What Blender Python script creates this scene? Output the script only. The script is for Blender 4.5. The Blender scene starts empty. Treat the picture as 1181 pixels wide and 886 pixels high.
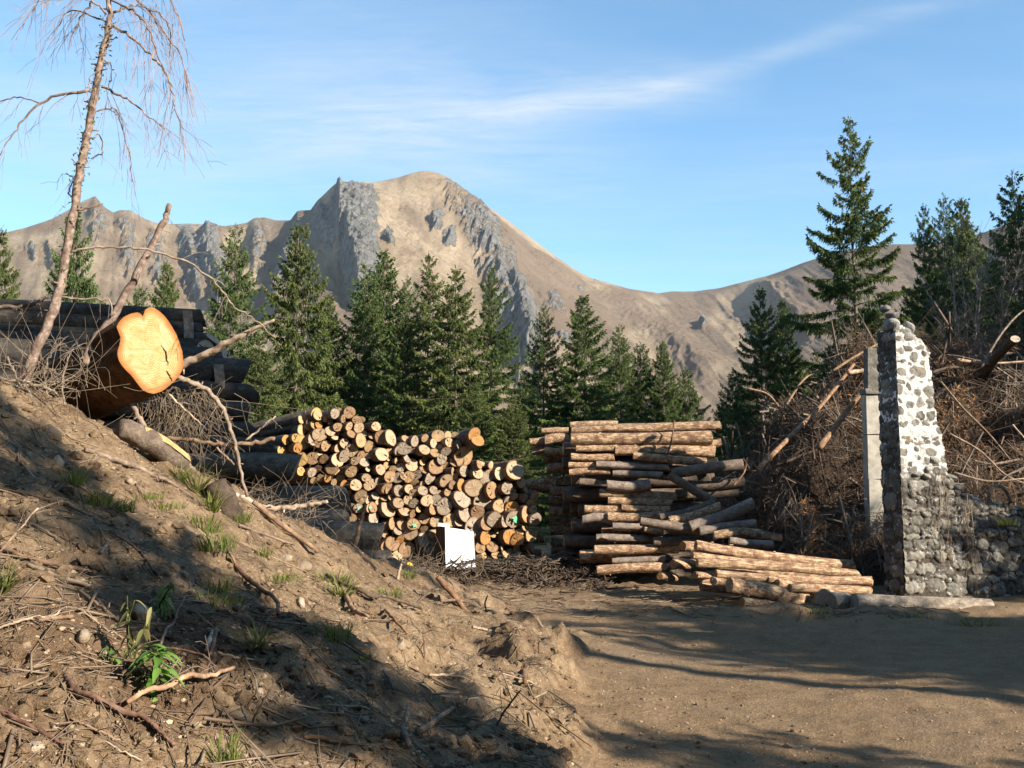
import bpy, math, random
import numpy as np
from mathutils import Vector, Matrix
R = math.radians
C = bpy.context.scene.collection
SC = bpy.context.scene

# ------------------------------------------------------------------ camera, sky, sun, exposure
F_PX, CX, CY, HORIZON = 1180.0, 590.5, 443.0, 560.0
PITCH = math.atan((HORIZON - CY) / F_PX)
EYE = 1.65
cam_data = bpy.data.cameras.new("camera")
cam_data.sensor_width = 36.0
cam_data.lens = F_PX / 1181.0 * 36.0
cam_data.clip_end = 20000.0
cam = bpy.data.objects.new("camera", cam_data)
cam.location = (0, 0, EYE)
cam.rotation_euler = (math.pi / 2 + PITCH, 0, 0)
C.objects.link(cam)
SC.camera = cam

SUN_AZ, SUN_EL = 55.0, 25.0            # azimuth measured from straight behind the camera towards the right
TO_SUN = Vector((math.sin(R(SUN_AZ)) * math.cos(R(SUN_EL)), -math.cos(R(SUN_AZ)) * math.cos(R(SUN_EL)), math.sin(R(SUN_EL))))
sun_data = bpy.data.lights.new("sun", 'SUN')
sun_data.energy = 5.0
sun_data.angle = R(0.5)
sun_data.color = (1.0, 0.90, 0.76)
sun = bpy.data.objects.new("sun", sun_data)
sun.rotation_euler = TO_SUN.to_track_quat('Z', 'Y').to_euler()
sun.location = (20, -20, 40)
C.objects.link(sun)

world = bpy.data.worlds.new("World")
SC.world = world
world.use_nodes = True
SKY_STRENGTH = 0.085
SC.view_settings.view_transform = 'Standard'
SC.view_settings.look = 'None'
SC.view_settings.exposure = 1.32
SC.view_settings.gamma = 1.0
SC.view_settings.use_curve_mapping = False
SC.cycles.max_bounces = 6
SC.cycles.diffuse_bounces = 3
SC.cycles.glossy_bounces = 2
SC.cycles.transmission_bounces = 2
SC.cycles.volume_bounces = 1
SC.cycles.caustics_reflective = False
SC.cycles.caustics_refractive = False


def build_world():
    nt = world.node_tree
    nt.nodes.clear()
    N, L = nt.nodes.new, nt.links.new
    out = N('ShaderNodeOutputWorld')
    bg = N('ShaderNodeBackground')
    bg.inputs['Strength'].default_value = SKY_STRENGTH
    sky = N('ShaderNodeTexSky')
    sky.sky_type = 'NISHITA'
    sky.sun_disc = False
    sky.sun_elevation = R(SUN_EL)
    sky.sun_rotation = R(180 - SUN_AZ)
    sky.altitude = 1300
    sky.air_density = 1.0
    sky.dust_density = 0.2
    sky.ozone_density = 3.0
    tc = N('ShaderNodeTexCoord')
    sep = N('ShaderNodeSeparateXYZ')
    L(tc.outputs['Generated'], sep.inputs[0])

    def m(op, a, b=None, c=None):
        n = N('ShaderNodeMath')
        n.operation = op
        for i, v in enumerate((a, b, c)):
            if v is None:
                continue
            if isinstance(v, (int, float)):
                n.inputs[i].default_value = v
            else:
                L(v, n.inputs[i])
        return n.outputs[0]
    # cirrus on a high flat layer: q = direction.xy / direction.z
    z = m('MAXIMUM', sep.outputs[2], 0.05)
    qx = m('DIVIDE', sep.outputs[0], z)
    qy = m('DIVIDE', sep.outputs[1], z)
    comb = N('ShaderNodeCombineXYZ')
    L(qx, comb.inputs[0]); L(qy, comb.inputs[1])

    def noise(scale, rot, stretch, detail, rough, dist=0.0, off=(0, 0, 0)):
        mp = N('ShaderNodeMapping')
        mp.inputs['Rotation'].default_value = (0, 0, rot)
        mp.inputs['Scale'].default_value = (stretch[0], stretch[1], 1)
        mp.inputs['Location'].default_value = off
        L(comb.outputs[0], mp.inputs[0])
        n = N('ShaderNodeTexNoise')
        n.inputs['Scale'].default_value = scale
        n.inputs['Detail'].default_value = detail
        n.inputs['Roughness'].default_value = rough
        n.inputs['Distortion'].default_value = dist
        L(mp.outputs[0], n.inputs['Vector'])
        return n.outputs[0]

    def ramp(v, lo, hi):
        n = N('ShaderNodeMapRange')
        n.interpolation_type = 'SMOOTHSTEP'
        n.inputs[1].default_value = lo
        n.inputs[2].default_value = hi
        L(v, n.inputs[0])
        return n.outputs[0]
    warp = noise(1.1, 0.3, (1, 1), 3, 0.55)
    wq = m('ADD', qy, m('MULTIPLY', m('SUBTRACT', warp, 0.5), 0.5))

    def band(p, q, width, fade0, fade1):
        # a soft streak along the line p -> q in the layer
        dx, dy = q[0] - p[0], q[1] - p[1]
        ln = math.hypot(dx, dy)
        nx, ny = -dy / ln, dx / ln
        d = m('SUBTRACT', m('ADD', m('MULTIPLY', qx, nx), m('MULTIPLY', wq, ny)), p[0] * nx + p[1] * ny)
        t = m('SUBTRACT', m('ADD', m('MULTIPLY', qx, dx / ln), m('MULTIPLY', qy, dy / ln)), (p[0] * dx + p[1] * dy) / ln)
        g = m('POWER', 2.718, m('MULTIPLY', m('MULTIPLY', d, d), -1.0 / (width * width)))
        a = ramp(t, -fade0, fade0 * 0.6)
        b = m('SUBTRACT', 1.0, ramp(t, ln, ln + fade1))
        return m('MULTIPLY', g, m('MULTIPLY', a, b))
    st = noise(2.2, R(34), (0.6, 1.9), 8, 0.66, 0.9)
    fine = noise(5.0, R(38), (0.6, 2.2), 9, 0.70, 1.4)
    streak = m('ADD', m('MULTIPLY', st, 0.6), m('MULTIPLY', fine, 0.4))
    b1 = m('MULTIPLY', band((-0.50, 2.90), (0.30, 2.52), 0.15, 0.40, 0.4), ramp(streak, 0.22, 0.75))
    b2 = m('MULTIPLY', band((0.35, 2.52), (0.98, 1.95), 0.055, 0.4, 0.4), ramp(streak, 0.22, 0.70))
    wide = m('MULTIPLY', ramp(noise(0.55, R(20), (0.7, 1.5), 5, 0.6, 0.4, (1.7, 0.3, 0)), 0.36, 0.75), ramp(streak, 0.12, 0.85))
    b3 = m('MULTIPLY', band((-1.5, 3.0), (-0.25, 2.85), 0.75, 0.8, 0.8), ramp(streak, 0.12, 0.8))
    mask = m('MINIMUM', m('ADD', m('ADD', m('MULTIPLY', b1, 0.58), m('MULTIPLY', b2, 0.30)),
                          m('ADD', m('MULTIPLY', wide, 0.36), m('MULTIPLY', b3, 0.50))), 0.8)
    mask = m('MULTIPLY', mask, ramp(sep.outputs[2], 0.02, 0.2))
    hs = N('ShaderNodeHueSaturation')
    hs.inputs['Hue'].default_value = 0.487
    hs.inputs['Saturation'].default_value = 1.10
    hs.inputs['Value'].default_value = 1.26
    L(sky.outputs[0], hs.inputs['Color'])
    mix = N('ShaderNodeMix')
    mix.data_type = 'RGBA'
    L(mask, mix.inputs['Factor'])
    L(hs.outputs[0], mix.inputs['A'])
    mix.inputs['B'].default_value = (4.0, 4.35, 4.7, 1)
    L(mix.outputs['Result'], bg.inputs['Color'])
    L(bg.outputs[0], out.inputs[0])


build_world()

# ------------------------------------------------------------------ small helpers
PIX = F_PX


def ray(px, py):
    a, b = (px - CX) / F_PX, (CY - py) / F_PX
    cp, sp = math.cos(PITCH), math.sin(PITCH)
    return Vector((a, cp - b * sp, sp + b * cp))


def at(px, py, Y):
    d = ray(px, py)
    s = Y / d.y
    return Vector((d.x * s, Y, EYE + d.z * s))


def tagged(o, label=None, cat=None, group=None, kind=None):
    if label: o["label"] = label
    if cat: o["category"] = cat
    if group: o["group"] = group
    if kind: o["kind"] = kind
    return o


class MB:
    """collects geometry for ONE mesh object"""

    def __init__(self):
        self.v, self.f, self.n = [], [], 0
        self.attr = []

    def add(self, verts, faces, val=None):
        verts = np.asarray(verts, dtype=np.float64).reshape(-1, 3)
        self.v.append(verts)
        if len(faces):
            k = len(faces[0]) if not isinstance(faces, np.ndarray) else faces.shape[1]
            if isinstance(faces, np.ndarray) or all(len(f) == k for f in faces):
                self.f.append(np.asarray(faces, dtype=np.int64) + self.n)
            else:
                by = {}
                for f in faces:
                    by.setdefault(len(f), []).append(f)
                for fs in by.values():
                    self.f.append(np.asarray(fs, dtype=np.int64) + self.n)
        self.n += len(verts)
        if val is not None:
            self.attr.append(np.full(len(verts), val) if np.isscalar(val) else np.asarray(val))

    def mesh(self, name, smooth=True, attr=None):
        me = bpy.data.meshes.new(name)
        if not self.v:
            return me
        v = np.concatenate(self.v)
        loops = np.concatenate([f.ravel() for f in self.f])
        sizes = np.concatenate([np.full(len(f), f.shape[1]) for f in self.f])
        starts = np.concatenate([[0], np.cumsum(sizes)[:-1]])
        me.vertices.add(len(v))
        me.vertices.foreach_set("co", v.ravel())
        me.loops.add(len(loops))
        me.loops.foreach_set("vertex_index", loops)
        me.polygons.add(len(sizes))
        me.polygons.foreach_set("loop_start", starts)
        me.update(calc_edges=True)
        me.validate()
        me.polygons.foreach_set("use_smooth", np.full(len(me.polygons), smooth))
        if self.attr and attr:
            a = me.attributes.new(attr, 'FLOAT', 'POINT')
            a.data.foreach_set("value", np.concatenate(self.attr))
        return me

    def build(self, name, mat, parent=None, smooth=True, loc=None, attr=None):
        me = self.mesh(name, smooth, attr)
        if loc is not None:
            me.transform(Matrix.Translation(-Vector(loc)))
        me.materials.append(mat)
        o = bpy.data.objects.new(name, me)
        C.objects.link(o)
        if parent is not None:
            o.parent = parent
        elif loc is not None:
            o.location = loc
        return o


def empty(name, loc=(0, 0, 0)):
    o = bpy.data.objects.new(name, None)
    o.location = loc
    C.objects.link(o)
    return o


def frame_of(t):
    t = t / (np.linalg.norm(t) + 1e-12)
    up = np.array([0, 0, 1.0]) if abs(t[2]) < 0.9 else np.array([1.0, 0, 0])
    a = np.cross(up, t); a /= np.linalg.norm(a)
    b = np.cross(t, a)
    return a, b


def tube(mb, pts, radii, sides=6, cap=True, rough=0.0, rng=None, val=None):
    pts = np.asarray([tuple(p) for p in pts], dtype=float)
    n = len(pts)
    radii = np.full(n, radii) if np.isscalar(radii) else np.asarray(radii, dtype=float)
    if len(radii) != n:
        radii = np.interp(np.linspace(0, 1, n), np.linspace(0, 1, len(radii)), radii)
    tang = np.gradient(pts, axis=0)
    ang = np.linspace(0, 2 * math.pi, sides, endpoint=False)
    vs = []
    a, b = frame_of(tang[0])
    for i in range(n):
        t = tang[i] / (np.linalg.norm(tang[i]) + 1e-12)
        a = a - t * np.dot(a, t)
        a /= (np.linalg.norm(a) + 1e-12)
        b = np.cross(t, a)
        r = np.full(sides, radii[i])
        if rough and rng is not None:
            r = r * (1 + rough * rng.uniform(-1, 1, sides))
        vs.append(pts[i] + np.outer(np.cos(ang) * r, a) + np.outer(np.sin(ang) * r, b))
    vs = np.concatenate(vs)
    i = np.arange(n - 1)[:, None] * sides
    j = np.arange(sides)[None, :]
    j2 = (j + 1) % sides
    q = np.stack([i + j, i + j2, i + sides + j2, i + sides + j], -1).reshape(-1, 4)
    mb.add(vs, q, val)
    if cap:
        c = np.arange(sides)
        mb.f.append((c[::-1][None, :]) + mb.n - len(vs))
        mb.f.append((c[None, :]) + mb.n - sides)


def smooth_path(pts, n=None, jitter=0.0, rng=None):
    """Catmull-Rom through the points"""
    p = np.asarray([tuple(q) for q in pts], dtype=float)
    if len(p) == 2:
        p = np.array([p[0], (p[0] + p[1]) / 2, p[1]])
    e = np.concatenate([[2 * p[0] - p[1]], p, [2 * p[-1] - p[-2]]])
    n = n or 5
    out = []
    for i in range(len(p) - 1):
        a, b, c, d = e[i], e[i + 1], e[i + 2], e[i + 3]
        for t in np.linspace(0, 1, n, endpoint=False):
            out.append(0.5 * ((2 * b) + (-a + c) * t + (2 * a - 5 * b + 4 * c - d) * t * t + (-a + 3 * b - 3 * c + d) * t ** 3))
    out.append(p[-1])
    out = np.array(out)
    if jitter and rng is not None:
        out[1:-1] += rng.normal(0, jitter, out[1:-1].shape)
    return out


def _hash(ix, iy, seed):
    h = (ix.astype(np.int64) * 374761393 + iy.astype(np.int64) * 668265263 + seed * 1442695041) & 0xFFFFFFFF
    h = ((h ^ (h >> 13)) * 1274126177) & 0xFFFFFFFF
    h = h ^ (h >> 16)
    return (h & 0xFFFF) / 65535.0


def noise2(x, y, seed=0):
    x = np.asarray(x, dtype=float); y = np.asarray(y, dtype=float)
    ix, iy = np.floor(x), np.floor(y)
    fx, fy = x - ix, y - iy

    def g(i, j):
        a = _hash(ix + i, iy + j, seed) * 2 * math.pi
        return np.cos(a) * (fx - i) + np.sin(a) * (fy - j)
    u, v = fx ** 3 * (fx * (fx * 6 - 15) + 10), fy ** 3 * (fy * (fy * 6 - 15) + 10)
    return ((g(0, 0) * (1 - u) + g(1, 0) * u) * (1 - v) + (g(0, 1) * (1 - u) + g(1, 1) * u) * v) * 1.5


def fbm(x, y, octaves=4, seed=0, gain=0.5, ridged=False):
    s, a, f = 0, 1.0, 1.0
    for k in range(octaves):
        n = noise2(np.asarray(x) * f + 17.3 * k, np.asarray(y) * f - 9.1 * k, seed + k)
        if ridged:
            n = 1 - 2 * np.abs(n)
        s = s + a * n
        a *= gain
        f *= 2.03
    return s


def sstep(x, a, b):
    t = np.clip((np.asarray(x, dtype=float) - a) / (b - a), 0, 1)
    return t * t * (3 - 2 * t)


def ico(sub=1):
    import bmesh
    bm = bmesh.new()
    bmesh.ops.create_icosphere(bm, subdivisions=sub, radius=1)
    v = np.array([p.co[:] for p in bm.verts])
    f = np.array([[q.index for q in p.verts] for p in bm.faces])
    bm.free()
    return v, f


ICO1, ICO2, ICO3 = ico(1), ico(2), ico(3)


def rock(mb, center, radii, rng, base=ICO2, amp=0.28, rot=None, val=None):
    v, f = base
    v = v.copy()
    # chop with random planes for angular stone, then noise
    for _ in range(7):
        n = rng.normal(size=3); n /= np.linalg.norm(n)
        d = rng.uniform(0.55, 0.9)
        s = v @ n
        k = s > d
        v[k] -= np.outer((s[k] - d) * 0.9, n)
    v *= 1 + amp * 0.35 * rng.uniform(-1, 1, (len(v), 1))
    v *= np.asarray(radii)
    if rot is None:
        rot = Matrix.Rotation(rng.uniform(0, 6.28), 3, 'Z') @ Matrix.Rotation(rng.uniform(-.4, .4), 3, 'X')
    v = v @ np.array(rot).T + np.asarray(tuple(center))
    mb.add(v, f, val)


# ------------------------------------------------------------------ materials
class Nodes:
    def __init__(self, name):
        self.m = bpy.data.materials.new(name)
        self.m.use_nodes = True
        nt = self.m.node_tree
        nt.nodes.clear()
        self.nt = nt
        self.out = nt.nodes.new('ShaderNodeOutputMaterial')
        self.b = nt.nodes.new('ShaderNodeBsdfPrincipled')
        nt.links.new(self.b.outputs[0], self.out.inputs[0])
        self.tc = None

    def N(self, t):
        return self.nt.nodes.new(t)

    def L(self, a, b):
        if isinstance(a, (int, float)):
            b.default_value = a
        elif isinstance(a, tuple):
            b.default_value = a if len(a) == 4 else (*a, 1)
        else:
            self.nt.links.new(a, b)

    def coord(self, kind='Object', scale=(1, 1, 1), rot=(0, 0, 0)):
        if self.tc is None:
            self.tc = self.N('ShaderNodeTexCoord')
        mp = self.N('ShaderNodeMapping')
        mp.inputs['Scale'].default_value = scale
        mp.inputs['Rotation'].default_value = rot
        self.L(self.tc.outputs[kind], mp.inputs[0])
        return mp.outputs[0]

    def noise(self, vec, scale, detail=4, rough=0.55, dist=0, out=0):
        n = self.N('ShaderNodeTexNoise')
        n.inputs['Scale'].default_value = scale
        n.inputs['Detail'].default_value = detail
        n.inputs['Roughness'].default_value = rough
        n.inputs['Distortion'].default_value = dist
        self.L(vec, n.inputs['Vector'])
        return n.outputs[out]

    def voro(self, vec, scale, feature='F1', out='Distance'):
        n = self.N('ShaderNodeTexVoronoi')
        n.feature = feature
        n.inputs['Scale'].default_value = scale
        self.L(vec, n.inputs['Vector'])
        return n.outputs[out]

    def ramp(self, v, stops, interp='LINEAR'):
        n = self.N('ShaderNodeValToRGB')
        n.color_ramp.interpolation = interp
        e = n.color_ramp.elements
        while len(e) < len(stops):
            e.new(0.5)
        for k, (p, c) in enumerate(stops):
            e[k].position = p
            e[k].color = (*c, 1) if not isinstance(c, (int, float)) else (c, c, c, 1)
        self.L(v, n.inputs[0])
        return n.outputs[0]

    def rng(self, v, a, b, c=0.0, d=1.0):
        n = self.N('ShaderNodeMapRange')
        n.interpolation_type = 'SMOOTHSTEP'
        for i, q in enumerate((a, b, c, d)):
            n.inputs[i + 1].default_value = q
        self.L(v, n.inputs[0])
        return n.outputs[0]

    def math(self, op, a, b=0.0):
        n = self.N('ShaderNodeMath')
        n.operation = op
        self.L(a, n.inputs[0]); self.L(b, n.inputs[1])
        return n.outputs[0]

    def mix(self, f, a, b, blend='MIX'):
        n = self.N('ShaderNodeMix')
        n.data_type = 'RGBA'
        n.blend_type = blend
        self.L(f, n.inputs['Factor']); self.L(a, n.inputs['A']); self.L(b, n.inputs['B'])
        return n.outputs['Result']

    def attr(self, name, out='Fac'):
        n = self.N('ShaderNodeAttribute')
        n.attribute_name = name
        return n.outputs[out]

    def info(self, out):
        return self.N('ShaderNodeObjectInfo').outputs[out]

    def bump(self, h, strength=0.5, dist=0.02):
        n = self.N('ShaderNodeBump')
        n.inputs['Strength'].default_value = strength
        n.inputs['Distance'].default_value = dist
        self.L(h, n.inputs['Height'])
        self.L(n.outputs[0], self.b.inputs['Normal'])

    def done(self, color, rough=0.9, spec=0.2):
        self.L(color, self.b.inputs['Base Color'])
        self.L(rough, self.b.inputs['Roughness'])
        self.b.inputs['Specular IOR Level'].default_value = spec
        return self.m


def mat_soil():
    n = Nodes("soil")
    p = n.coord('Object')
    road = n.attr("road")
    far = n.attr("meadow")
    big = n.noise(p, 0.55, 5, 0.6)
    mid = n.noise(p, 3.2, 6, 0.65)
    fine = n.noise(p, 26, 5, 0.7)
    grit = n.noise(p, 95, 3, 0.7)
    bank = n.ramp(n.math('ADD', n.math('MULTIPLY', mid, 0.55), n.math('MULTIPLY', fine, 0.45)),
                  [(0.30, (0.060, 0.038, 0.022)), (0.44, (0.155, 0.104, 0.061)), (0.58, (0.27, 0.192, 0.118)), (0.76, (0.40, 0.305, 0.20))])
    darkp = n.rng(big, 0.52, 0.66)
    bank = n.mix(n.math('MULTIPLY', darkp, 0.75), bank, n.mix(fine, (0.075, 0.045, 0.026), (0.17, 0.105, 0.06)))
    rd = n.ramp(n.math('ADD', n.math('MULTIPLY', mid, 0.5), n.math('MULTIPLY', fine, 0.5)),
                [(0.32, (0.135, 0.087, 0.048)), (0.5, (0.22, 0.147, 0.084)), (0.7, (0.31, 0.218, 0.130))])
    rd = n.mix(n.rng(big, 0.45, 0.7, 0, 0.45), rd, (0.25, 0.19, 0.13))
    col = n.mix(road, bank, rd)
    peb = n.voro(p, 38, 'F1', 'Color')
    pd = n.voro(p, 38, 'F1', 'Distance')
    sepc = n.N('ShaderNodeSeparateColor'); n.L(peb, sepc.inputs[0])
    pm = n.math('MULTIPLY', n.rng(sepc.outputs[0], 0.86, 0.88), n.rng(pd, 0.30, 0.22))
    col = n.mix(n.math('MULTIPLY', pm, 0.75), col, (0.46, 0.37, 0.26))
    speck = n.rng(grit, 0.62, 0.72)
    col = n.mix(n.math('MULTIPLY', speck, 0.5), col, (0.42, 0.32, 0.21))
    dk = n.rng(grit, 0.40, 0.30)
    col = n.mix(n.math('MULTIPLY', dk, 0.55), col, (0.07, 0.045, 0.028))
    grass = n.ramp(n.noise(p, 0.8, 6, 0.7), [(0.3, (0.05, 0.06, 0.02)), (0.6, (0.14, 0.12, 0.05)), (0.8, (0.2, 0.15, 0.08))])
    col = n.mix(far, col, grass)
    h = n.math('ADD', n.math('MULTIPLY', fine, 1.0), n.math('ADD', n.math('MULTIPLY', grit, 0.45), n.math('MULTIPLY', mid, 0.9)))
    h = n.math('ADD', h, n.math('MULTIPLY', pm, 0.5))
    n.bump(h, 0.75, 0.045)
    return n.done(col, 0.95, 0.1)


def mat_mountain():
    n = Nodes("mountain_turf_and_rock")
    p = n.coord('Object')
    rk = n.attr("rock"); heath = n.attr("heath"); pale = n.attr("pale")
    big = n.noise(p, 0.006, 6, 0.6)
    mid = n.noise(p, 0.035, 7, 0.7)
    turf = n.ramp(mid, [(0.30, (0.31, 0.236, 0.155)), (0.5, (0.47, 0.366, 0.248)), (0.72, (0.57, 0.46, 0.325))])
    turf = n.mix(n.rng(big, 0.4, 0.65, 0, 0.55), turf, (0.24, 0.165, 0.10))
    hm = n.rng(n.math('ADD', heath, n.math('MULTIPLY', n.math('SUBTRACT', mid, 0.5), 0.9)), 0.35, 0.75)
    turf = n.mix(n.math('MULTIPLY', hm, 0.65), turf, (0.16, 0.115, 0.088))
    turf = n.mix(n.math('MULTIPLY', pale, 0.8), turf, (0.46, 0.36, 0.24))
    turf = n.mix(n.rng(n.noise(p, 0.16, 5, 0.75), 0.54, 0.70, 0, 0.5), turf, (0.17, 0.125, 0.085))
    turf = n.mix(n.rng(n.noise(p, 0.05, 6, 0.8), 0.60, 0.72, 0, 0.55), turf, (0.42, 0.38, 0.33))
    rocky = n.ramp(n.noise(p, 0.075, 9, 0.8, 0.8), [(0.34, (0.10, 0.097, 0.09)), (0.46, (0.27, 0.26, 0.24)), (0.58, (0.42, 0.405, 0.375)), (0.72, (0.56, 0.54, 0.50))])
    rm = n.rng(n.math('ADD', rk, n.math('MULTIPLY', n.math('SUBTRACT', n.noise(p, 0.08, 6, 0.7), 0.5), 0.8)), 0.36, 0.54)
    col = n.mix(rm, turf, rocky)
    n.bump(n.math('ADD', n.noise(p, 0.05, 9, 0.8), n.math('MULTIPLY', rm, n.noise(p, 0.12, 8, 0.85))), 1.0, 16.0)
    return n.done(col, 0.95, 0.05)


def mat_bark(name, stops, peel=0.0, peel_col=(0.55, 0.40, 0.2), scale=(1, 1, 1), tint=True):
    n = Nodes(name)
    p = n.coord('Object', scale)
    geo = n.N('ShaderNodeNewGeometry')
    rnd = n.info('Random')
    w = n.N('ShaderNodeVectorMath'); w.operation = 'ADD'
    comb = n.N('ShaderNodeCombineXYZ')
    n.L(n.math('MULTIPLY', rnd, 37.0), comb.inputs[0]); n.L(n.math('MULTIPLY', rnd, 91.0), comb.inputs[2])
    n.L(geo.outputs['Position'], w.inputs[0]); n.L(comb.outputs[0], w.inputs[1])
    q = w.outputs[0]
    a = n.noise(q, 9, 6, 0.7)
    b = n.noise(q, 42, 5, 0.7)
    s = n.noise(p, 2.2, 7, 0.68)
    col = n.ramp(n.math('ADD', n.math('MULTIPLY', a, 0.5), n.math('ADD', n.math('MULTIPLY', b, 0.25), n.math('MULTIPLY', s, 0.25))), stops)
    if peel > 0:
        pn = n.math('ADD', n.math('MULTIPLY', s, 0.75), n.math('MULTIPLY', a, 0.25))
        pm = n.rng(pn, 0.70 - peel, 0.74 - peel)
        col = n.mix(n.math('MULTIPLY', pm, 0.9), col, n.mix(b, peel_col, tuple(c * 0.72 for c in peel_col)))
    if tint:
        col = n.mix(1.0, col, n.info('Color'), 'MULTIPLY')
    n.bump(n.math('ADD', n.math('MULTIPLY', b, 0.6), a), 0.7, 0.03)
    return n.done(col, 0.9, 0.15)


def mat_cut_wood():
    n = Nodes("sawn_wood_end")
    p = n.coord('Object')
    sep = n.N('ShaderNodeSeparateXYZ'); n.L(p, sep.inputs[0])
    flat = n.N('ShaderNodeCombineXYZ'); n.L(sep.outputs[0], flat.inputs[0]); n.L(sep.outputs[1], flat.inputs[1])
    rnd = n.info('Random')
    n.L(n.math('MULTIPLY', rnd, 50.0), flat.inputs[2])
    wob = n.noise(flat.outputs[0], 1.6, 3, 0.6)
    rad = n.math('SQRT', n.math('ADD', n.math('MULTIPLY', sep.outputs[0], sep.outputs[0]), n.math('MULTIPLY', sep.outputs[1], sep.outputs[1])))
    rr = n.math('ADD', rad, n.math('MULTIPLY', wob, 0.35))
    rings = n.math('SINE', n.math('MULTIPLY', rr, 62.0))
    base = n.info('Color')
    col = n.mix(n.rng(rings, -1, 1, 0.0, 0.30), base, n.mix(1.0, base, (0.55, 0.45, 0.36), 'MULTIPLY'))
    blot = n.noise(flat.outputs[0], 1.9, 5, 0.7, 1.0)
    col = n.mix(n.rng(blot, 0.45, 0.72, 0, 0.6), col, n.mix(1.0, base, (0.52, 0.50, 0.50), 'MULTIPLY'))
    blot2 = n.noise(flat.outputs[0], 3.5, 4, 0.6)
    col = n.mix(n.rng(blot2, 0.58, 0.72, 0, 0.55), col, (0.46, 0.36, 0.245))
    rimc = n.rng(rad, 0.70, 0.93, 0.0, 0.55)
    col = n.mix(rimc, col, n.mix(1.0, base, (0.72, 0.50, 0.30), 'MULTIPLY'))
    core = n.rng(rad, 0.12, 0.45, 0.35, 0.0)
    col = n.mix(core, col, n.mix(1.0, base, (0.62, 0.45, 0.32), 'MULTIPLY'))
    # drying cracks: thin radial lines
    ang = n.math('ARCTAN2', sep.outputs[1], sep.outputs[0])
    cr = n.math('ABSOLUTE', n.math('SINE', n.math('ADD', n.math('MULTIPLY', ang, 1.5), n.math('ADD', n.math('MULTIPLY', rnd, 20.0), n.math('MULTIPLY', wob, 1.2)))))
    crm = n.math('MULTIPLY', n.rng(cr, 0.05, 0.015), n.rng(rad, 0.75, 0.4))
    col = n.mix(n.math('MULTIPLY', crm, 0.6), col, (0.05, 0.03, 0.02))
    n.bump(n.math('ADD', n.math('MULTIPLY', rings, 0.15), n.noise(p, 12, 4, 0.7)), 0.4, 0.01)
    return n.done(col, 0.75, 0.2)


def mat_simple(name, stops, scale=8, detail=5, rough=0.9, bump=0.3, bdist=0.01, kind='Object', tint=False, spec=0.2):
    n = Nodes(name)
    p = n.coord(kind)
    a = n.noise(p, scale, detail, 0.65)
    col = n.ramp(a, stops)
    if tint:
        col = n.mix(1.0, col, n.info('Color'), 'MULTIPLY')
    if bump:
        n.bump(n.noise(p, scale * 3, 5, 0.7), bump, bdist)
    return n.done(col, rough, spec)


def mat_needles(name, dark, mid, light, trans=0.25):
    n = Nodes(name)
    geo = n.N('ShaderNodeNewGeometry')
    v = n.attr("tone")
    rnd = n.info('Random')
    big = n.noise(n.coord('Object'), 0.9, 3, 0.6)
    f = n.math('ADD', n.math('MULTIPLY', v, 0.55), n.math('MULTIPLY', big, 0.45))
    col = n.ramp(f, [(0.22, dark), (0.5, mid), (0.78, light)])
    col = n.mix(n.math('MULTIPLY', rnd, 0.35), col, n.mix(1.0, col, (1.25, 1.05, 0.7), 'MULTIPLY'))
    col = n.mix(n.rng(v, 1.3, 1.6), col, (0.15, 0.085, 0.045))
    n.done(col, 0.65, 0.25)
    tr = n.N('ShaderNodeBsdfTranslucent')
    n.L(col, tr.inputs[0])
    mx = n.N('ShaderNodeMixShader')
    mx.inputs[0].default_value = trans
    n.nt.links.new(n.b.outputs[0], mx.inputs[1])
    n.nt.links.new(tr.outputs[0], mx.inputs[2])
    n.nt.links.new(mx.outputs[0], n.out.inputs[0])
    return n.m


def mat_stone(name, stops, lichen=0.4):
    n = Nodes(name)
    p = n.coord('Object')
    a = n.noise(p, 5, 6, 0.7)
    b = n.noise(p, 28, 5, 0.75)
    t = n.attr("tone")
    col = n.ramp(n.math('ADD', n.math('MULTIPLY', a, 0.35), n.math('ADD', n.math('MULTIPLY', b, 0.3), n.math('MULTIPLY', t, 0.35))), stops)
    li = n.math('MULTIPLY', n.rng(n.noise(p, 9, 6, 0.75, 0.8), 0.55, 0.64), lichen)
    col = n.mix(li, col, (0.62, 0.61, 0.57))
    dk = n.rng(n.noise(p, 13, 5, 0.7), 0.60, 0.72, 0, 0.6)
    col = n.mix(dk, col, (0.055, 0.05, 0.042))
    n.bump(n.math('ADD', a, b), 0.8, 0.03)
    return n.done(col, 0.92, 0.15)


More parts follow.
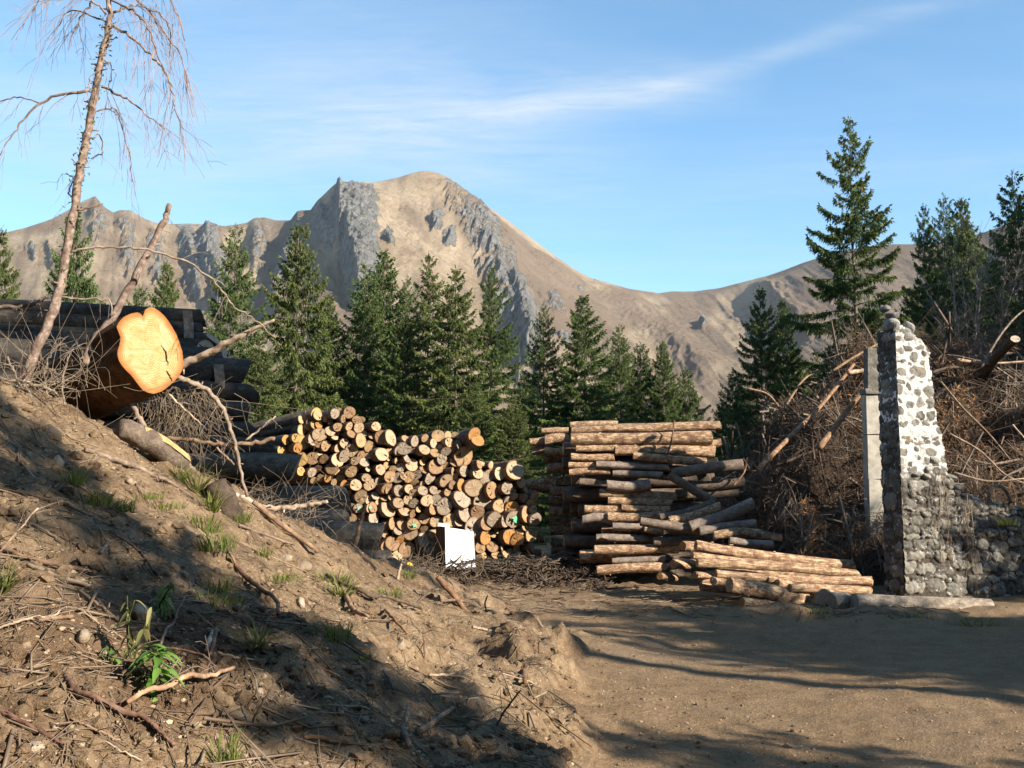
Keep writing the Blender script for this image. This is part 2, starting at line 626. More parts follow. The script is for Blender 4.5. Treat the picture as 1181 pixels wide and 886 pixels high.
M = dict(
    soil=mat_soil(),
    mountain=mat_mountain(),
    bark_fresh=mat_bark("spruce_bark_fresh", [(0.34, (0.05, 0.030, 0.020)), (0.46, (0.19, 0.112, 0.070)), (0.56, (0.32, 0.205, 0.128)), (0.68, (0.46, 0.335, 0.22))], 0.18, (0.58, 0.42, 0.25), (1.6, 1.6, 7)),
    bark_old=mat_bark("spruce_bark_weathered", [(0.34, (0.045, 0.034, 0.026)), (0.5, (0.13, 0.098, 0.075)), (0.66, (0.26, 0.205, 0.155))], 0.08, (0.45, 0.32, 0.2), (2.0, 2.0, 9)),
    bark_grey=mat_bark("log_bark_grey", [(0.34, (0.020, 0.017, 0.014)), (0.5, (0.058, 0.050, 0.042)), (0.66, (0.13, 0.114, 0.095))], 0.02, (0.30, 0.26, 0.21), (2.0, 2.0, 9)),
    bark_trunk=mat_bark("felled_trunk_bark", [(0.34, (0.025, 0.014, 0.008)), (0.5, (0.085, 0.045, 0.023)), (0.66, (0.19, 0.11, 0.06))], 0.0, tint=False),
    cut=mat_cut_wood(),
    cut_plain=mat_simple('old_sawn_end', [(0.3, (0.24, 0.15, 0.075)), (0.55, (0.42, 0.28, 0.15)), (0.8, (0.55, 0.40, 0.24))], 5, 6),
    trunk=mat_simple("tree_bark", [(0.3, (0.07, 0.05, 0.038)), (0.7, (0.2, 0.16, 0.125))], 6),
    needles=mat_needles("spruce_needles", (0.022, 0.042, 0.013), (0.072, 0.112, 0.030), (0.14, 0.18, 0.05)),
    needles_olive=mat_needles("spruce_needles_yellowish", (0.024, 0.040, 0.012), (0.078, 0.108, 0.031), (0.15, 0.18, 0.055)),
    cone=mat_simple("spruce_cone", [(0.3, (0.10, 0.05, 0.025)), (0.7, (0.22, 0.12, 0.06))], 20),
    deadwood=mat_simple("dead_wood_grey", [(0.25, (0.09, 0.07, 0.055)), (0.5, (0.22, 0.178, 0.142)), (0.75, (0.38, 0.325, 0.265))], 14, tint=True),
    stick=mat_simple("stick_wood", [(0.25, (0.07, 0.052, 0.04)), (0.5, (0.19, 0.148, 0.115)), (0.75, (0.36, 0.295, 0.235))], 16, tint=True),
    larch=mat_simple("larch_bark", [(0.30, (0.07, 0.046, 0.034)), (0.5, (0.185, 0.130, 0.10)), (0.70, (0.36, 0.285, 0.235))], 18),
    larchtwig=mat_simple("larch_twigs", [(0.3, (0.20, 0.135, 0.11)), (0.7, (0.42, 0.31, 0.25))], 6),
    rootlet=mat_simple("dry_twigs", [(0.3, (0.10, 0.075, 0.05)), (0.7, (0.30, 0.23, 0.16))], 6),
    litter=mat_simple("wood_litter", [(0.25, (0.07, 0.046, 0.03)), (0.5, (0.17, 0.12, 0.08)), (0.75, (0.38, 0.30, 0.21))], 1.7, 3, bump=0),
    gravel=mat_simple("gravel_stone", [(0.3, (0.15, 0.10, 0.06)), (0.5, (0.27, 0.20, 0.13)), (0.75, (0.42, 0.34, 0.24))], 2.3, 3, bump=0.3),
    stone=mat_stone("wall_stone", [(0.30, (0.09, 0.085, 0.076)), (0.5, (0.20, 0.19, 0.172)), (0.7, (0.36, 0.345, 0.315))], 0.45),
    stone_low=mat_stone("wall_stone_mossy", [(0.30, (0.085, 0.078, 0.064)), (0.5, (0.19, 0.175, 0.148)), (0.7, (0.34, 0.32, 0.28))], 0.75),
    fieldstone=mat_stone("field_stone", [(0.30, (0.16, 0.12, 0.08)), (0.5, (0.27, 0.205, 0.14)), (0.7, (0.40, 0.33, 0.25))], 0.1),
    mortar=mat_simple("lime_mortar", [(0.3, (0.52, 0.50, 0.46)), (0.55, (0.74, 0.72, 0.69)), (0.8, (0.82, 0.81, 0.79))], 7, 6, bump=0.6, bdist=0.03),
    mortar_low=mat_simple("weathered_mortar", [(0.3, (0.07, 0.062, 0.05)), (0.55, (0.16, 0.145, 0.12)), (0.8, (0.34, 0.32, 0.29))], 7, 6, bump=0.7, bdist=0.03),
    ashlar=mat_simple("dressed_stone", [(0.3, (0.24, 0.215, 0.175)), (0.55, (0.40, 0.37, 0.31)), (0.8, (0.52, 0.49, 0.43))], 6, 6, bump=0.4),
    grass=mat_needles("grass_blades", (0.06, 0.09, 0.018), (0.14, 0.18, 0.040), (0.29, 0.28, 0.10), 0.35),
    leaf=mat_needles("green_leaf", (0.06, 0.13, 0.02), (0.12, 0.24, 0.04), (0.22, 0.36, 0.08), 0.35),
    leaf_dull=mat_needles("wilted_leaf", (0.07, 0.08, 0.03), (0.15, 0.16, 0.06), (0.26, 0.24, 0.11), 0.3),
    white=mat_simple("white_paint", [(0.3, (0.78, 0.79, 0.80)), (0.7, (0.84, 0.85, 0.86))], 3, bump=0.05, rough=0.5),
    brownboard=mat_simple("brown_board", [(0.3, (0.05, 0.028, 0.018)), (0.7, (0.13, 0.075, 0.048))], 4, bump=0.2),
    paint_green=mat_simple("forestry_paint", [(0.3, (0.10, 0.50, 0.22)), (0.7, (0.16, 0.62, 0.30))], 9, bump=0),
    brush=mat_simple("brush_twigs", [(0.25, (0.05, 0.034, 0.024)), (0.5, (0.125, 0.09, 0.066)), (0.75, (0.30, 0.24, 0.185))], 0.9, 4, bump=0),
    brushshade=mat_simple('shaded_bark_waste', [(0.25, (0.03, 0.02, 0.014)), (0.5, (0.075, 0.052, 0.036)), (0.75, (0.17, 0.13, 0.095))], 1.5, 4, bump=0),  # darkened brush tones, the gap's shade put into the colour
    rust=mat_simple("dead_needles", [(0.25, (0.10, 0.048, 0.02)), (0.5, (0.22, 0.11, 0.045)), (0.75, (0.33, 0.185, 0.085))], 1.1, 4, bump=0),
    brushcore=mat_simple("packed_brush", [(0.3, (0.035, 0.024, 0.016)), (0.55, (0.10, 0.066, 0.043)), (0.8, (0.19, 0.13, 0.09))], 5, 8, bump=1.0, bdist=0.15),
    yellow=mat_simple("yellow_plastic", [(0.3, (0.6, 0.42, 0.03)), (0.7, (0.7, 0.5, 0.05))], 4, bump=0),
)

# ------------------------------------------------------------------ terrain
CTRL = []
for px, py, Y in [(-160, 400, 7.0), (0, 452, 7.8), (60, 474, 8.3), (120, 500, 8.8), (200, 545, 9.8), (270, 585, 10.8), (330, 620, 12), (400, 655, 13.6), (470, 682, 15.4),
                  (0, 886, 3.7), (200, 886, 4.1), (400, 886, 4.7), (560, 886, 5.3), (0, 670, 5.5), (-200, 700, 4.8), (200, 700, 6.0), (400, 765, 6.9), (545, 800, 7.4),
                  (100, 560, 7.5), (200, 620, 7.8), (300, 645, 9.0), (400, 690, 9.8), (480, 705, 11.4), (560, 725, 11.5), (590, 730, 10.6), (610, 770, 8.8), (640, 835, 6.9)]:
    CTRL.append(at(px, py, Y))
for px, Y in [(705, 5.9), (740, 4.8), (690, 7.0), (655, 9.5), (600, 13.0), (545, 15.5), (500, 17.2), (700, 9.0), (700, 12.0), (640, 14.0), (600, 17.0), (800, 6.5)]:
    CTRL.append(Vector(((px - CX) / F_PX * Y, Y, 0.0)))
for p in [(-4.6, 10.8, 1.75), (-4.6, 13.0, 0.65), (-4.2, 15.5, 0.15), (-6, 17, 0.0), (-7.5, 8.0, 3.2), (-7.5, 11.5, 2.0), (-8, 14.5, 0.5), (-6.5, 5.0, 2.7), (-4.2, 3.0, 1.7), (-3.2, 0.8, 1.1), (-1.9, 2.0, 0.55),
          (-1.0, 0.6, 0.18), (0.4, 2.0, 0), (0, 0, 0), (1.5, -1.5, 0), (-2, -2, 0.6), (2, 4, 0), (3, 8, 0), (6, 6, 0), (5, 12, 0), (2, 16, 0), (0, 20, 0), (8, 16, 0.05), (4, 24, 0), (-2.5, 20, 0), (-6, 20, 0),
          (12, 10, 0.1), (12, 18, 0.2), (-10, 24, 0), (0, 30, 0), (10, 28, 0.2), (8, 2, 0), (12, 3, 0.1), (-3, 17.5, 0.05), (-11, 10, 3.2), (-11, 16, 0.6), (-10, 4, 3.6), (-10, -2, 2.6)]:
    CTRL.append(Vector(p))
CT = np.array([tuple(p) for p in CTRL])


def _tps_fit(P):
    n = len(P)
    d = np.hypot(P[:, None, 0] - P[None, :, 0], P[:, None, 1] - P[None, :, 1])
    K = np.where(d > 0, d * d * np.log(d + 1e-12), 0) + np.eye(n) * 0.02
    Q = np.c_[np.ones(n), P[:, :2]]
    A = np.block([[K, Q], [Q.T, np.zeros((3, 3))]])
    return np.linalg.solve(A, np.r_[P[:, 2], 0, 0, 0])


TPS = _tps_fit(CT)


def base_height(x, y):
    x = np.asarray(x, dtype=float); y = np.asarray(y, dtype=float)
    h = TPS[-3] + TPS[-2] * x + TPS[-1] * y
    for (a, b, _), w in zip(CT, TPS[:-3]):
        d2 = (x - a) ** 2 + (y - b) ** 2
        h = h + w * 0.5 * d2 * np.log(d2 + 1e-12)
    win = (1 - sstep(np.abs(x + 0.0), 10, 16)) * (1 - sstep(y, 22, 30)) * sstep(y, -6, -1)
    return np.where(win > 0, h * win, 0.0)


# height as a function, from a cached grid where it is fine
def nonuni(fine0, fine1, step, grow, lim):
    a = list(np.arange(fine0, fine1 + 1e-6, step))
    s, v = step, a[-1]
    while v < lim:
        s *= grow; v += s; a.append(v)
    return a


def axis_x():
    r = nonuni(0, 7.0, 0.045, 1.12, 3500)
    return np.array([-v for v in r[:0:-1]] + r)


def axis_y():
    a = nonuni(2.6, 12.5, 0.042, 1.035, 4000)
    b, s, v = [], 0.042, 2.6
    while v > -90:
        s *= 1.15; v -= s; b.append(v)
    return np.array(b[::-1] + a)


GX, GY = axis_x(), axis_y()
XX, YY = np.meshgrid(GX, GY)
BASE = base_height(XX, YY)
SLOPEY, SLOPEX = np.gradient(BASE, GY, GX)
# how much this spot is bank soil (rough) rather than worn road
_e = 0.05 * fbm(XX * 1.6, YY * 1.6, 4, 2)
LIP = sstep(YY, 3, 5) * (1 - sstep(YY, 14, 18)) * (1 - sstep(XX, 2, 3)) * sstep(XX, -4, -2.5)
BASE = BASE + 0.17 * sstep(BASE + _e, 0.03, 0.13) * LIP
BANKM = sstep(BASE, 0.04, 0.20)
# the worn road: the yard in front of the stacks
ROADM = (1 - sstep(BASE, 0.0, 0.16)) * sstep(XX, -5, -2.5) * (1 - sstep(YY, 18.0, 21.5)) * sstep(YY, -12, -2) * (1 - sstep(XX, 9, 12))
edge = np.clip(1 - np.abs(BASE - 0.18) / 0.22, 0, 1) * sstep(YY, 4, 6) * (1 - sstep(YY, 13, 17)) * sstep(XX, -3.0, -1.2)
near = (1 - sstep(YY, 14, 26)) * (1 - sstep(np.abs(XX), 7, 12))
H = BASE.copy()
H += BANKM * near * (0.085 * fbm(XX * 1.3, YY * 1.3, 4, 3) + 0.045 * fbm(XX * 4.5, YY * 4.5, 4, 8, 0.55) + 0.020 * np.clip(fbm(XX * 16, YY * 16, 2, 21), -0.2, 1))
H += edge * near * (0.045 * fbm(XX * 2.6, YY * 2.6, 3, 5, ridged=True) + 0.03 * fbm(XX * 6, YY * 6, 2, 6) - 0.03)
H += (1 - BANKM) * near * (0.025 * fbm(XX * 0.7, YY * 0.7, 3, 11) + 0.010 * fbm(XX * 3.5, YY * 3.5, 4, 13) + 0.004 * fbm(XX * 14, YY * 14, 2, 31))
# wheel ruts and the churned strip along the far side of the road
for yc, w, a in [(11.4, 0.22, 0.05), (12.6, 0.25, 0.06), (13.3, 0.35, 0.11), (8.2, 0.3, 0.02)]:
    rr = YY - (yc + 0.22 * fbm(XX * 0.5, YY * 0, 2, int(yc * 7)) + 0.05 * XX)
    H += sstep(XX, 0.8, 2.2) * (1 - BANKM) * near * a * (np.exp(-(rr / w) ** 2) - 0.7 * np.exp(-((rr + 0.45) / w) ** 2)) * (0.6 + 0.8 * fbm(XX * 1.5, YY * 1.5, 3, 55))
# rubble and churned earth along the foot of the stacks
ff = np.exp(-((YY - 17.3 - 0.15 * XX) / 0.7) ** 2) * sstep(XX, -2, 0) * (1 - sstep(XX, 4, 5.5)) * near
H += ff * (0.05 + 0.10 * fbm(XX * 3.2, YY * 3.2, 4, 77))


def dent(px, py, Y, w, depth):
    global H
    c = at(px, py, Y)
    H = H - depth * np.exp(-(((XX - c.x) / w) ** 2 + ((YY - c.y) / (w * 1.5)) ** 2) ** 1.6)


def mound(px, py, Y, w, h):
    dent(px, py, Y, w, -h)


dent(535, 768, 8.6, 0.30, 0.26)
dent(566, 782, 8.2, 0.22, 0.16)
dent(490, 812, 6.9, 0.24, 0.17)
mound(600, 745, 9.4, 0.22, 0.12)
mound(590, 770, 8.5, 0.16, 0.12)
mound(560, 830, 6.6, 0.25, 0.10)
mound(470, 770, 7.6, 0.3, 0.09)
# the plain beyond drops gently and breaks up
FAR = sstep(np.hypot(XX, YY), 40, 200)
H += FAR * (-2.5 + 1.0 * fbm(XX * 0.01, YY * 0.01, 3, 90))


def G(x, y):
    x = np.atleast_1d(np.asarray(x, dtype=float)); y = np.atleast_1d(np.asarray(y, dtype=float))
    i = np.clip(np.searchsorted(GX, x) - 1, 0, len(GX) - 2)
    j = np.clip(np.searchsorted(GY, y) - 1, 0, len(GY) - 2)
    u = np.clip((x - GX[i]) / (GX[i + 1] - GX[i]), 0, 1); v = np.clip((y - GY[j]) / (GY[j + 1] - GY[j]), 0, 1)
    return (H[j, i] * (1 - u) + H[j, i + 1] * u) * (1 - v) + (H[j + 1, i] * (1 - u) + H[j + 1, i + 1] * u) * v


def g1(x, y):
    return float(G(x, y)[0])


def hit(px, py, ymin=2.8, ymax=40.0, lift=0.0):
    d = ray(px, py)
    Y = np.concatenate([np.arange(ymin, 14, 0.015), np.arange(14, ymax, 0.05)])
    z = EYE + d.z / d.y * Y
    x = d.x / d.y * Y
    below = z < G(x, Y) + lift
    k = int(np.argmax(below)) if below.any() else len(Y) - 1
    return Vector((x[k], Y[k], float(G(x[k], Y[k])[0]) + lift))


def build_ground():
    ny, nx = H.shape
    idx = np.arange(ny * nx).reshape(ny, nx)
    quads = np.stack([idx[:-1, :-1], idx[:-1, 1:], idx[1:, 1:], idx[1:, :-1]], -1)
    yc = (YY[:-1, :-1] + YY[1:, 1:]) / 2; xc = (XX[:-1, :-1] + XX[1:, 1:]) / 2
    bm = (BANKM[:-1, :-1] + BANKM[1:, 1:]) / 2; rm = (ROADM[:-1, :-1] + ROADM[1:, 1:]) / 2
    inb = (bm > 0.5)
    inr = ~inb & (rm > 0.3)
    rest = ~inb & ~inr
    verts = np.stack([XX, YY, H], -1).reshape(-1, 3)
    meadow = (sstep(np.hypot(XX, YY - 5), 24, 36)).reshape(-1)
    road = ROADM.reshape(-1)
    for name, sel, lab, cat in [("dirt_bank", inb, "steep bank of stony brown spoil strewn with sticks beside the track", "bank"),
                                ("dirt_road", inr, "packed brown dirt track and yard in front of the log stacks", "road"),
                                ("ground", rest, "rough open ground under the stacks and trees reaching to the mountain", "ground")]:
        q = quads[sel]
        used, inv = np.unique(q.ravel(), return_inverse=True)
        mb = MB()
        mb.add(verts[used], inv.reshape(-1, 4))
        o = mb.build(name, M['soil'])
        for an, arr in (("road", road), ("meadow", meadow)):
            a = o.data.attributes.new(an, 'FLOAT', 'POINT')
            a.data.foreach_set("value", arr[used])
        tagged(o, lab, cat, kind="structure")


build_ground()


# ------------------------------------------------------------------ mountain
RIDGE = [(-700, 330), (-420, 300), (-200, 285), (-60, 275), (0, 267), (30, 260), (60, 250), (85, 236), (97, 229), (110, 224), (120, 236), (131, 243), (138, 240), (150, 240), (165, 249), (178, 254), (200, 256), (228, 256), (260, 258),
         (285, 254), (293, 249), (305, 248), (318, 251), (335, 251), (343, 241), (350, 240), (358, 240), (366, 229), (380, 215), (388, 209), (392, 208), (397, 213), (404, 210), (420, 207), (432, 208), (446, 205), (460, 202),
         (475, 197), (488, 194), (496, 195), (506, 197), (520, 204), (540, 219), (560, 234), (580, 248), (600, 263), (620, 278), (640, 293), (660, 307), (680, 318), (700, 324), (725, 331), (745, 334), (760, 336), (775, 334), (800, 334),
         (815, 332), (830, 330), (860, 322), (885, 316), (905, 309), (925, 301), (950, 293), (975, 286), (1000, 282), (1030, 279), (1060, 279), (1085, 277), (1110, 272), (1135, 265), (1160, 256), (1190, 250), (1260, 225), (1400, 210), (1600, 230), (1900, 300)]
DIST = [(-700, 1700), (0, 1900), (110, 1950), (250, 2050), (340, 1900), (390, 1750), (490, 1850), (600, 2000), (700, 2250), (780, 2450), (850, 2250), (1000, 1900), (1200, 1600), (1900, 1500)]


def polyline_dist(X, Y, pts):
    """signed lateral distance (positive to the right of a line walked downhill) and parameter along it"""
    best = np.full(X.shape, 1e9); sgn = np.zeros(X.shape); par = np.zeros(X.shape)
    tot = 0.0
    ls = [math.hypot(pts[i + 1][0] - pts[i][0], pts[i + 1][1] - pts[i][1]) for i in range(len(pts) - 1)]
    full = sum(ls)
    for i, l in enumerate(ls):
        (x0, y0), (x1, y1) = pts[i], pts[i + 1]
        ux, uy = (x1 - x0) / l, (y1 - y0) / l
        t = (X - x0) * ux + (Y - y0) * uy
        tc = np.clip(t, 0, l)
        d = np.hypot(X - x0 - ux * tc, Y - y0 - uy * tc)
        s = (X - x0) * (-uy) + (Y - y0) * ux
        k = d < best
        best = np.where(k, d, best); sgn = np.where(k, -np.sign(s), sgn); par = np.where(k, (tot + t) / full, par)
        tot += l
    return best * sgn, par


def build_mountain():
    px = np.concatenate([np.arange(-700, -40, 12), np.arange(-40, 1230, 1.35), np.arange(1230, 1900, 12)])
    s = np.concatenate([np.linspace(-0.02, 1.0, 330), 1 + np.linspace(0.012, 0.6, 36)])
    ridge_y = np.interp(px, [r[0] for r in RIDGE], [r[1] for r in RIDGE])
    D = np.interp(px, [r[0] for r in DIST], [r[1] for r in DIST])
    D = np.convolve(np.pad(D, 40, mode='edge'), np.ones(81) / 81, 'valid')
    b = (CY - ridge_y) / F_PX
    cp, sp = math.cos(PITCH), math.sin(PITCH)
    u = ((px - CX) / F_PX) / (cp - b * sp)            # tangent of the bearing
    elev = (sp + b * cp) / (cp - b * sp)              # height over distance at the crest
    S, U = np.meshgrid(s, u, indexing='ij')
    D2 = np.broadcast_to(D, S.shape); E2 = np.broadcast_to(elev, S.shape); P2 = np.broadcast_to(px, S.shape)
    d0 = 820.0
    d = d0 + (D2 - d0) * S
    Htop = E2 * D2
    prof = np.where(S <= 1, np.clip(S, 0, 1) ** 1.12, 1 - (S - 1) * 1.5 - (S - 1) ** 2)
    Z = Htop * prof + np.where(S < 0, S * 300, 0)
    X, Y = U * d, d.copy()
    # map coordinates for the features: bearing and height angle of the bare slope
    mx = P2
    my = HORIZON - F_PX * Z / d * 0.985
    fade = sstep(S, 0.0, 0.15)
    topk = 1 - sstep(S, 0.86, 1.0)           # keep the crest line where it is
    relief = np.zeros_like(Z); rock = np.zeros_like(Z)
    ribs = [  # points down the slope, height, left width, right width, rockiness
        ([(392, 205), (396, 240), (404, 280), (412, 312), (420, 345)], 30, 9, 44, 1.0),
        ([(432, 235), (433, 265), (432, 300), (436, 322)], 22, 60, 16, 0.8),
        ([(366, 226), (372, 250), (380, 275)], 24, 12, 22, 0.8),
        ([(345, 238), (346, 262), (340, 290), (332, 325), (322, 356)], 34, 12, 36, 0.75),
        ([(300, 246), (304, 270), (300, 300)], 20, 14, 20, 0.7),
        ([(526, 205), (552, 238), (566, 270), (576, 300), (586, 335), (600, 380), (612, 420)], 42, 22, 36, 0.8),
        ([(598, 345), (606, 360), (612, 390), (616, 420)], 26, 8, 18, 1.0),
        ([(508, 238), (510, 252)], 12, 9, 12, 1.0),
        ([(524, 256), (526, 270)], 13, 9, 12, 1.0),
        ([(453, 282), (455, 292)], 9, 7, 10, 1.0),
        ([(218, 256), (222, 278), (228, 305), (232, 330)], 26, 12, 24, 0.9),
        ([(243, 275), (247, 300), (255, 330), (262, 352)], 30, 12, 24, 0.9),
        ([(110, 224), (120, 250), (126, 280)], 18, 14, 18, 0.55),
        ([(150, 262), (156, 290), (160, 320)], 14, 12, 16, 0.6),
        ([(183, 270), (190, 300), (192, 330)], 16, 12, 16, 0.7),
        ([(60, 280), (66, 300)], 8, 7, 12, 0.6),
        ([(42, 284), (44, 292)], 9, 5, 8, 1.0),
        ([(640, 300), (690, 370), (740, 430), (790, 480)], 18, 26, 34, 0.2),
        ([(700, 326), (760, 380), (810, 420)], 14, 22, 26, 0.2),
        ([(640, 345), (648, 362)], 9, 7, 10, 1.0), ([(652, 388), (656, 400)], 8, 6, 9, 1.0), ([(812, 372), (816, 380)], 7, 6, 9, 0.9),
        ([(880, 318), (900, 345), (930, 380)], 18, 16, 24, 0.35),
    ]
    wob = fbm(X * 0.012, Y * 0.012, 4, 61)
    cr = fbm(mx * 0.05, my * 0.07, 5, 41, 0.6, ridged=True)
    for pts, A, wl, wr, rk in ribs:
        lat, par = polyline_dist(mx + 5 * wob, my + 5 * wob, pts)
        lat = lat + 3.5 * cr
        f = np.where(lat > 0, np.exp(-np.clip(lat, 0, None) / wr), np.clip(1 + lat / wl, 0, 1) ** 1.3 - 0.6 * np.exp(-((lat + wl * 2.0) / (wl * 1.5)) ** 2) * sstep(-lat, 0, wl))
        al = sstep(par, -0.30, 0.05) * (1 - sstep(par, 0.85, 1.35))
        relief += 0.85 * A * f * al
        rock += rk * al * np.where(lat > 0, np.exp(-(lat / (wr * 0.55)) ** 2), np.clip(1.25 + lat / wl, 0, 1)) * (0.75 + 0.4 * wob)
    gully = fbm(mx * 0.022 + my * 0.004, my * 0.006, 5, 71, 0.55, ridged=True)
    right = sstep(mx, 560, 680)
    dg = fbm((mx - my * 1.15) * 0.02, (mx + my) * 0.003, 5, 72, 0.55, ridged=True)   # the right flank drains towards lower right
    gl = gully * (1 - right) + dg * right
    craggy = np.clip(rock, 0, 1)
    relief += 2.6 * gl + 3.0 * fbm(X * 0.006, Y * 0.006, 4, 75) + craggy * (6 * fbm(mx * 0.10, my * 0.22, 5, 44, 0.6, ridged=True) + 3 * fbm(X * 0.05, Y * 0.03, 3, 45)) + 0.7 * fbm(X * 0.04, Y * 0.04, 3, 76)
    left = 1 - sstep(mx, 260, 350)
    relief += left * 5.5 * fbm(mx * 0.028, my * 0.02, 5, 79, 0.55, ridged=True) * sstep(mx, 60, 160)
    Z = Z + relief * fade * (0.04 + 0.96 * topk) * np.where(S > 1, 0.35, 1)
    # exposed rock where the built slope is steep
    dzs = np.gradient(Z, axis=0) / np.maximum(np.gradient(d, axis=0), 0.3)
    dzu = np.gradient(Z, axis=1) / np.maximum(np.abs(np.gradient(X, axis=1)), 0.3)
    steep = np.hypot(dzs, dzu)
    rock = np.clip(rock, 0, 1.1) * 0.78 + sstep(steep, 1.05, 1.9) * 0.5 * (0.35 + np.clip(rock, 0, 1))
    rock += left * sstep(fbm(mx * 0.03, my * 0.03, 4, 95), 0.15, 0.6) * sstep(mx, 150, 230) * 0.45
    rock += sstep(fbm(mx * 0.05, my * 0.05, 4, 96), 0.42, 0.75) * 0.45 * sstep(mx, 560, 600) * (1 - sstep(mx, 700, 800))
    heath = 0.30 + 0.5 * (dg * right + gully * (1 - right)) * 0.5 + 0.25 * fbm(mx * 0.02, my * 0.03, 4, 97)
    lat, par = polyline_dist(mx, my, [(526, 205), (556, 238), (600, 300), (660, 350), (720, 400)])
    heath += 0.6 * np.exp(-(lat / 30) ** 2) * sstep(par, -.1, .05) * (1 - sstep(par, .7, 1.1))
    heath += 0.40 * sstep(mx, 850, 960) + 0.25 * sstep(mx, 740, 800) * (1 - sstep(mx, 800, 850))
    lat, par = polyline_dist(mx, my, [(500, 195), (560, 236), (640, 294), (700, 325)])
    heath -= 0.6 * np.exp(-(lat / 16) ** 2)
    heath -= 0.35 * np.exp(-((mx - 460) / 60) ** 2 - ((my - 260) / 60) ** 2)
    lat, par = polyline_dist(mx + 3 * wob, my, [(836, 338), (834, 355), (826, 380)])
    pale = 0.9 * np.exp(-(np.abs(lat) / 9) ** 2) * sstep(par, -.2, .1) * (1 - sstep(par, .9, 1.2))
    lat, par = polyline_dist(mx, my, [(866, 330), (848, 352)])
    pale += 0.8 * np.exp(-(lat / 6) ** 2) * sstep(par, -.2, .1) * (1 - sstep(par, .9, 1.2))
    lat, par = polyline_dist(mx + 4 * wob, my, [(828, 352), (838, 364), (830, 390), (834, 372)])
    heath += 1.0 * np.exp(-(lat / 2.2) ** 2)
    ns, nu = S.shape
    idx = np.arange(ns * nu).reshape(ns, nu)
    mb = MB()
    mb.add(np.stack([X, Y, Z - 3.0], -1).reshape(-1, 3), np.stack([idx[:-1, :-1], idx[:-1, 1:], idx[1:, 1:], idx[1:, :-1]], -1).reshape(-1, 4))
    o = mb.build("mountain", M['mountain'])
    for an, arr in (("rock", rock), ("heath", heath), ("pale", pale)):
        a = o.data.attributes.new(an, 'FLOAT', 'POINT')
        a.data.foreach_set("value", np.clip(arr, 0, 1.5).reshape(-1))
    tagged(o, "bare tan mountain with grey crags and a rounded summit", "mountain", kind="structure")


build_mountain()

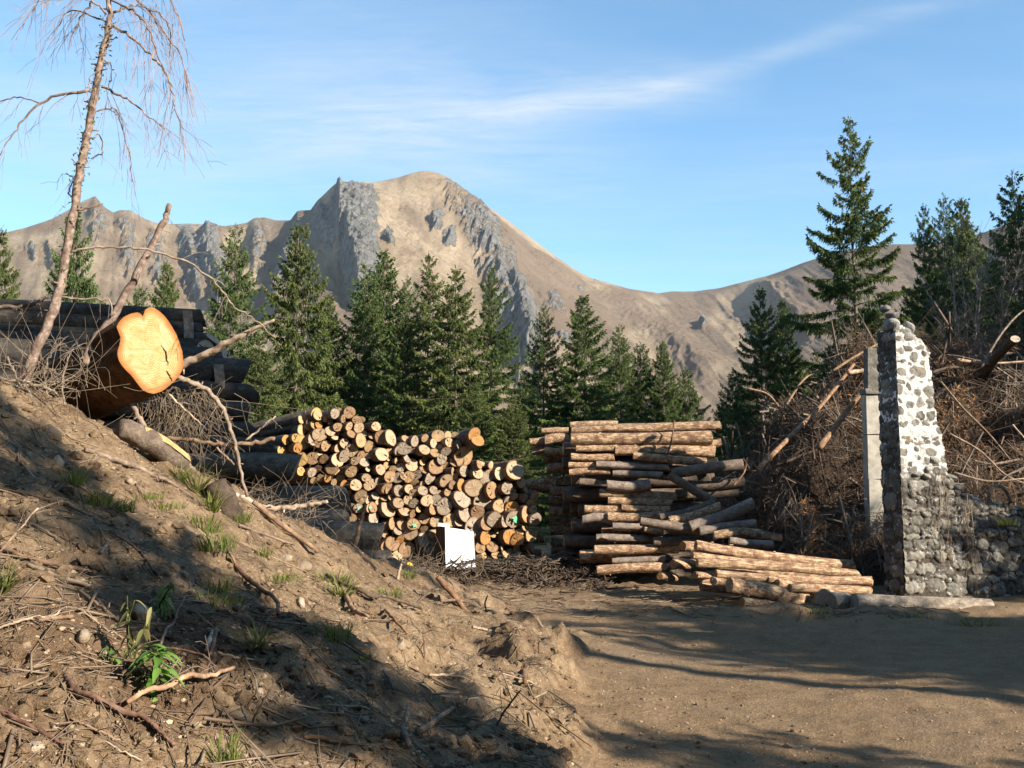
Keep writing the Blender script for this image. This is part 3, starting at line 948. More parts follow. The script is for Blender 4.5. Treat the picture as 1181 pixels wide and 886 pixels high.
# ------------------------------------------------------------------ spruces
def spruce_data(seed, Ht, Rb, olive=False, gap=0.42, ragged=0.25, low=0.05, lean=0.0, droop=0.5, dens=1.0):
    """meshes of one spruce: trunk, crown (needle sprays), cones"""
    rng = np.random.default_rng(seed)
    tr, cr, co = MB(), MB(), MB()
    n = 14
    zs = np.linspace(0, Ht * 0.985, n)
    bend = np.cumsum(rng.normal(0, 0.012 * Ht / 10, (n, 2)), axis=0)
    tp = np.c_[bend, zs]
    r0 = Ht * 0.010
    tube(tr, tp, r0 * (1 - zs / Ht) ** 1.1 + 0.008, 8)
    V, F, T = [], [], []

    def blades(c, axis, ln, wd, tone):
        # c: k x 3 roots, axis: k x 3 unit directions
        k = len(c)
        rnd = rng.normal(size=(k, 3))
        side = np.cross(axis, rnd); side /= np.linalg.norm(side, axis=1, keepdims=True) + 1e-9
        ln = ln[:, None]; wd = wd[:, None]
        up = np.cross(side, axis)
        v = np.stack([c, c + axis * ln * 0.45 + side * wd, c + axis * ln - np.array([0, 0, 1]) * ln * 0.12, c + axis * ln * 0.45 - side * wd + up * wd * 0.5], 1)
        V.append(v.reshape(-1, 3)); T.append(np.repeat(tone, 4))
    z = low * Ht
    ang0 = rng.uniform(0, 6.28)
    while z < Ht * 0.985:
        t = z / Ht
        env = 1.5 * Rb * ((1 - t) ** 0.9) * (0.72 + 0.28 * min(1.0, t / 0.12)) + 0.08
        nb = int(rng.integers(5, 8)) if t < 0.9 else int(rng.integers(3, 5))
        ang0 += rng.uniform(0.4, 1.1)
        bx = np.interp(z, zs, tp[:, 0]); by = np.interp(z, zs, tp[:, 1])
        for k in range(nb):
            az = ang0 + k * 2 * math.pi / nb + rng.normal(0, 0.22)
            L = env * rng.uniform(1 - ragged * 1.6, 1 + ragged * 0.8)
            if rng.random() < 0.06: L *= 0.45
            if L < 0.08: continue
            el0 = R(-8 + 48 * t ** 1.5 + rng.normal(0, 7))
            dirh = np.array([math.cos(az), math.sin(az), 0])
            s = np.linspace(0, 1, 9)
            hx = L * s
            hz = L * (math.tan(el0) * s - droop * 0.75 * s ** 2 * (1 - 0.6 * t) + droop * 0.42 * s ** 4)
            P = np.array([bx, by, z + rng.uniform(-0.12, 0.12)]) + np.outer(hx, dirh) + np.outer(hz, [0, 0, 1])
            tube(tr, P[:8:2], np.array([0.018, 0.012, 0.008, 0.004]) * (0.5 + L / 2.2), 3, cap=False)
            # needles along the branch
            lat = np.cross(dirh, [0, 0, 1.0])
            m = max(5, int(L / 0.042 * dens))
            ss = np.sqrt(rng.uniform(0.03 + 0.10 * (1 - t), 1, m))
            root = np.stack([np.interp(ss, s, P[:, i]) for i in range(3)], 1)
            sd = rng.choice([-1, 1], m)
            tl = (0.10 + 0.34 * L * (1.08 - ss)) * rng.uniform(0.55, 1.15, m)
            tl = np.minimum(tl, 0.75)
            fwd = dirh * 0.75 + lat * sd[:, None] * rng.uniform(0.6, 1.1, (m, 1))
            fwd[:, 2] += rng.uniform(-0.45, 0.05, m) - 0.25 * droop
            fwd /= np.linalg.norm(fwd, axis=1, keepdims=True)
            reps = 6
            for q in range(reps):
                c = root + fwd * (tl * q / reps)[:, None] + rng.normal(0, 0.012, (m, 3))
                ax = fwd + rng.normal(0, 0.33, (m, 3)); ax[:, 2] -= 0.18 * q * droop
                ax /= np.linalg.norm(ax, axis=1, keepdims=True)
                tone = np.clip(0.33 + 0.32 * ss + 0.1 * q / reps + rng.normal(0, 0.14, m), 0, 1)
                blades(c, ax, tl / reps * 1.35 + 0.06, rng.uniform(0.014, 0.033, m), tone)
            # hanging sprays under the branch
            h = int(m * 1.0 * droop / 0.5)
            ss = rng.uniform(0.12, 0.98, h)
            root = np.stack([np.interp(ss, s, P[:, i]) for i in range(3)], 1) + lat * rng.normal(0, 0.10 * L, (h, 1)) * (1.05 - ss)[:, None]
            ax = np.tile([0, 0, -1.0], (h, 1)) + dirh * 0.25 + rng.normal(0, 0.25, (h, 3))
            ax /= np.linalg.norm(ax, axis=1, keepdims=True)
            blades(root, ax, rng.uniform(0.12, 0.34, h) * (0.6 + 0.4 * min(1, L)), rng.uniform(0.010, 0.026, h), np.clip(rng.normal(0.36, 0.13, h), 0, 1))
            # tip
            ax = np.tile(dirh * 0.8 + np.array([0, 0, 0.3]), (3, 1)) + rng.normal(0, 0.2, (3, 3))
            ax /= np.linalg.norm(ax, axis=1, keepdims=True)
            blades(np.tile(P[-1], (3, 1)), ax, rng.uniform(0.12, 0.22, 3), rng.uniform(0.02, 0.035, 3), np.full(3, 0.7))
            if t > 0.66 and rng.random() < 0.5:
                for _ in range(int(rng.integers(1, 4))):
                    c0 = P[int(rng.integers(4, 9))] + rng.normal(0, 0.05, 3)
                    for q in range(3):
                        blades(c0[None] + rng.normal(0, .012, (1, 3)), np.array([[0, 0, -1.0]]) + rng.normal(0, .1, (1, 3)), np.array([0.15]), np.array([0.022]), np.array([2.0]))
        z += gap * (1.0 - 0.45 * t) * rng.uniform(0.75, 1.25)
    # leader
    k = 26
    zt = rng.uniform(0.93, 1.0, k) * Ht
    root = np.c_[np.interp(zt, zs, tp[:, 0]), np.interp(zt, zs, tp[:, 1]), zt]
    ax = rng.normal(0, 0.5, (k, 3)); ax[:, 2] = np.abs(ax[:, 2]) + 0.7; ax /= np.linalg.norm(ax, axis=1, keepdims=True)
    blades(root, ax, rng.uniform(0.1, 0.24, k), rng.uniform(0.012, 0.026, k), np.full(k, 0.6))
    v = np.concatenate(V)
    cr.add(v, np.arange(len(v)).reshape(-1, 4), np.concatenate(T))
    mt = tr.mesh("trunk"); mt.materials.append(M['trunk'])
    mc = cr.mesh("crown", smooth=False, attr="tone"); mc.materials.append(M['needles_olive' if olive else 'needles'])
    return mt, mc, None, Ht


SPRUCE = [spruce_data(11, 14, 2.6), spruce_data(12, 13, 2.5, olive=True, droop=0.8, dens=1.15), spruce_data(13, 12, 2.2, gap=0.36, dens=1.2),
          spruce_data(14, 15, 3.0, gap=0.55, ragged=0.36, droop=0.4, dens=1.5), spruce_data(15, 9, 2.3, gap=0.33), spruce_data(16, 13, 2.3, olive=True, ragged=0.35, droop=0.6)]
PROTO_LIBRARY = {}


def spruce(kind, x, y, height, width, rot, label, group="spruces standing behind the log stacks", z=None, name="spruce_tree"):
    mt, mc, mo, Ht = SPRUCE[kind]
    z = g1(x, y) - 0.1 if z is None else z
    root = empty(name, (x, y, z))
    root.rotation_euler = (0, 0, rot)
    k = height / Ht
    root.scale = (k * width, k * width, k)
    tagged(root, label, "spruce tree", group)
    for nm, me in (("trunk", mt), ("crown", mc), ("cones", mo)):
        if me is None: continue
        o = bpy.data.objects.new(nm, me); C.objects.link(o); o.parent = root
    return root


TREES = [  # pixel of the tip, distance, kind, width, label
    (2, 262, 30, 1, 0.75, "spruce only half in view at the picture edge beyond the stacked dark logs"),
    (86, 243, 34, 4, 0.62, "narrow spruce rising behind the thin leaning dead larch"),
    (193, 300, 38, 2, 0.75, "short spruce whose tip shows just above the sawn trunk face"),
    (160, 330, 42, 4, 0.7, "small spruce behind the broken branch stub, next to the short spruce"),
    (120, 345, 45, 2, 0.8, "smallest spruce tip above the dark logs, beside the leaning larch"),
    (272, 260, 33, 0, 0.85, "dark spruce just clear of the stepped end of the dark log stack"),
    (345, 256, 36, 1, 1.0, "broad yellowish spruce towering over the top of the end-on log stack"),
    (381, 338, 40, 2, 0.95, "low dark spruce tucked against the broad yellowish spruce"),
    (300, 385, 31, 1, 1.15, "low spruce of drooping pale sprays in front of the broad spruce"),
    (424, 302, 40, 0, 0.95, "first of the pair of close-set dark spruces below the rocky crags"),
    (441, 286, 42, 2, 0.95, "taller of the pair of close-set dark spruces below the rocky crags"),
    (468, 318, 38, 0, 0.8, "slim spruce between the close-set pair and the cone-laden spruce"),
    (495, 290, 41, 5, 0.85, "cone-laden spruce with a brownish pointed tip under the summit"),
    (527, 308, 37, 1, 1.05, "spruce with long drooping green sprays beside the cone-laden one"),
    (568, 306, 39, 3, 0.85, "open-branched dark spruce with gaps, directly above the white board"),
    (590, 455, 30, 1, 1.35, "low weeping yellow-green spruce in the gap between the two stacks"),
    (545, 440, 31, 2, 1.2, "low bushy spruce behind the end-on log stack near the gap"),
    (626, 350, 44, 0, 0.85, "dark narrow spruce beyond the near end of the sideways log stack"),
    (673, 338, 43, 2, 1.05, "tallest spruce standing over the sideways log stack"),
    (714, 374, 46, 0, 0.95, "mid-height spruce behind the middle of the sideways log stack"),
    (738, 396, 47, 4, 0.9, "spruce squeezed between two others over the sideways stack"),
    (763, 392, 46, 2, 0.85, "spruce next to the last one over the far end of the sideways stack"),
    (790, 425, 48, 4, 0.9, "lowest and last spruce of the row above the sideways stack"),
    (877, 330, 34, 1, 0.85, "bushy spruce standing before the brush heap and the open hillside"),
    (904, 344, 36, 2, 0.75, "thin spruce close behind the bushy one by the brush heap"),
    (845, 430, 38, 4, 0.95, "small low spruce at the foot of the bushy one"),
    (978, 135, 33, 3, 0.86, "tallest spruce of all, open-branched, behind the ruined wall"),
    (958, 395, 31, 1, 1.1, "low green spruce at the foot of the tallest one by the ruined wall"),
    (1064, 236, 36, 3, 0.62, "spindly spruce top beside the dense group beyond the ruin"),
    (1086, 224, 38, 0, 0.72, "dense dark spruce beyond the ruin, taller of two adjoining tips"),
    (1105, 226, 37, 2, 0.75, "dense dark spruce beyond the ruin, nearer the bare grey tree"),
    (1167, 199, 33, 0, 0.9, "tall dark spruce cut by the picture edge behind the brush heap"),
    (1195, 260, 35, 2, 0.9, "spruce barely in view at the edge behind the brush heap"),
    (1050, 330, 40, 2, 0.95, "dark low spruce filling the gap behind the top of the ruin"),
    (1125, 268, 41, 0, 1.0, "dense dark spruce directly behind the bare grey tree"),
    (1148, 300, 36, 1, 1.1, "drooping green spruce between the bare tree and the edge spruce"),
    (1135, 320, 39, 4, 0.95, "dark low spruce behind the bare grey tree"),
]
_rt = random.Random(5)
for i, (px, py, Y, kd, wd, lab) in enumerate(TREES):
    p = at(px, py, Y)
    g = g1(p.x, p.y) - 0.1
    spruce(kd, p.x, p.y, p.z - g, wd * 1.0, _rt.uniform(0, 6.28), lab)

# more forest farther off fills the gaps low between the stacks
FARSET = [(330, 410, 58, 0), (405, 420, 60, 2), (455, 400, 62, 0), (515, 410, 58, 2), (555, 420, 60, 0), (608, 430, 62, 2), (650, 420, 60, 0), (695, 430, 62, 2),
          (728, 436, 60, 0), (778, 452, 62, 2), (806, 470, 64, 0), (828, 478, 60, 2), (860, 440, 58, 0), (918, 400, 58, 2), (940, 410, 60, 0), (250, 400, 60, 2), (215, 395, 62, 0), (60, 395, 60, 2), (30, 410, 62, 0), (1010, 380, 58, 0), (1120, 380, 58, 2)]
for i, (px, py, Y, kd) in enumerate(FARSET):
    p = at(px, py, Y)
    g = g1(p.x, p.y) - 0.1
    spruce(kd, p.x, p.y, p.z - g, 1.15, _rt.uniform(0, 6.28), "dark spruce of the second row whose top only fills a gap between nearer spruces", "second row of spruces")

# trees beside and behind the photographer: they throw the long shadows over the track, the bank and the dark pile
SPRUCE.append(spruce_data(19, 20, 4.2, low=0.62, gap=0.42, ragged=0.3, dens=0.8))


def by_sun(a, c):
    """ground point from the distance along the sun's bearing (a) and across it (c)"""
    s, k = math.sin(R(SUN_AZ)), math.cos(R(SUN_AZ))
    return s * a + k * c, -k * a + s * c


SHADE = [(9.0, 9.8, 6.9, 0, 1.2), (9.2, 10.8, 7.7, 1, 1.4), (9.0, 11.8, 7.8, 2, 1.6), (9.5, 12.8, 8.0, 0, 1.4), (10.0, 13.6, 7.9, 2, 1.3), (9.5, 14.4, 5.6, 4, 1.2), (11.5, 11.0, 8.2, 2, 1.3), (12.5, 12.4, 8.8, 1, 1.3), (13.0, 13.4, 7.9, 4, 1.1),
         (10.0, 3.95, 11.3, 2, 0.72), (8.0, 6.0, 5.8, 4, 1.35), (7.6, 4.6, 4.1, 4, 1.2), (9.5, 16.85, 10.6, 2, 0.62), (14.0, 8.8, 20.0, 6, 1.1), (14.6, 10.0, 20.0, 6, 1.0)]
# unseen spruces added round the clearing to block sky light and deepen shade
RIMTREES = [(-13, 2, 15, 0), (-16, 8, 16, 2), (-12, -4, 14, 1), (-8, -8, 16, 0), (-4, -10, 15, 2), (0.5, -9.5, 16, 1), (-17, -3, 18, 0), (-11, -12, 18, 2), (-20, 14, 17, 1), (4.5, -12, 17, 0), (-2, -15, 19, 0),
            (8, -9, 18, 1), (12, -9.5, 18, 2), (-6, -6, 15, 0), (2.5, -15, 19, 2), (15.5, 17, 13, 0), (17, 21, 15, 2), (19, 25, 16, 1), (20, 18.5, 16, 0), (22, 30, 17, 2), (-21, 20, 15, 1), (-27, 27, 16, 0)]
for x, y, h, kd in RIMTREES:
    spruce(kd, x, y, h, 1.25, _rt.uniform(0, 6.28), "unseen spruce added to block sky light at the forest edge outside the picture", "forest edge outside the picture")
for a_, c_, h, kd, wd in SHADE:
    x, y = by_sun(a_, c_)
    spruce(kd, x, y, h, wd, _rt.uniform(0, 6.28), "spruce outside the picture whose shadow lies across the track", "spruces outside the picture")

# ------------------------------------------------------------------ logs
def log_variant(seed, sides=18, rings=7):
    """unit log: z from 0 (its show end) to -1, radius about 1; returns bark, near disc, far disc"""
    rng = np.random.default_rng(seed)
    ang = np.linspace(0, 2 * math.pi, sides, endpoint=False)
    out = 1 + 0.05 * rng.normal() * np.cos(2 * ang + rng.uniform(0, 6)) + 0.06 * np.cos(3 * ang + rng.uniform(0, 6)) * rng.uniform(0, 1) + 0.02 * rng.normal(size=sides)
    if seed % 4 == 0:
        out *= 1 - 0.16 * np.exp(-((ang - rng.uniform(1, 5)) / 0.4) ** 2)
    tilt = rng.normal(0, 0.010, 2)
    zz = np.array([0, -0.01, -0.12, -0.35, -0.6, -0.85, -0.99, -1.0])
    V = []
    bend = rng.normal(0, 0.30, 2)
    for k, z in enumerate(zz):
        r = out * (1 - 0.10 * -z) * (1 + 0.045 * rng.normal(size=sides) * (0.3 if k < 2 else 1)) * (1 + 0.03 * math.sin(z * 9 + seed))
        if k == 0: r = out * 0.985
        if k == len(zz) - 1: r = out * 0.88
        x, y = np.cos(ang) * r, np.sin(ang) * r
        s = math.sin(math.pi * -z)
        zc = np.full(sides, z) + ((tilt[0] * x + tilt[1] * y) if k <= 1 else 0)
        V.append(np.c_[x + bend[0] * s, y + bend[1] * s, zc])
    n = len(zz)
    vv = np.concatenate(V)
    i = np.arange(n - 1)[:, None] * sides; j = np.arange(sides)[None]; j2 = (j + 1) % sides
    q = np.stack([i + j, i + sides + j, i + sides + j2, i + j2], -1).reshape(-1, 4)

    def disc(ring, f, dz, flip):
        mb = MB()
        c = ring.mean(0)
        rim = c + (ring - c) * f; rim[:, 2] += dz
        mid = c + (ring - c) * f * 0.5; mid[:, 2] += dz + rng.normal(0, 0.0012, len(mid))
        v = np.concatenate([rim, mid, [c + [0, 0, dz]]])
        k = np.arange(sides); k2 = (k + 1) % sides
        a = np.stack([k, k2, sides + k2, sides + k], -1)
        b = np.stack([sides + k, sides + k2, np.full(sides, 2 * sides)], -1)
        if flip: a, b = a[:, ::-1], b[:, ::-1]
        mb.add(v, a); mb.f.append(b)
        me = mb.mesh("cut_end", smooth=False)
        me.materials.append(M['cut'])
        return me
    mb = MB(); mb.add(vv, q)
    mb.f.append(np.arange(sides)[None]); mb.f.append((np.arange(sides)[::-1] + (n - 1) * sides)[None])
    # branch knots
    for _ in range(5):
        a = rng.uniform(0, 6.28); z = -rng.uniform(0.05, 0.95)
        c = np.array([math.cos(a) * 0.93, math.sin(a) * 0.93, z])
        o = ICO1[0] * [0.14, 0.14, 0.010]
        mb.add(c + o, ICO1[1])
    bark = {}
    for key in ('bark_fresh', 'bark_old', 'bark_grey'):
        me = mb.mesh("log")
        me.materials.append(M[key])
        bark[key] = me
    return bark, disc(V[0], 0.93, 0.0010, False), disc(V[-1], 0.93, -0.0010, True)


LOGV = [log_variant(100 + k) for k in range(12)]
TONES = {"pale": (0.43, 0.315, 0.20), "tan": (0.36, 0.238, 0.132), "orange": (0.38, 0.195, 0.065), "greyish": (0.31, 0.252, 0.19), "yellow": (0.40, 0.26, 0.095), "brown": (0.27, 0.17, 0.095), "white": (0.52, 0.44, 0.34)}
_lr = random.Random(8)


def log(end, direction, length, r, mat, tone, label, cat="log", group=None, ends=(True, True), barktint=(1, 1, 1), name="log", oval=1.0):
    """a log whose show end is at `end`, its outward normal along `direction`"""
    bark, d0, d1 = LOGV[_lr.randrange(len(LOGV))]
    o = bpy.data.objects.new(name, bark[mat])
    C.objects.link(o)
    d = Vector(direction).normalized()
    rot = d.to_track_quat('Z', 'Y').to_matrix() @ Matrix.Rotation(_lr.uniform(0, 6.28), 3, 'Z')
    o.matrix_world = Matrix.Translation(end) @ rot.to_4x4() @ Matrix.Diagonal((r, r * oval, length, 1))
    o.color = (*barktint, 1)
    tagged(o, label, cat, group)
    for me, use in ((d0, ends[0]), (d1, ends[1])):
        if use:
            c = bpy.data.objects.new("cut_end", me)
            C.objects.link(c)
            c.parent = o
            t = TONES[tone]
            k = _lr.uniform(0.85, 1.12)
            c.color = (t[0] * k, t[1] * k, t[2] * k, 1)
    return o


HID_BARK, HID_CUT = MB(), MB()


def hidden_log(end, direction, length, r):
    """a log of the inner layers: goes into the one mesh of all logs that hardly show"""
    bark, d0, d1 = LOGV[_lr.randrange(len(LOGV))]
    rot = Vector(direction).normalized().to_track_quat('Z', 'Y').to_matrix() @ Matrix.Rotation(_lr.uniform(0, 6.28), 3, 'Z')
    mt = np.array(Matrix.Translation(end) @ rot.to_4x4() @ Matrix.Diagonal((r, r, length, 1)))
    for mb, me in ((HID_BARK, bark['bark_old']), (HID_CUT, d0), (HID_CUT, d1)):
        v = np.empty(len(me.vertices) * 3); me.vertices.foreach_get("co", v)
        v = v.reshape(-1, 3) @ mt[:3, :3].T + mt[:3, 3]
        mb.add(v, [tuple(p.vertices) for p in me.polygons])


ORD = ["zeroth", "first", "second", "third", "fourth", "fifth", "sixth", "seventh", "eighth", "ninth", "tenth", "eleventh", "twelfth", "thirteenth", "fourteenth", "fifteenth", "sixteenth", "seventeenth",
       "eighteenth", "nineteenth", "twentieth", "twenty-first", "twenty-second", "twenty-third", "twenty-fourth", "twenty-fifth", "twenty-sixth", "twenty-seventh", "twenty-eighth", "twenty-ninth", "thirtieth"] + ["%dth" % k for k in range(31, 60)]

# --- the end-on stack: every sawn end as seen, (pixel x, pixel y, width, height)
ENDS = [(366.7, 479.2, 11.3, 12.4, 'tan'), (368.7, 488.9, 8.6, 9.9, 'orange'), (384.8, 477.6, 10.2, 11.7, 'greyish'), (403.0, 475.8, 8.6, 13.5, 'brown'), (395.1, 483.2, 10.8, 9.5, 'brown'), (411.2, 484.4, 13.1, 9.0, 'brown'), (380.3, 497.7, 9.0, 11.7, 'pale'), (388.2, 492.9, 8.6, 10.4, 'tan'), (401.2, 492.3, 10.2, 9.5, 'pale'), (387.2, 502.9, 8.1, 8.1, 'pale'), (403.5, 501.1, 8.6, 9.0, 'brown'), (414.8, 492.9, 13.5, 13.5, 'pale'), (433.3, 492.0, 11.7, 10.8, 'pale'), (339.6, 505.6, 7.7, 9.9, 'yellow'), (330.2, 507.4, 9.9, 11.3, 'orange'), (342.1, 517.1, 9.0, 11.7, 'orange'), (349.8, 510.1, 12.2, 17.6, 'yellow'), (360.8, 507.4, 9.5, 14.0, 'greyish'), (367.4, 501.7, 10.4, 15.8, 'pale'), (366.9, 511.5, 7.7, 7.7, 'brown'), (376.9, 513.7, 9.9, 13.5, 'tan'), (396.7, 511.9, 8.1, 12.2, 'pale'), (414.8, 508.5, 18.1, 16.9, 'tan'), (404.6, 519.8, 11.3, 15.8, 'pale'), (388.8, 517.5, 8.1, 9.0, 'pale'), (442.1, 504.0, 6.8, 15.8, 'brown'), (451.3, 505.1, 11.7, 19.2, 'pale'), (439.6, 524.3, 10.8, 15.8, 'pale'), (459.5, 520.5, 5.9, 11.3, 'greyish'), (347.1, 530.0, 13.5, 15.8, 'yellow'), (360.6, 528.8, 9.5, 14.4, 'brown'), (372.4, 530.0, 10.4, 9.5, 'brown'), (388.8, 530.4, 10.8, 17.2, 'pale'), (396.7, 526.6, 7.7, 14.4, 'greyish'), (409.1, 531.8, 8.1, 9.0, 'pale'), (417.0, 525.4, 5.4, 8.1, 'tan'), (420.4, 533.3, 6.8, 11.3, 'greyish'), (381.6, 540.6, 9.5, 13.1, 'brown'), (403.5, 544.6, 9.9, 13.5, 'tan'), (346.0, 543.9, 9.9, 11.3, 'yellow'), (358.8, 545.1, 11.3, 12.4, 'greyish'), (379.1, 551.4, 8.1, 6.8, 'orange'), (438.5, 541.7, 7.7, 13.1, 'pale'), (448.6, 550.3, 7.2, 14.0, 'tan'), (408.5, 559.7, 7.7, 13.5, 'pale'), (427.2, 558.6, 9.5, 14.4, 'pale'), (421.1, 551.4, 6.8, 9.0, 'pale'), (439.2, 554.8, 6.3, 11.3, 'greyish'), (457.0, 551.2, 8.6, 12.6, 'greyish'), (397.9, 558.8, 9.9, 10.4, 'orange'), (414.8, 573.5, 9.9, 15.8, 'pale'), (427.2, 577.3, 7.7, 11.3, 'pale'), (434.0, 571.7, 6.3, 10.8, 'greyish'), (444.8, 563.8, 6.8, 13.5, 'tan'), (449.8, 563.4, 6.3, 12.4, 'pale'), (459.5, 566.1, 7.2, 13.5, 'greyish'), (405.1, 586.8, 6.8, 12.4, 'pale'), (412.5, 586.4, 6.8, 11.3, 'greyish'), (423.8, 586.4, 6.8, 9.0, 'tan'), (429.4, 585.2, 9.0, 12.4, 'brown'), (458.1, 580.3, 8.1, 11.3, 'pale'), (447.5, 587.5, 13.5, 18.1, 'pale'), (430.6, 597.7, 11.3, 15.8, 'greyish'), (403.5, 597.7, 6.8, 10.2, 'tan'), (446.4, 607.8, 7.2, 11.3, 'tan'), (454.3, 603.8, 9.9, 14.9, 'tan'), (459.2, 612.3, 8.6, 9.9, 'greyish'), (444.6, 630.4, 6.8, 12.4, 'tan'), (452.0, 627.0, 10.8, 16.2, 'brown'), (456.5, 639.4, 9.9, 17.2, 'pale'), (441.9, 640.5, 5.4, 6.8, 'tan'), (500.3, 511.5, 7.3, 10.7, 'pale'), (516.2, 510.6, 5.6, 10.7, 'pale'), (521.8, 514.9, 6.4, 12.0, 'brown'), (528.7, 513.6, 7.3, 11.2, 'greyish'), (512.6, 521.1, 5.1, 8.2, 'greyish'), (487.9, 519.0, 7.3, 13.3, 'pale'), (500.8, 522.2, 6.9, 10.7, 'tan'), (509.3, 529.7, 7.3, 12.4, 'greyish'), (504.0, 537.6, 11.2, 18.5, 'brown'), (535.1, 526.5, 16.1, 23.6, 'tan'), (527.6, 530.8, 9.4, 14.6, 'pale'), (477.2, 509.3, 7.7, 12.9, 'greyish'), (469.7, 506.1, 8.6, 10.7, 'tan'), (476.1, 516.8, 7.7, 12.9, 'greyish'), (464.7, 517.9, 6.4, 15.0, 'greyish'), (469.7, 528.6, 6.4, 10.7, 'greyish'), (476.1, 536.1, 10.3, 15.0, 'pale'), (463.9, 538.9, 5.6, 9.0, 'greyish'), (490.0, 541.5, 9.9, 8.6, 'brown'), (481.9, 547.5, 6.4, 10.3, 'greyish'), (471.8, 550.1, 7.3, 13.3, 'tan'), (464.3, 549.0, 6.4, 9.9, 'tan'), (521.6, 543.6, 6.4, 10.3, 'tan'), (536.2, 543.2, 8.6, 13.3, 'greyish'), (550.5, 546.2, 8.2, 12.9, 'pale'), (551.6, 536.1, 7.3, 7.7, 'brown'), (497.5, 552.2, 9.9, 14.2, 'greyish'), (513.0, 554.8, 9.0, 15.0, 'pale'), (557.6, 554.4, 12.0, 20.4, 'greyish'), (566.8, 547.5, 7.7, 13.3, 'brown'), (575.9, 546.2, 9.9, 15.9, 'pale'), (592.6, 542.6, 15.4, 23.6, 'pale'), (544.7, 562.9, 12.9, 19.3, 'pale'), (532.9, 559.7, 12.9, 15.0, 'orange'), (567.3, 565.1, 11.2, 20.6, 'tan'), (584.0, 562.9, 7.7, 15.4, 'greyish'), (521.1, 559.7, 6.9, 9.9, 'brown'), (469.7, 564.0, 8.6, 12.0, 'pale'), (475.4, 569.4, 5.1, 8.6, 'pale'), (499.7, 565.5, 8.6, 8.6, 'greyish'), (509.3, 570.5, 6.4, 10.7, 'tan'), (516.9, 567.7, 6.0, 8.6, 'tan'), (485.3, 566.2, 5.1, 10.7, 'greyish'), (530.8, 575.8, 14.6, 21.0, 'greyish'), (539.0, 573.7, 8.6, 17.2, 'brown'), (558.3, 576.9, 12.4, 23.6, 'greyish'), (586.6, 578.0, 7.3, 10.7, 'greyish'), (574.8, 583.8, 8.6, 15.4, 'tan'), (492.2, 577.5, 7.3, 15.0, 'pale'), (470.7, 576.2, 8.6, 11.2, 'pale'), (477.2, 580.8, 6.4, 11.2, 'greyish'), (502.3, 576.9, 7.3, 12.9, 'greyish'), (466.0, 589.8, 10.7, 12.9, 'pale'), (476.1, 593.0, 6.4, 10.7, 'brown'), (498.2, 587.6, 7.3, 12.9, 'tan'), (511.1, 584.4, 13.3, 19.3, 'greyish'), (535.1, 593.0, 12.9, 19.3, 'greyish'), (551.2, 590.8, 9.0, 16.3, 'brown'), (591.3, 586.5, 9.4, 17.2, 'orange'), (607.2, 574.7, 7.3, 11.2, 'pale'), (607.6, 591.9, 10.7, 21.5, 'tan'), (613.4, 582.3, 7.3, 12.9, 'pale'), (616.2, 599.0, 6.9, 15.0, 'greyish'), (614.5, 587.6, 5.1, 8.6, 'pale'), (491.1, 598.3, 6.4, 12.9, 'brown'), (504.0, 601.6, 7.3, 14.2, 'pale'), (518.4, 599.8, 9.4, 15.9, 'tan'), (530.8, 599.4, 9.9, 17.2, 'greyish'), (559.8, 603.7, 9.9, 17.2, 'brown'), (567.7, 599.4, 7.7, 17.2, 'greyish'), (579.5, 602.0, 8.2, 12.9, 'greyish'), (589.8, 599.4, 9.4, 19.3, 'greyish'), (595.2, 605.9, 5.1, 10.7, 'pale'), (548.0, 609.1, 14.2, 25.7, 'greyish'), (559.8, 619.8, 15.0, 17.2, 'orange'), (588.3, 618.7, 7.7, 19.3, 'orange'), (467.5, 603.7, 11.6, 17.2, 'tan'), (474.6, 604.8, 7.3, 12.9, 'tan'), (489.6, 623.0, 12.9, 17.2, 'greyish'), (495.4, 635.5, 8.2, 12.0, 'tan'), (472.9, 615.5, 9.9, 15.0, 'pale'), (463.9, 623.0, 7.7, 14.2, 'orange'), (470.7, 633.7, 8.6, 19.3, 'brown'), (553.3, 631.6, 12.9, 12.9, 'tan'), (569.4, 630.5, 15.0, 12.9, 'brown'), (595.2, 623.0, 6.4, 12.9, 'orange'), (484.7, 644.5, 8.6, 10.7, 'orange'), (496.5, 646.6, 7.7, 10.7, 'orange'), (463.2, 648.8, 6.4, 10.7, 'greyish')]
# the stack's front is a plane; its ends look towards the track
AN = Vector((0.46, -0.885, 0.04)).normalized()
A0 = at(330, 560, 18.0)
FRONT = Vector((0.10, -0.995, 0.0))


def on_front(px, py):
    d = ray(px, py)
    n = FRONT
    o = Vector((0, 0, EYE))
    t = (A0 - o).dot(n) / d.dot(n)
    return o + d * t


FRONT_LOGS = []


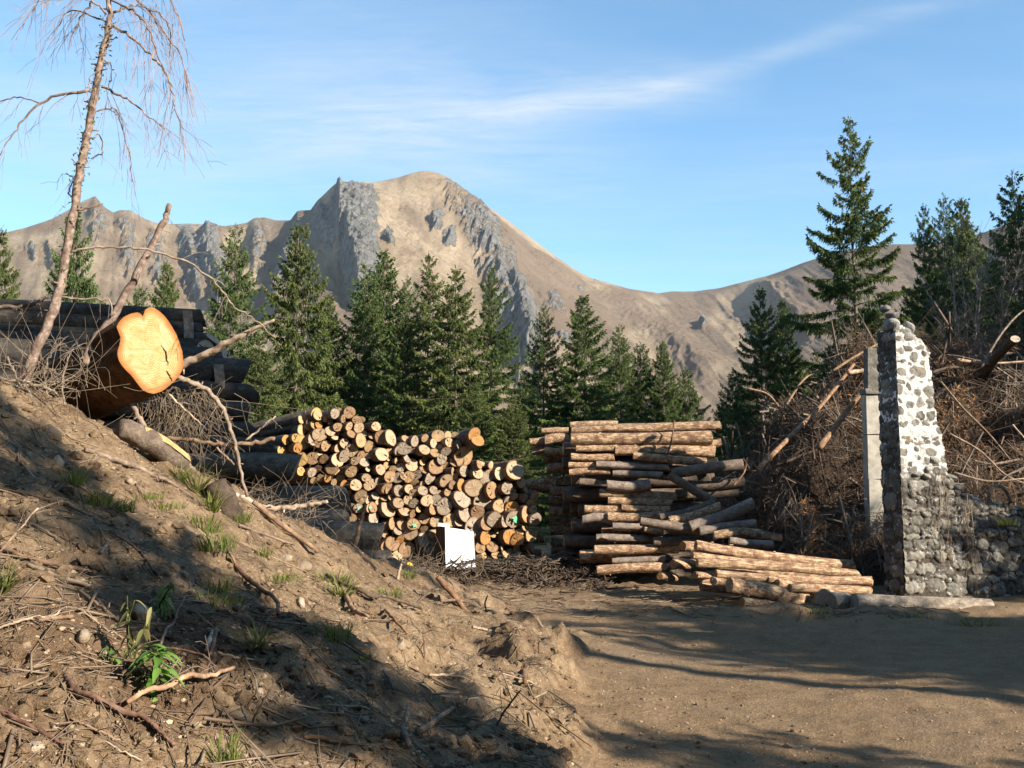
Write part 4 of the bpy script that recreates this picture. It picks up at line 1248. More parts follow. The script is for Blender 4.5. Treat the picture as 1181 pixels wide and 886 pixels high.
def build_end_on_stack():
    items = []
    for px, py, w, h, tone in ENDS:
        c = on_front(px, py)
        r = max(0.085, 0.5 * h * c.y / F_PX * 1.07)
        items.append([c, r, tone, px, py])
    # fill the dark gaps with logs lying a little deeper
    rng = random.Random(3)
    poly = [(352, 476), (405, 470), (440, 492), (470, 506), (530, 500), (545, 520), (580, 545), (604, 548), (622, 575), (620, 630), (590, 640), (545, 645), (510, 648), (470, 650), (440, 640), (428, 610), (405, 590), (402, 560), (345, 552), (340, 500)]

    def inside(x, y):
        c = False
        j = len(poly) - 1
        for i in range(len(poly)):
            if (poly[i][1] > y) != (poly[j][1] > y) and x < (poly[j][0] - poly[i][0]) * (y - poly[i][1]) / (poly[j][1] - poly[i][1]) + poly[i][0]:
                c = not c
            j = i
        return c
    tries = 0
    fill = []
    while tries < 9000 and len(fill) < 170:
        tries += 1
        x, y = rng.uniform(335, 622), rng.uniform(470, 652)
        if not inside(x, y): continue
        c = on_front(x, y)
        gap = min(min((c - q[0]).length - q[1] for q in items), min([(c - q[0]).length - q[1] for q in fill] or [9]))
        if gap > 0.038:
            fill.append([c, max(0.06, min(gap * 1.2, 0.13)), rng.choice(["tan", "brown", "orange", "greyish"]), x, y])
    allv = [(q, False) for q in items] + [(q, True) for q in fill]
    # rows from the ground up, counted along from the weathered logs
    rows = {}
    for q, deep in allv:
        rows.setdefault(min(11, max(1, int((q[0].z - 0.02) / 0.27) + 1)), []).append((q, deep))
    for k, lst in rows.items():
        lst.sort(key=lambda e: e[0][3])
        for i, ((c, r, tone, px, py), deep) in enumerate(lst):
            d = AN.copy()
            d.rotate(Matrix.Rotation(rng.gauss(0, 0.05), 3, 'Z'))
            d.z += rng.gauss(0, 0.03)
            size = "thick" if r > 0.145 else ("thin" if r < 0.10 else "medium")
            if deep:
                hidden_log(c - AN * rng.uniform(0.03, 0.15), d, 3.6, r)
                continue
            off = (-rng.uniform(0.12, 0.35) if deep else rng.uniform(-0.07, 0.09))
            lab = "%s %s log%s, row %s up in the end-on stack, %s from the weathered pile" % (size, tone, "", _num(k), ORD[i + 1])
            lo = log(c + AN * off, d, rng.uniform(3.6, 4.4), r, 'bark_old', tone, lab, "log", "logs of the end-on stack", ends=(True, False),
                barktint=(rng.uniform(0.85, 1.3),) * 3 if rng.random() < 0.6 else (1.3, 1.05, 0.85), oval=rng.uniform(0.86, 1.06))
            FRONT_LOGS.append((px, py, lo))


def _num(k):
    return ["zero", "one", "two", "three", "four", "five", "six", "seven", "eight", "nine", "ten", "eleven", "twelve"][k]


build_end_on_stack()

# green forestry paint on a few ends
for gx_, gy_ in [(412, 586), (424, 587), (475, 604), (590, 602)]:
    _, _, lo = min(FRONT_LOGS, key=lambda q: math.hypot(q[0] - gx_, q[1] - gy_))
    rr_ = np.random.default_rng(int(gx_))
    ang_ = np.linspace(0, 2 * math.pi, 22, endpoint=False)
    rad_ = 0.30 * (1 + 0.35 * np.sin(3 * ang_ + 1) + 0.22 * rr_.normal(size=22))
    mb = MB()
    mb.add(np.c_[np.cos(ang_) * rad_ * 0.8 + 0.1, np.sin(ang_) * rad_, np.full(22, 0.014)], [tuple(range(22))])
    mb.build("paint_mark", M['paint_green'], lo, smooth=False)

# two long logs that stick out at the top of the end-on stack
for (e, b, r, lab) in [((540, 503), (478, 521), 0.135, "long dark log poking out at the very top of the end-on stack, upper of two"),
                       ((544, 509), (490, 523), 0.125, "long log just under the one poking out at the top of the end-on stack")]:
    pe = on_front(*e) + AN * 0.25
    pb = at(b[0], b[1], pe.y + 2.2)
    log(pe, pe - pb, 3.6, r, 'bark_old', "orange", lab, "log", "logs of the end-on stack", ends=(True, False))

# the upper logs whose flanks show beyond the weathered pile
for (e, b, r, lab) in [((366, 478), (290, 497), 0.13, "topmost long grey log of the end-on stack, lying over the weathered pile"),
                       ((366, 489), (284, 503), 0.12, "second long grey log at the top of the end-on stack"),
                       ((345, 508), (280, 516), 0.12, "third long grey log at the top of the end-on stack, by the thin pale branch"),
                       ((326, 520), (262, 522), 0.11, "short-looking orange-ended log next to the thin pale branch"),
                       ((322, 531), (262, 534), 0.10, "lowest orange-ended log beside the weathered pile")]:
    pe = on_front(*e) - AN * 0.05
    pb = at(b[0], b[1], pe.y + 1.2)
    log(pe, pe - pb, 4.2, r, 'bark_old', "yellow", lab, "log", "logs of the end-on stack", ends=(True, False))

# --- big weathered logs behind the bank, stepped ends
BIG = [(367, 235, 10, 16.0), (382, 233, 9, 15.9), (392, 247, 8, 15.8), (401, 236, 8, 15.6), (413, 262, 10, 15.5), (431, 280, 15, 15.4), (455, 290, 11, 15.3), (476, 287, 13, 15.2), (497, 291, 11, 15.1), (516, 312, 10, 15.0),
       (540, 341, 15, 14.9), (579, 400, 17, 15.3), (561, 330, 9, 15.4), (597, 394, 10, 15.0), (622, 436, 18, 14.7), (648, 452, 13, 14.6), (640, 420, 12, 15.2)]
for i, (py, px, hr, Y) in enumerate(BIG):
    e = at(px, py, Y)
    rr = hr * Y / F_PX * 1.08
    lab = "big weathered grey log in the dark pile behind the bank, %s from the top" % ORD[i + 1]
    low = py > 525
    dr = Vector((0.985, 0.17, 0.0)) if low else Vector((0.93, 0.37 + 0.02 * math.sin(i * 3.1), 0.008 * math.cos(i * 2.3)))
    tn = (1.9, 1.85, 1.75) if low else (0.9, 0.9, 0.9)  # lower logs tinted lighter to stand for the light on them
    log(e, dr, 5.0 if low else 6.5, rr, 'bark_grey', "greyish", lab, "log", "weathered logs behind the bank", ends=(True, False), barktint=tn)
    # a second log behind, carrying the pile's depth
    e2 = e + Vector((-0.25, 2 * rr + 0.12, 0))
    hidden_log(e2, dr, 6.5, rr * 0.95)
for (x, y0, y1, Y, lab) in [(216, 358, 390, 15.4, "pale upright stake wedged at the top of the dark log pile"), (252, 420, 455, 15.0, "pale upright stake lower on the stepped ends of the dark log pile")]:
    mb = MB()
    a, b = at(x, y0, Y), at(x + 2, y1, Y)
    w = 0.075
    prof = [(-w, 0), (w * 0.9, 0.01), (w * 0.8, 0.04), (-w, 0.045)]
    vs = []
    for p in (a, (a + b) / 2 + Vector((0.01, 0, 0)), b):
        vs += [(p.x + u, p.y + v, p.z) for u, v in prof]
    mb.add(vs, [(0, 1, 5, 4), (1, 2, 6, 5), (2, 3, 7, 6), (3, 0, 4, 7), (4, 5, 9, 8), (5, 6, 10, 9), (6, 7, 11, 10), (7, 4, 8, 11), (3, 2, 1, 0), (8, 9, 10, 11)])
    tagged(mb.build("stake", M['deadwood'], smooth=False), lab, "stake", "stakes at the dark pile")

# --- the sideways stack: (x0,y0,x1,y1,thickness) in a zoomed view, ends left and right
S = 1181 / 430.0


def zz(x, y): return (590 + x / S, 450 + y / S)


SIDE = [  # x0 y0 x1 y1 thickness depth-offset label tone tint
    (185, 112, 335, 108, 22, 0.35, "thin log on the very top of the sideways stack, near end", "tan"),
    (320, 122, 660, 113, 30, 0.3, "long top log of the sideways stack reaching the far end", "tan"),
    (190, 130, 455, 124, 26, 0.1, "log just under the top of the sideways stack, near end", "tan"),
    (188, 156, 628, 151, 46, 0.0, "thickest log of the sideways stack, running its whole width", "tan"),
    (600, 166, 662, 166, 28, 0.15, "stubby log end jutting beyond the thickest log", "orange"),
    (204, 184, 335, 182, 24, 0.0, "thin peeled log under the thickest one, near end", "yellow"),
    (328, 190, 645, 197, 38, 0.0, "stout log under the thickest one, far half", "tan"),
    (188, 210, 325, 212, 24, 0.0, "reddish log in the fourth course of the sideways stack", "orange"),
    (385, 208, 612, 228, 28, -0.12, "peeled yellowish log sloping across the fourth course of the sideways stack", "yellow"),
    (180, 237, 305, 238, 22, 0.05, "thin brown log under the reddish one in the sideways stack", "brown"),
    (268, 236, 498, 244, 28, -0.05, "whitish peeled log across the middle top of the sideways stack", "white"),
    (320, 264, 475, 270, 24, -0.1, "pale log with a clean flat end below the whitish peeled log", "pale"),
    (182, 263, 312, 258, 26, 0.05, "rusty log below the thin brown one in the sideways stack", "orange"),
    (302, 300, 440, 298, 34, -0.15, "stout pale log with a rounded end facing the brush heap", "pale"),
    (215, 290, 312, 300, 24, 0.1, "dark log in the recess beside the stout pale one", "brown"),
    (278, 326, 520, 338, 28, -0.05, "long bent brown log in the middle of the sideways stack", "brown"),
    (305, 350, 505, 357, 26, -0.12, "flaky brown log right below the long bent one", "tan"),
    (348, 372, 500, 378, 24, -0.18, "orange-ended log half in shadow in the middle of the sideways stack", "orange"),
    (230, 377, 345, 380, 30, -0.1, "sunlit short log jutting out in the middle of the stack", "tan"),
    (304, 401, 485, 396, 32, -0.22, "sunlit knotty log below the orange-ended one", "tan"),
    (224, 412, 320, 412, 32, -0.15, "pale sunlit log jutting out beneath the first jutting one", "pale"),
    (320, 431, 470, 434, 28, -0.3, "nearly white flat-ended log low in the sideways stack", "white"),
    (285, 448, 480, 452, 24, -0.1, "thin log in the shade under the nearly white one", "brown"),
    (268, 468, 460, 474, 30, -0.25, "log with a split pale end low in the sideways stack", "pale"),
    (262, 507, 532, 500, 34, -0.5, "long sunlit log second from the ground in the sideways stack", "tan"),
    (216, 528, 480, 524, 46, -0.2, "fat log showing its round end low in the sideways stack", "orange"),
    (318, 543, 485, 537, 26, -0.55, "thin pale log just above the lowest one", "pale"),
    (270, 573, 475, 562, 32, -0.65, "lowest reddish log of the sideways stack on bright green grass", "orange"),
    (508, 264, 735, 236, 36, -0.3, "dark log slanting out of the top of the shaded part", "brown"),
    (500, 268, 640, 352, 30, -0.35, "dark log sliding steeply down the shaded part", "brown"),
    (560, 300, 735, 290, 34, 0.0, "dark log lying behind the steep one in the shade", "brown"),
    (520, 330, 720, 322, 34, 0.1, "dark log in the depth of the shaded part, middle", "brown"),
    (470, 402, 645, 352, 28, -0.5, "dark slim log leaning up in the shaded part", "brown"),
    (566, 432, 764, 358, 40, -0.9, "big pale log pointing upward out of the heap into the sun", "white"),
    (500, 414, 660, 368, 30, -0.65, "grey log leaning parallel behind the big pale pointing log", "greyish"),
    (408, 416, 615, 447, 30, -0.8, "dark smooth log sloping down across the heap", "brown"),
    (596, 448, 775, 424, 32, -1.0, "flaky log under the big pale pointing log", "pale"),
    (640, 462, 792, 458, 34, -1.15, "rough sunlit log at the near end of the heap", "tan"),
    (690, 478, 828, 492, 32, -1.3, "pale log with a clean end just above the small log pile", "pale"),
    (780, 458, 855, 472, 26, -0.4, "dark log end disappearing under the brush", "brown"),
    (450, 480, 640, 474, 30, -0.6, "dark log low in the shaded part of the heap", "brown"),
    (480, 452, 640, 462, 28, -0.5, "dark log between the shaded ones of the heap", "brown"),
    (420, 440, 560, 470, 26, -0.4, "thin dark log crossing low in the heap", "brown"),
]
SB = 17.7


def sideways_log(x0, y0, x1, y1, th, dy, lab, tone, mat='bark_fresh', Y=SB, group="logs of the sideways stack", slant=0.0, rnd=None, tint=None):
    a = at(*zz(x0, y0), Y + dy)
    b = at(*zz(x1, y1), Y + dy + slant)
    r = 0.5 * th / S * (Y + dy) / F_PX
    k = _lr.uniform(0.85, 1.15)
    log(b, b - a, (b - a).length, r, mat, tone, lab, "log", group, barktint=tint or (k, k, k))


for (x0, y0, x1, y1, th, dy, lab, tone) in SIDE:
    sh = "dark" in lab.split()[:1]  # shaded logs get the darker bark, shade put into the colour
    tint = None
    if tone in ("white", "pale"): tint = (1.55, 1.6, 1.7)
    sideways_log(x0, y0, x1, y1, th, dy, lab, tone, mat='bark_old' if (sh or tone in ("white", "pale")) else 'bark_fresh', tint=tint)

# the nearer wing of the sideways stack, its ends turned to the gap, set back in shade
WING = [(95, 130, 180, 128, 22), (58, 165, 120, 158, 26), (105, 160, 182, 158, 34), (62, 192, 130, 188, 26), (105, 192, 185, 196, 30), (100, 222, 185, 226, 28), (112, 250, 180, 250, 36), (110, 284, 185, 286, 34), (15, 305, 140, 300, 40),
        (120, 318, 190, 320, 32), (118, 350, 200, 350, 32), (118, 382, 215, 384, 32), (120, 414, 220, 414, 34), (122, 446, 250, 446, 32), (124, 478, 255, 478, 32), (126, 508, 250, 508, 32), (118, 540, 240, 540, 34), (110, 572, 230, 570, 34), (35, 485, 100, 470, 30), (30, 520, 95, 520, 30)]
for i, w in enumerate(WING):
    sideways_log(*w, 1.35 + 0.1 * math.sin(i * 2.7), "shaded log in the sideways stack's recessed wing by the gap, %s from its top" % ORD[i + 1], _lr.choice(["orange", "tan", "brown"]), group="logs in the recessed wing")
# what lies behind, for the stack's depth
for row in range(10):
    for lay in range(3):
        z = 0.13 + row * 0.27
        x0 = 1.05 + 0.15 * math.sin(row * 2.1 + lay)
        x1 = x0 + 2.35 + 0.15 * math.cos(row * 1.7 + lay)
        y = SB + 0.55 + lay * 0.3 - (0.1 if row < 3 else 0)
        r = 0.132
        hidden_log(Vector((x1, y, z + 0.02 * lay)), Vector((1, 0.02 * math.sin(row), 0.0)), x1 - x0, r)
# a fallen log leaning in the gap, bark tinted dark to paint its shade
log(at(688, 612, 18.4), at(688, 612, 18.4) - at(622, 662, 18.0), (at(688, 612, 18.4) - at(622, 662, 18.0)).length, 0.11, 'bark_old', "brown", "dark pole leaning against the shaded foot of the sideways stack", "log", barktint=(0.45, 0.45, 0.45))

# --- the small pile in front, long peeled logs
SMALL = [(583, 492, 1078, 556, 36, 0.5, "topmost long reddish log of the small front pile", "orange", 1),
         (573, 524, 1005, 566, 26, 0.35, "peeled yellow-streaked log under the topmost of the small front pile", "yellow", 1),
         (588, 548, 1098, 584, 30, 0.15, "long peeled log in the middle of the small front pile", "yellow", 1),
         (582, 586, 655, 584, 26, 0.1, "short orange-ended log at the near end of the small pile", "orange", 1),
         (648, 582, 1142, 604, 28, -0.05, "straight red-brown log third up in the small front pile", "orange", 1),
         (810, 600, 1140, 610, 26, 0.05, "thin log right beneath the straight red-brown one", "tan", 1),
         (690, 618, 935, 668, 52, -0.45, "thick sagging log with torn bark at the front of the small pile", "tan", 1),
         (640, 606, 780, 606, 34, -0.1, "log with a pale torn end beside the thick sagging one", "pale", 1),
         (730, 672, 902, 697, 32, -0.65, "lowest reddish log lying on the ground before the small pile", "orange", 1),
         (880, 628, 1132, 638, 30, -0.15, "short log at the bottom far end of the small pile", "tan", 1),
         (840, 612, 1000, 650, 30, 0.0, "sloping peeled log under the far half of the small pile", "yellow", 1),
         (542, 494, 640, 502, 34, 0.75, "log at the back of the small pile with a shaded end", "orange", 1),
         (512, 552, 600, 552, 34, 0.6, "stub of a log with bluish dark end behind the small pile", "brown", 1),
         (484, 560, 520, 556, 24, 0.7, "tiny log stub next to the bluish-ended one", "brown", 1),
         (470, 590, 520, 596, 26, 0.6, "flat reddish offcut on the ground behind the small pile", "orange", 1),
         (600, 600, 900, 625, 30, 0.4, "log in the shaded inside of the small pile, upper", "brown", 1),
         (600, 622, 880, 645, 30, 0.3, "log in the shaded inside of the small pile, lower", "brown", 1),
         (650, 575, 1050, 592, 30, 0.45, "log in the shaded inside of the small pile, at the back", "brown", 1)]
for (x0, y0, x1, y1, th, dy, lab, tone, _) in SMALL:
    sideways_log(x0, y0, x1, y1, th, dy, lab, tone, Y=14.6, group="logs of the small front pile", slant=0.5)

# --- grey log along the foot of the ruined wall and its cut pieces
def grey_log(p0, p1, Y, r, lab, tint=(4.2, 4.0, 3.7), Y2=None):
    a, b = at(*p0, Y), at(*p1, Y2 or Y)
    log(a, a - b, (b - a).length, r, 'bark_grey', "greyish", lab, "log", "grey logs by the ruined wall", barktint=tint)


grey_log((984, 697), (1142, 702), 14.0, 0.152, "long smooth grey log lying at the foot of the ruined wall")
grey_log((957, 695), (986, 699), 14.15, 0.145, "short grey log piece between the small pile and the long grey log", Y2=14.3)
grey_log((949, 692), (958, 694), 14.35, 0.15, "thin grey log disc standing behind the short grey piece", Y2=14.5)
grey_log((1142, 716), (1260, 720), 13.6, 0.14, "dark log in the shade at the picture edge below the wall", tint=(1.2, 1.15, 1.1))  # darker tint puts the shade into the bark colour

o = HID_BARK.build("stacked_logs", M['bark_old'])
tagged(o, "logs of the inner layers, seen only in the gaps of the stacks", "logs", kind="stuff")
c_ = HID_CUT.build("cut_ends", M['cut_plain'], o)
c_["kind"] = "stuff"

# ------------------------------------------------------------------ discarded white box before the end-on stack
def slab(mb, quad, nrm, th):
    q = [Vector(p) for p in quad]
    n = Vector(nrm).normalized() * th
    v = [tuple(p) for p in q] + [tuple(p + n) for p in q]
    mb.add(v, [(0, 1, 2, 3), (7, 6, 5, 4), (0, 4, 5, 1), (1, 5, 6, 2), (2, 6, 7, 3), (3, 7, 4, 0)])


def build_box():
    Y = 17.75
    bl, br = at(514, 655, Y), at(548, 645, Y + 0.08)
    tl, tr = at(513, 608, Y + 0.10), at(545.5, 613, Y + 0.18)
    bl.z -= 0.03; br.z = bl.z + 0.02
    root = empty("discarded_box", bl)
    tagged(root, "white-fronted discarded box with a brown side standing before the end-on log stack", "box")

    def part(name, quad, nrm, th, mat):
        mb = MB(); slab(mb, [p - bl for p in quad], nrm, th)
        return mb.build(name, mat, root, smooth=False)
    back = Vector((-0.16, 0.32, 0.0))
    part("front_panel", [bl, br, tr, tl], (0.25, -1, 0.1), 0.025, M['white'])
    part("side_panel", [bl, tl, tl + back, bl + back], (-1, -0.3, 0), 0.02, M['brownboard'])
    part("side_panel", [br + back, tr + back, tr, br], (1, 0.3, 0), 0.02, M['brownboard'])
    part("top_flap", [tl + Vector((-.12, -0.02, .02)), tl + Vector((.08, -0.02, -.005)), tl + Vector((.08, 0.12, .03)), tl + Vector((-.12, .12, .05))], (0, 0.2, 1), 0.02, M['white'])
    part("back_panel", [br + back, bl + back, tl + back, tr + back], (0, 1, 0), 0.02, M['brownboard'])


build_box()


def build_tub():
    p = at(470, 655, 17.2)
    mb = MB()
    prof = [(0.045, 0.0), (0.055, 0.01), (0.062, 0.07), (0.066, 0.075), (0.058, 0.075), (0.05, 0.012)]
    k = 14
    ang = np.linspace(0, 2 * math.pi, k, endpoint=False)
    vs = np.concatenate([np.c_[np.cos(ang) * r, np.sin(ang) * r, np.full(k, z)] for r, z in prof])
    i = np.arange(len(prof) - 1)[:, None] * k; j = np.arange(k)[None]; j2 = (j + 1) % k
    mb.add(vs, np.stack([i + j, i + j2, i + k + j2, i + k + j], -1).reshape(-1, 4))
    o = mb.build("plastic_tub", M['yellow'])
    o.location = p
    o.rotation_euler = (0.5, 0.9, 0)
    tagged(o, "small yellow plastic tub lying at the foot of the end-on stack", "tub")


build_tub()

# ------------------------------------------------------------------ ruined stone wall
WY, WT = 15.0, 0.46


def mat_masonry():
    n = Nodes("field_stone_masonry")
    p = n.coord('Object')
    st, t, wh = n.attr("stone"), n.attr("tone"), n.attr("white")
    a = n.noise(p, 7, 6, 0.7)
    b = n.noise(p, 34, 5, 0.75)
    stone = n.ramp(n.math('ADD', n.math('MULTIPLY', a, 0.4), n.math('ADD', n.math('MULTIPLY', b, 0.3), n.math('MULTIPLY', t, 0.3))), [(0.28, (0.045, 0.04, 0.034)), (0.45, (0.115, 0.105, 0.09)), (0.62, (0.20, 0.185, 0.158)), (0.8, (0.33, 0.31, 0.275))])
    stone = n.mix(n.rng(n.noise(p, 3.5, 4, 0.6), 0.56, 0.7, 0, 0.5), stone, (0.24, 0.17, 0.095))
    lich = n.math('MULTIPLY', n.rng(n.noise(p, 6.5, 7, 0.78, 0.8), 0.55, 0.62), n.math('SUBTRACT', 1.0, n.math('MULTIPLY', wh, 0.75)))
    stone = n.mix(n.math('MULTIPLY', lich, 0.75), stone, (0.56, 0.545, 0.51))
    mort = n.ramp(n.math('ADD', n.math('MULTIPLY', a, 0.5), n.math('MULTIPLY', b, 0.5)), [(0.32, (0.22, 0.205, 0.175)), (0.44, (0.42, 0.405, 0.37)), (0.56, (0.60, 0.585, 0.555)), (0.75, (0.70, 0.69, 0.67))])
    low = n.ramp(n.math('ADD', n.math('MULTIPLY', a, 0.5), n.math('MULTIPLY', b, 0.5)), [(0.35, (0.03, 0.026, 0.02)), (0.6, (0.10, 0.088, 0.07)), (0.8, (0.22, 0.20, 0.17))])
    mort = n.mix(wh, low, mort)
    m = n.rng(n.math('ADD', st, n.math('MULTIPLY', n.math('SUBTRACT', b, 0.5), 0.7)), 0.35, 0.6)
    col = n.mix(m, mort, stone)
    drip = n.noise(n.coord('Object', (6, 6, 0.7)), 2.0, 5, 0.7)
    col = n.mix(n.rng(drip, 0.52, 0.72, 0, 0.55), col, n.mix(1.0, col, (0.42, 0.40, 0.36), 'MULTIPLY'))
    n.bump(n.math('ADD', a, b), 0.6, 0.02)
    return n.done(col, 0.93, 0.12)


M['masonry'] = mat_masonry()


def build_wall():
    rng = np.random.default_rng(21)
    gz = g1(6.5, WY) - 0.15
    L0 = 5.67
    outline = [(L0, gz), (L0 - 0.01, 1.0), (L0, 2.0), (L0 - 0.02, 3.0), (L0, 3.95), (L0 + 0.12, 4.02), (L0 + 0.22, 3.86), (L0 + 0.42, 3.80), (L0 + 0.53, 3.62), (L0 + 0.55, 3.2), (L0 + 0.60, 2.7), (L0 + 0.70, 2.2),
               (L0 + 0.74, 1.85), (L0 + 0.90, 1.62), (L0 + 1.1, 1.46), (L0 + 1.7, 1.36), (L0 + 2.5, 1.22), (L0 + 4.2, 1.10), (L0 + 4.2, gz)]
    root = empty("ruined_wall", (L0, WY, gz))
    tagged(root, "ruined field-stone wall end with white mortar and a low broken wing", "ruined wall")
    loc = Vector((L0, WY, gz))

    def poly_core(name, pts, mat, y0, y1):
        mb = MB()
        n = len(pts)
        v = [(x, y0, z) for x, z in pts] + [(x, y1, z) for x, z in pts]
        mb.add(v, [tuple(range(n)), tuple(range(2 * n - 1, n - 1, -1))] + [(i, i + n, (i + 1) % n + n, (i + 1) % n) for i in range(n)])
        me = mb.mesh(name, smooth=False)
        me.transform(Matrix.Translation(-loc))
        me.materials.append(mat)
        o = bpy.data.objects.new(name, me); C.objects.link(o); o.parent = root
        return o
    up = [p for p in outline if p[1] > 1.75]
    upper = [(L0 + 0.0, 1.72)] + [(x, z) for x, z in outline if z > 1.9 and x < L0 + 0.72] + [(L0 + 0.73, 1.72)]
    poly_core("mortar_core", upper, M['mortar'], WY, WY + WT)
    lower = [(L0, gz), (L0, 1.72), (L0 + 0.74, 1.72), (L0 + 0.90, 1.55), (L0 + 1.1, 1.40), (L0 + 1.7, 1.28), (L0 + 2.5, 1.15), (L0 + 4.2, 1.02), (L0 + 4.2, gz)]
    poly_core("rubble_core", lower, M['mortar_low'], WY + 0.004, WY + WT - 0.004)

    def inside(pts, x, z):
        c = False; j = len(pts) - 1
        for i in range(len(pts)):
            if (pts[i][1] > z) != (pts[j][1] > z) and x < (pts[j][0] - pts[i][0]) * (z - pts[i][1]) / (pts[j][1] - pts[i][1]) + pts[i][0]:
                c = not c
            j = i
        return c

    I3 = Matrix.Identity(3)

    def tilt(a=0.25):
        return Matrix.Rotation(rng.uniform(-a, a), 3, 'Y') @ Matrix.Rotation(rng.uniform(-.15, .15), 3, 'Z')
    def masonry(name, u0, u1, w0, w1, place, keep, seed, step=0.0125, white=1.0):
        """fitted stones in mortar as relief; place(u, w, h) -> point, keep(u, w) -> face kept"""
        r2 = np.random.default_rng(seed)
        us = np.arange(u0, u1 + step, step); ws = np.arange(w0, w1 + step, step)
        U, W = np.meshgrid(us, ws)
        up = white * sstep(W + 0.14 * fbm(U * 5, W * 5, 3, seed), 1.66, 1.92)      # 1 where the white mortar survives
        pts = []
        w = w0 - 0.1
        row = 0
        while w < w1 + 0.15:
            hgt = r2.choice([0.08, 0.12, 0.17, 0.23]) * r2.uniform(0.85, 1.15) if w < 1.7 else r2.choice([0.08, 0.12, 0.16]) * r2.uniform(0.85, 1.15)
            u = u0 - 0.2 + r2.uniform(0, 0.2)
            while u < u1 + 0.2:
                wd = (0.5 * hgt + 0.07) * r2.uniform(0.7, 2.2)
                pts.append((u + wd / 2, w + hgt / 2 + r2.normal(0, 0.22 * hgt), wd, hgt, r2.random(), r2.uniform(0.5, 1.25)))
                u += wd
            w += hgt
        Pn = np.array(pts)
        F1 = np.full(U.shape, 9.0); F2 = np.full(U.shape, 9.0); ID = np.zeros(U.shape, int)
        du = U + 0.030 * fbm(U * 9, W * 9, 3, seed + 3); dw = W + 0.030 * fbm(U * 9 + 50, W * 9, 3, seed + 4)
        for k, (a, b, wd, hg, t, sz) in enumerate(Pn):
            i0, i1 = np.searchsorted(us, [a - wd * 1.6, a + wd * 1.6]); j0, j1 = np.searchsorted(ws, [b - hg * 1.7, b + hg * 1.7])
            if i1 <= i0 or j1 <= j0: continue
            q = (slice(j0, j1), slice(i0, i1))
            d = ((np.abs(du[q] - a) / (wd * 0.5)) ** 2.6 + (np.abs(dw[q] - b) / (hg * 0.5)) ** 2.6) ** (1 / 2.6)
            f1, f2 = F1[q], F2[q]
            c = d < f1
            F2[q] = np.where(c, f1, np.minimum(f2, d)); ID[q] = np.where(c, k, ID[q]); F1[q] = np.where(c, d, f1)
        t = Pn[ID, 4]; sz = Pn[ID, 5]
        edge = F2 - F1
        # below: tight joints; above: the mortar laps over the stones and hides some of them
        lim = np.where(up > 0.5, 0.76 * sz + 0.12, 1.02)
        inn = sstep(lim - F1, -0.02, 0.10) * sstep(edge, 0.02, 0.16)
        inn = np.where((up > 0.5) & (t < 0.18), 0, inn)
        rough = 0.006 * fbm(U * 22, W * 22, 4, seed + 9)
        hgt_s = inn * (0.020 + 0.030 * t * (1 - up) + 0.014 * fbm(U * 7, W * 7, 2, seed + 11)) * (1 - 0.5 * np.clip(F1, 0, 1) ** 2)
        hgt_m = up * (0.020 + 0.016 * fbm(U * 6, W * 6, 3, seed + 12))
        hh = np.where(up > 0.5, np.maximum(hgt_s * 0.95, 0) + hgt_m * (1 - 0.65 * inn), hgt_s) + rough
        ny, nx = U.shape
        idx = np.arange(ny * nx).reshape(ny, nx)
        q = np.stack([idx[:-1, :-1], idx[:-1, 1:], idx[1:, 1:], idx[1:, :-1]], -1)
        kp = keep((U[:-1, :-1] + step / 2), (W[:-1, :-1] + step / 2))
        q = q[kp]
        used, inv = np.unique(q.ravel(), return_inverse=True)
        mb = MB()
        mb.add(place(U, W, hh).reshape(-1, 3)[used], inv.reshape(-1, 4))
        me = mb.mesh(name)
        me.transform(Matrix.Translation(-loc))
        for an, arr in (("stone", inn), ("tone", t), ("white", up)):
            a_ = me.attributes.new(an, 'FLOAT', 'POINT'); a_.data.foreach_set("value", np.clip(arr, 0, 1).reshape(-1)[used])
        me.materials.append(M['masonry'])
        o = bpy.data.objects.new(name, me); C.objects.link(o); o.parent = root

    ox = np.array([p[0] for p in outline]); oz = np.array([p[1] for p in outline])
    top_x = np.array([L0, L0 + 0.12, L0 + 0.22, L0 + 0.42, L0 + 0.53, L0 + 0.55, L0 + 0.60, L0 + 0.70, L0 + 0.74, L0 + 0.90, L0 + 1.1, L0 + 1.7, L0 + 2.5, L0 + 4.2])
    top_z = np.array([3.98, 4.0, 3.88, 3.80, 3.62, 3.2, 2.7, 2.2, 1.85, 1.62, 1.46, 1.36, 1.22, 1.10])

    def keep_front(U, W):
        n1 = 0.035 * fbm(U * 8, W * 8, 3, 301)
        return W < np.interp(U + n1, top_x, top_z) + n1
    masonry("stone_facing", L0 - 0.01, L0 + 4.2, gz, 4.05, lambda U, W, h: np.stack([U, WY - 0.012 - h, W], -1), keep_front, 401)
    masonry("jamb_facing", WY - 0.03, WY + WT, gz, 3.98, lambda U, W, h: np.stack([L0 - 0.012 - h * 0.8, WY + WT - (U - (WY - 0.03)), W], -1), lambda U, W: W < 3.97 + 0.03 * fbm(U * 8, W * 8, 2, 5), 402, 0.016, 0.0)  # white mortar left out so this side is coloured dark as if shaded
    mb = MB()
    for (x, z) in [(0.55, 3.5), (0.54, 3.3), (0.57, 3.05), (0.59, 2.8), (0.62, 2.55), (0.66, 2.35), (0.70, 2.15), (0.72, 1.98)]:
        for y in (0.14, 0.36):
            rock(mb, (L0 + x - 0.07 + rng.uniform(-.02, .02), WY + y, z + rng.uniform(-.04, .04)), (rng.uniform(0.08, 0.13), 0.13, rng.uniform(0.07, 0.11)), rng, ICO3, 0.12, tilt(0.25), val=rng.uniform(0.3, 0.8))
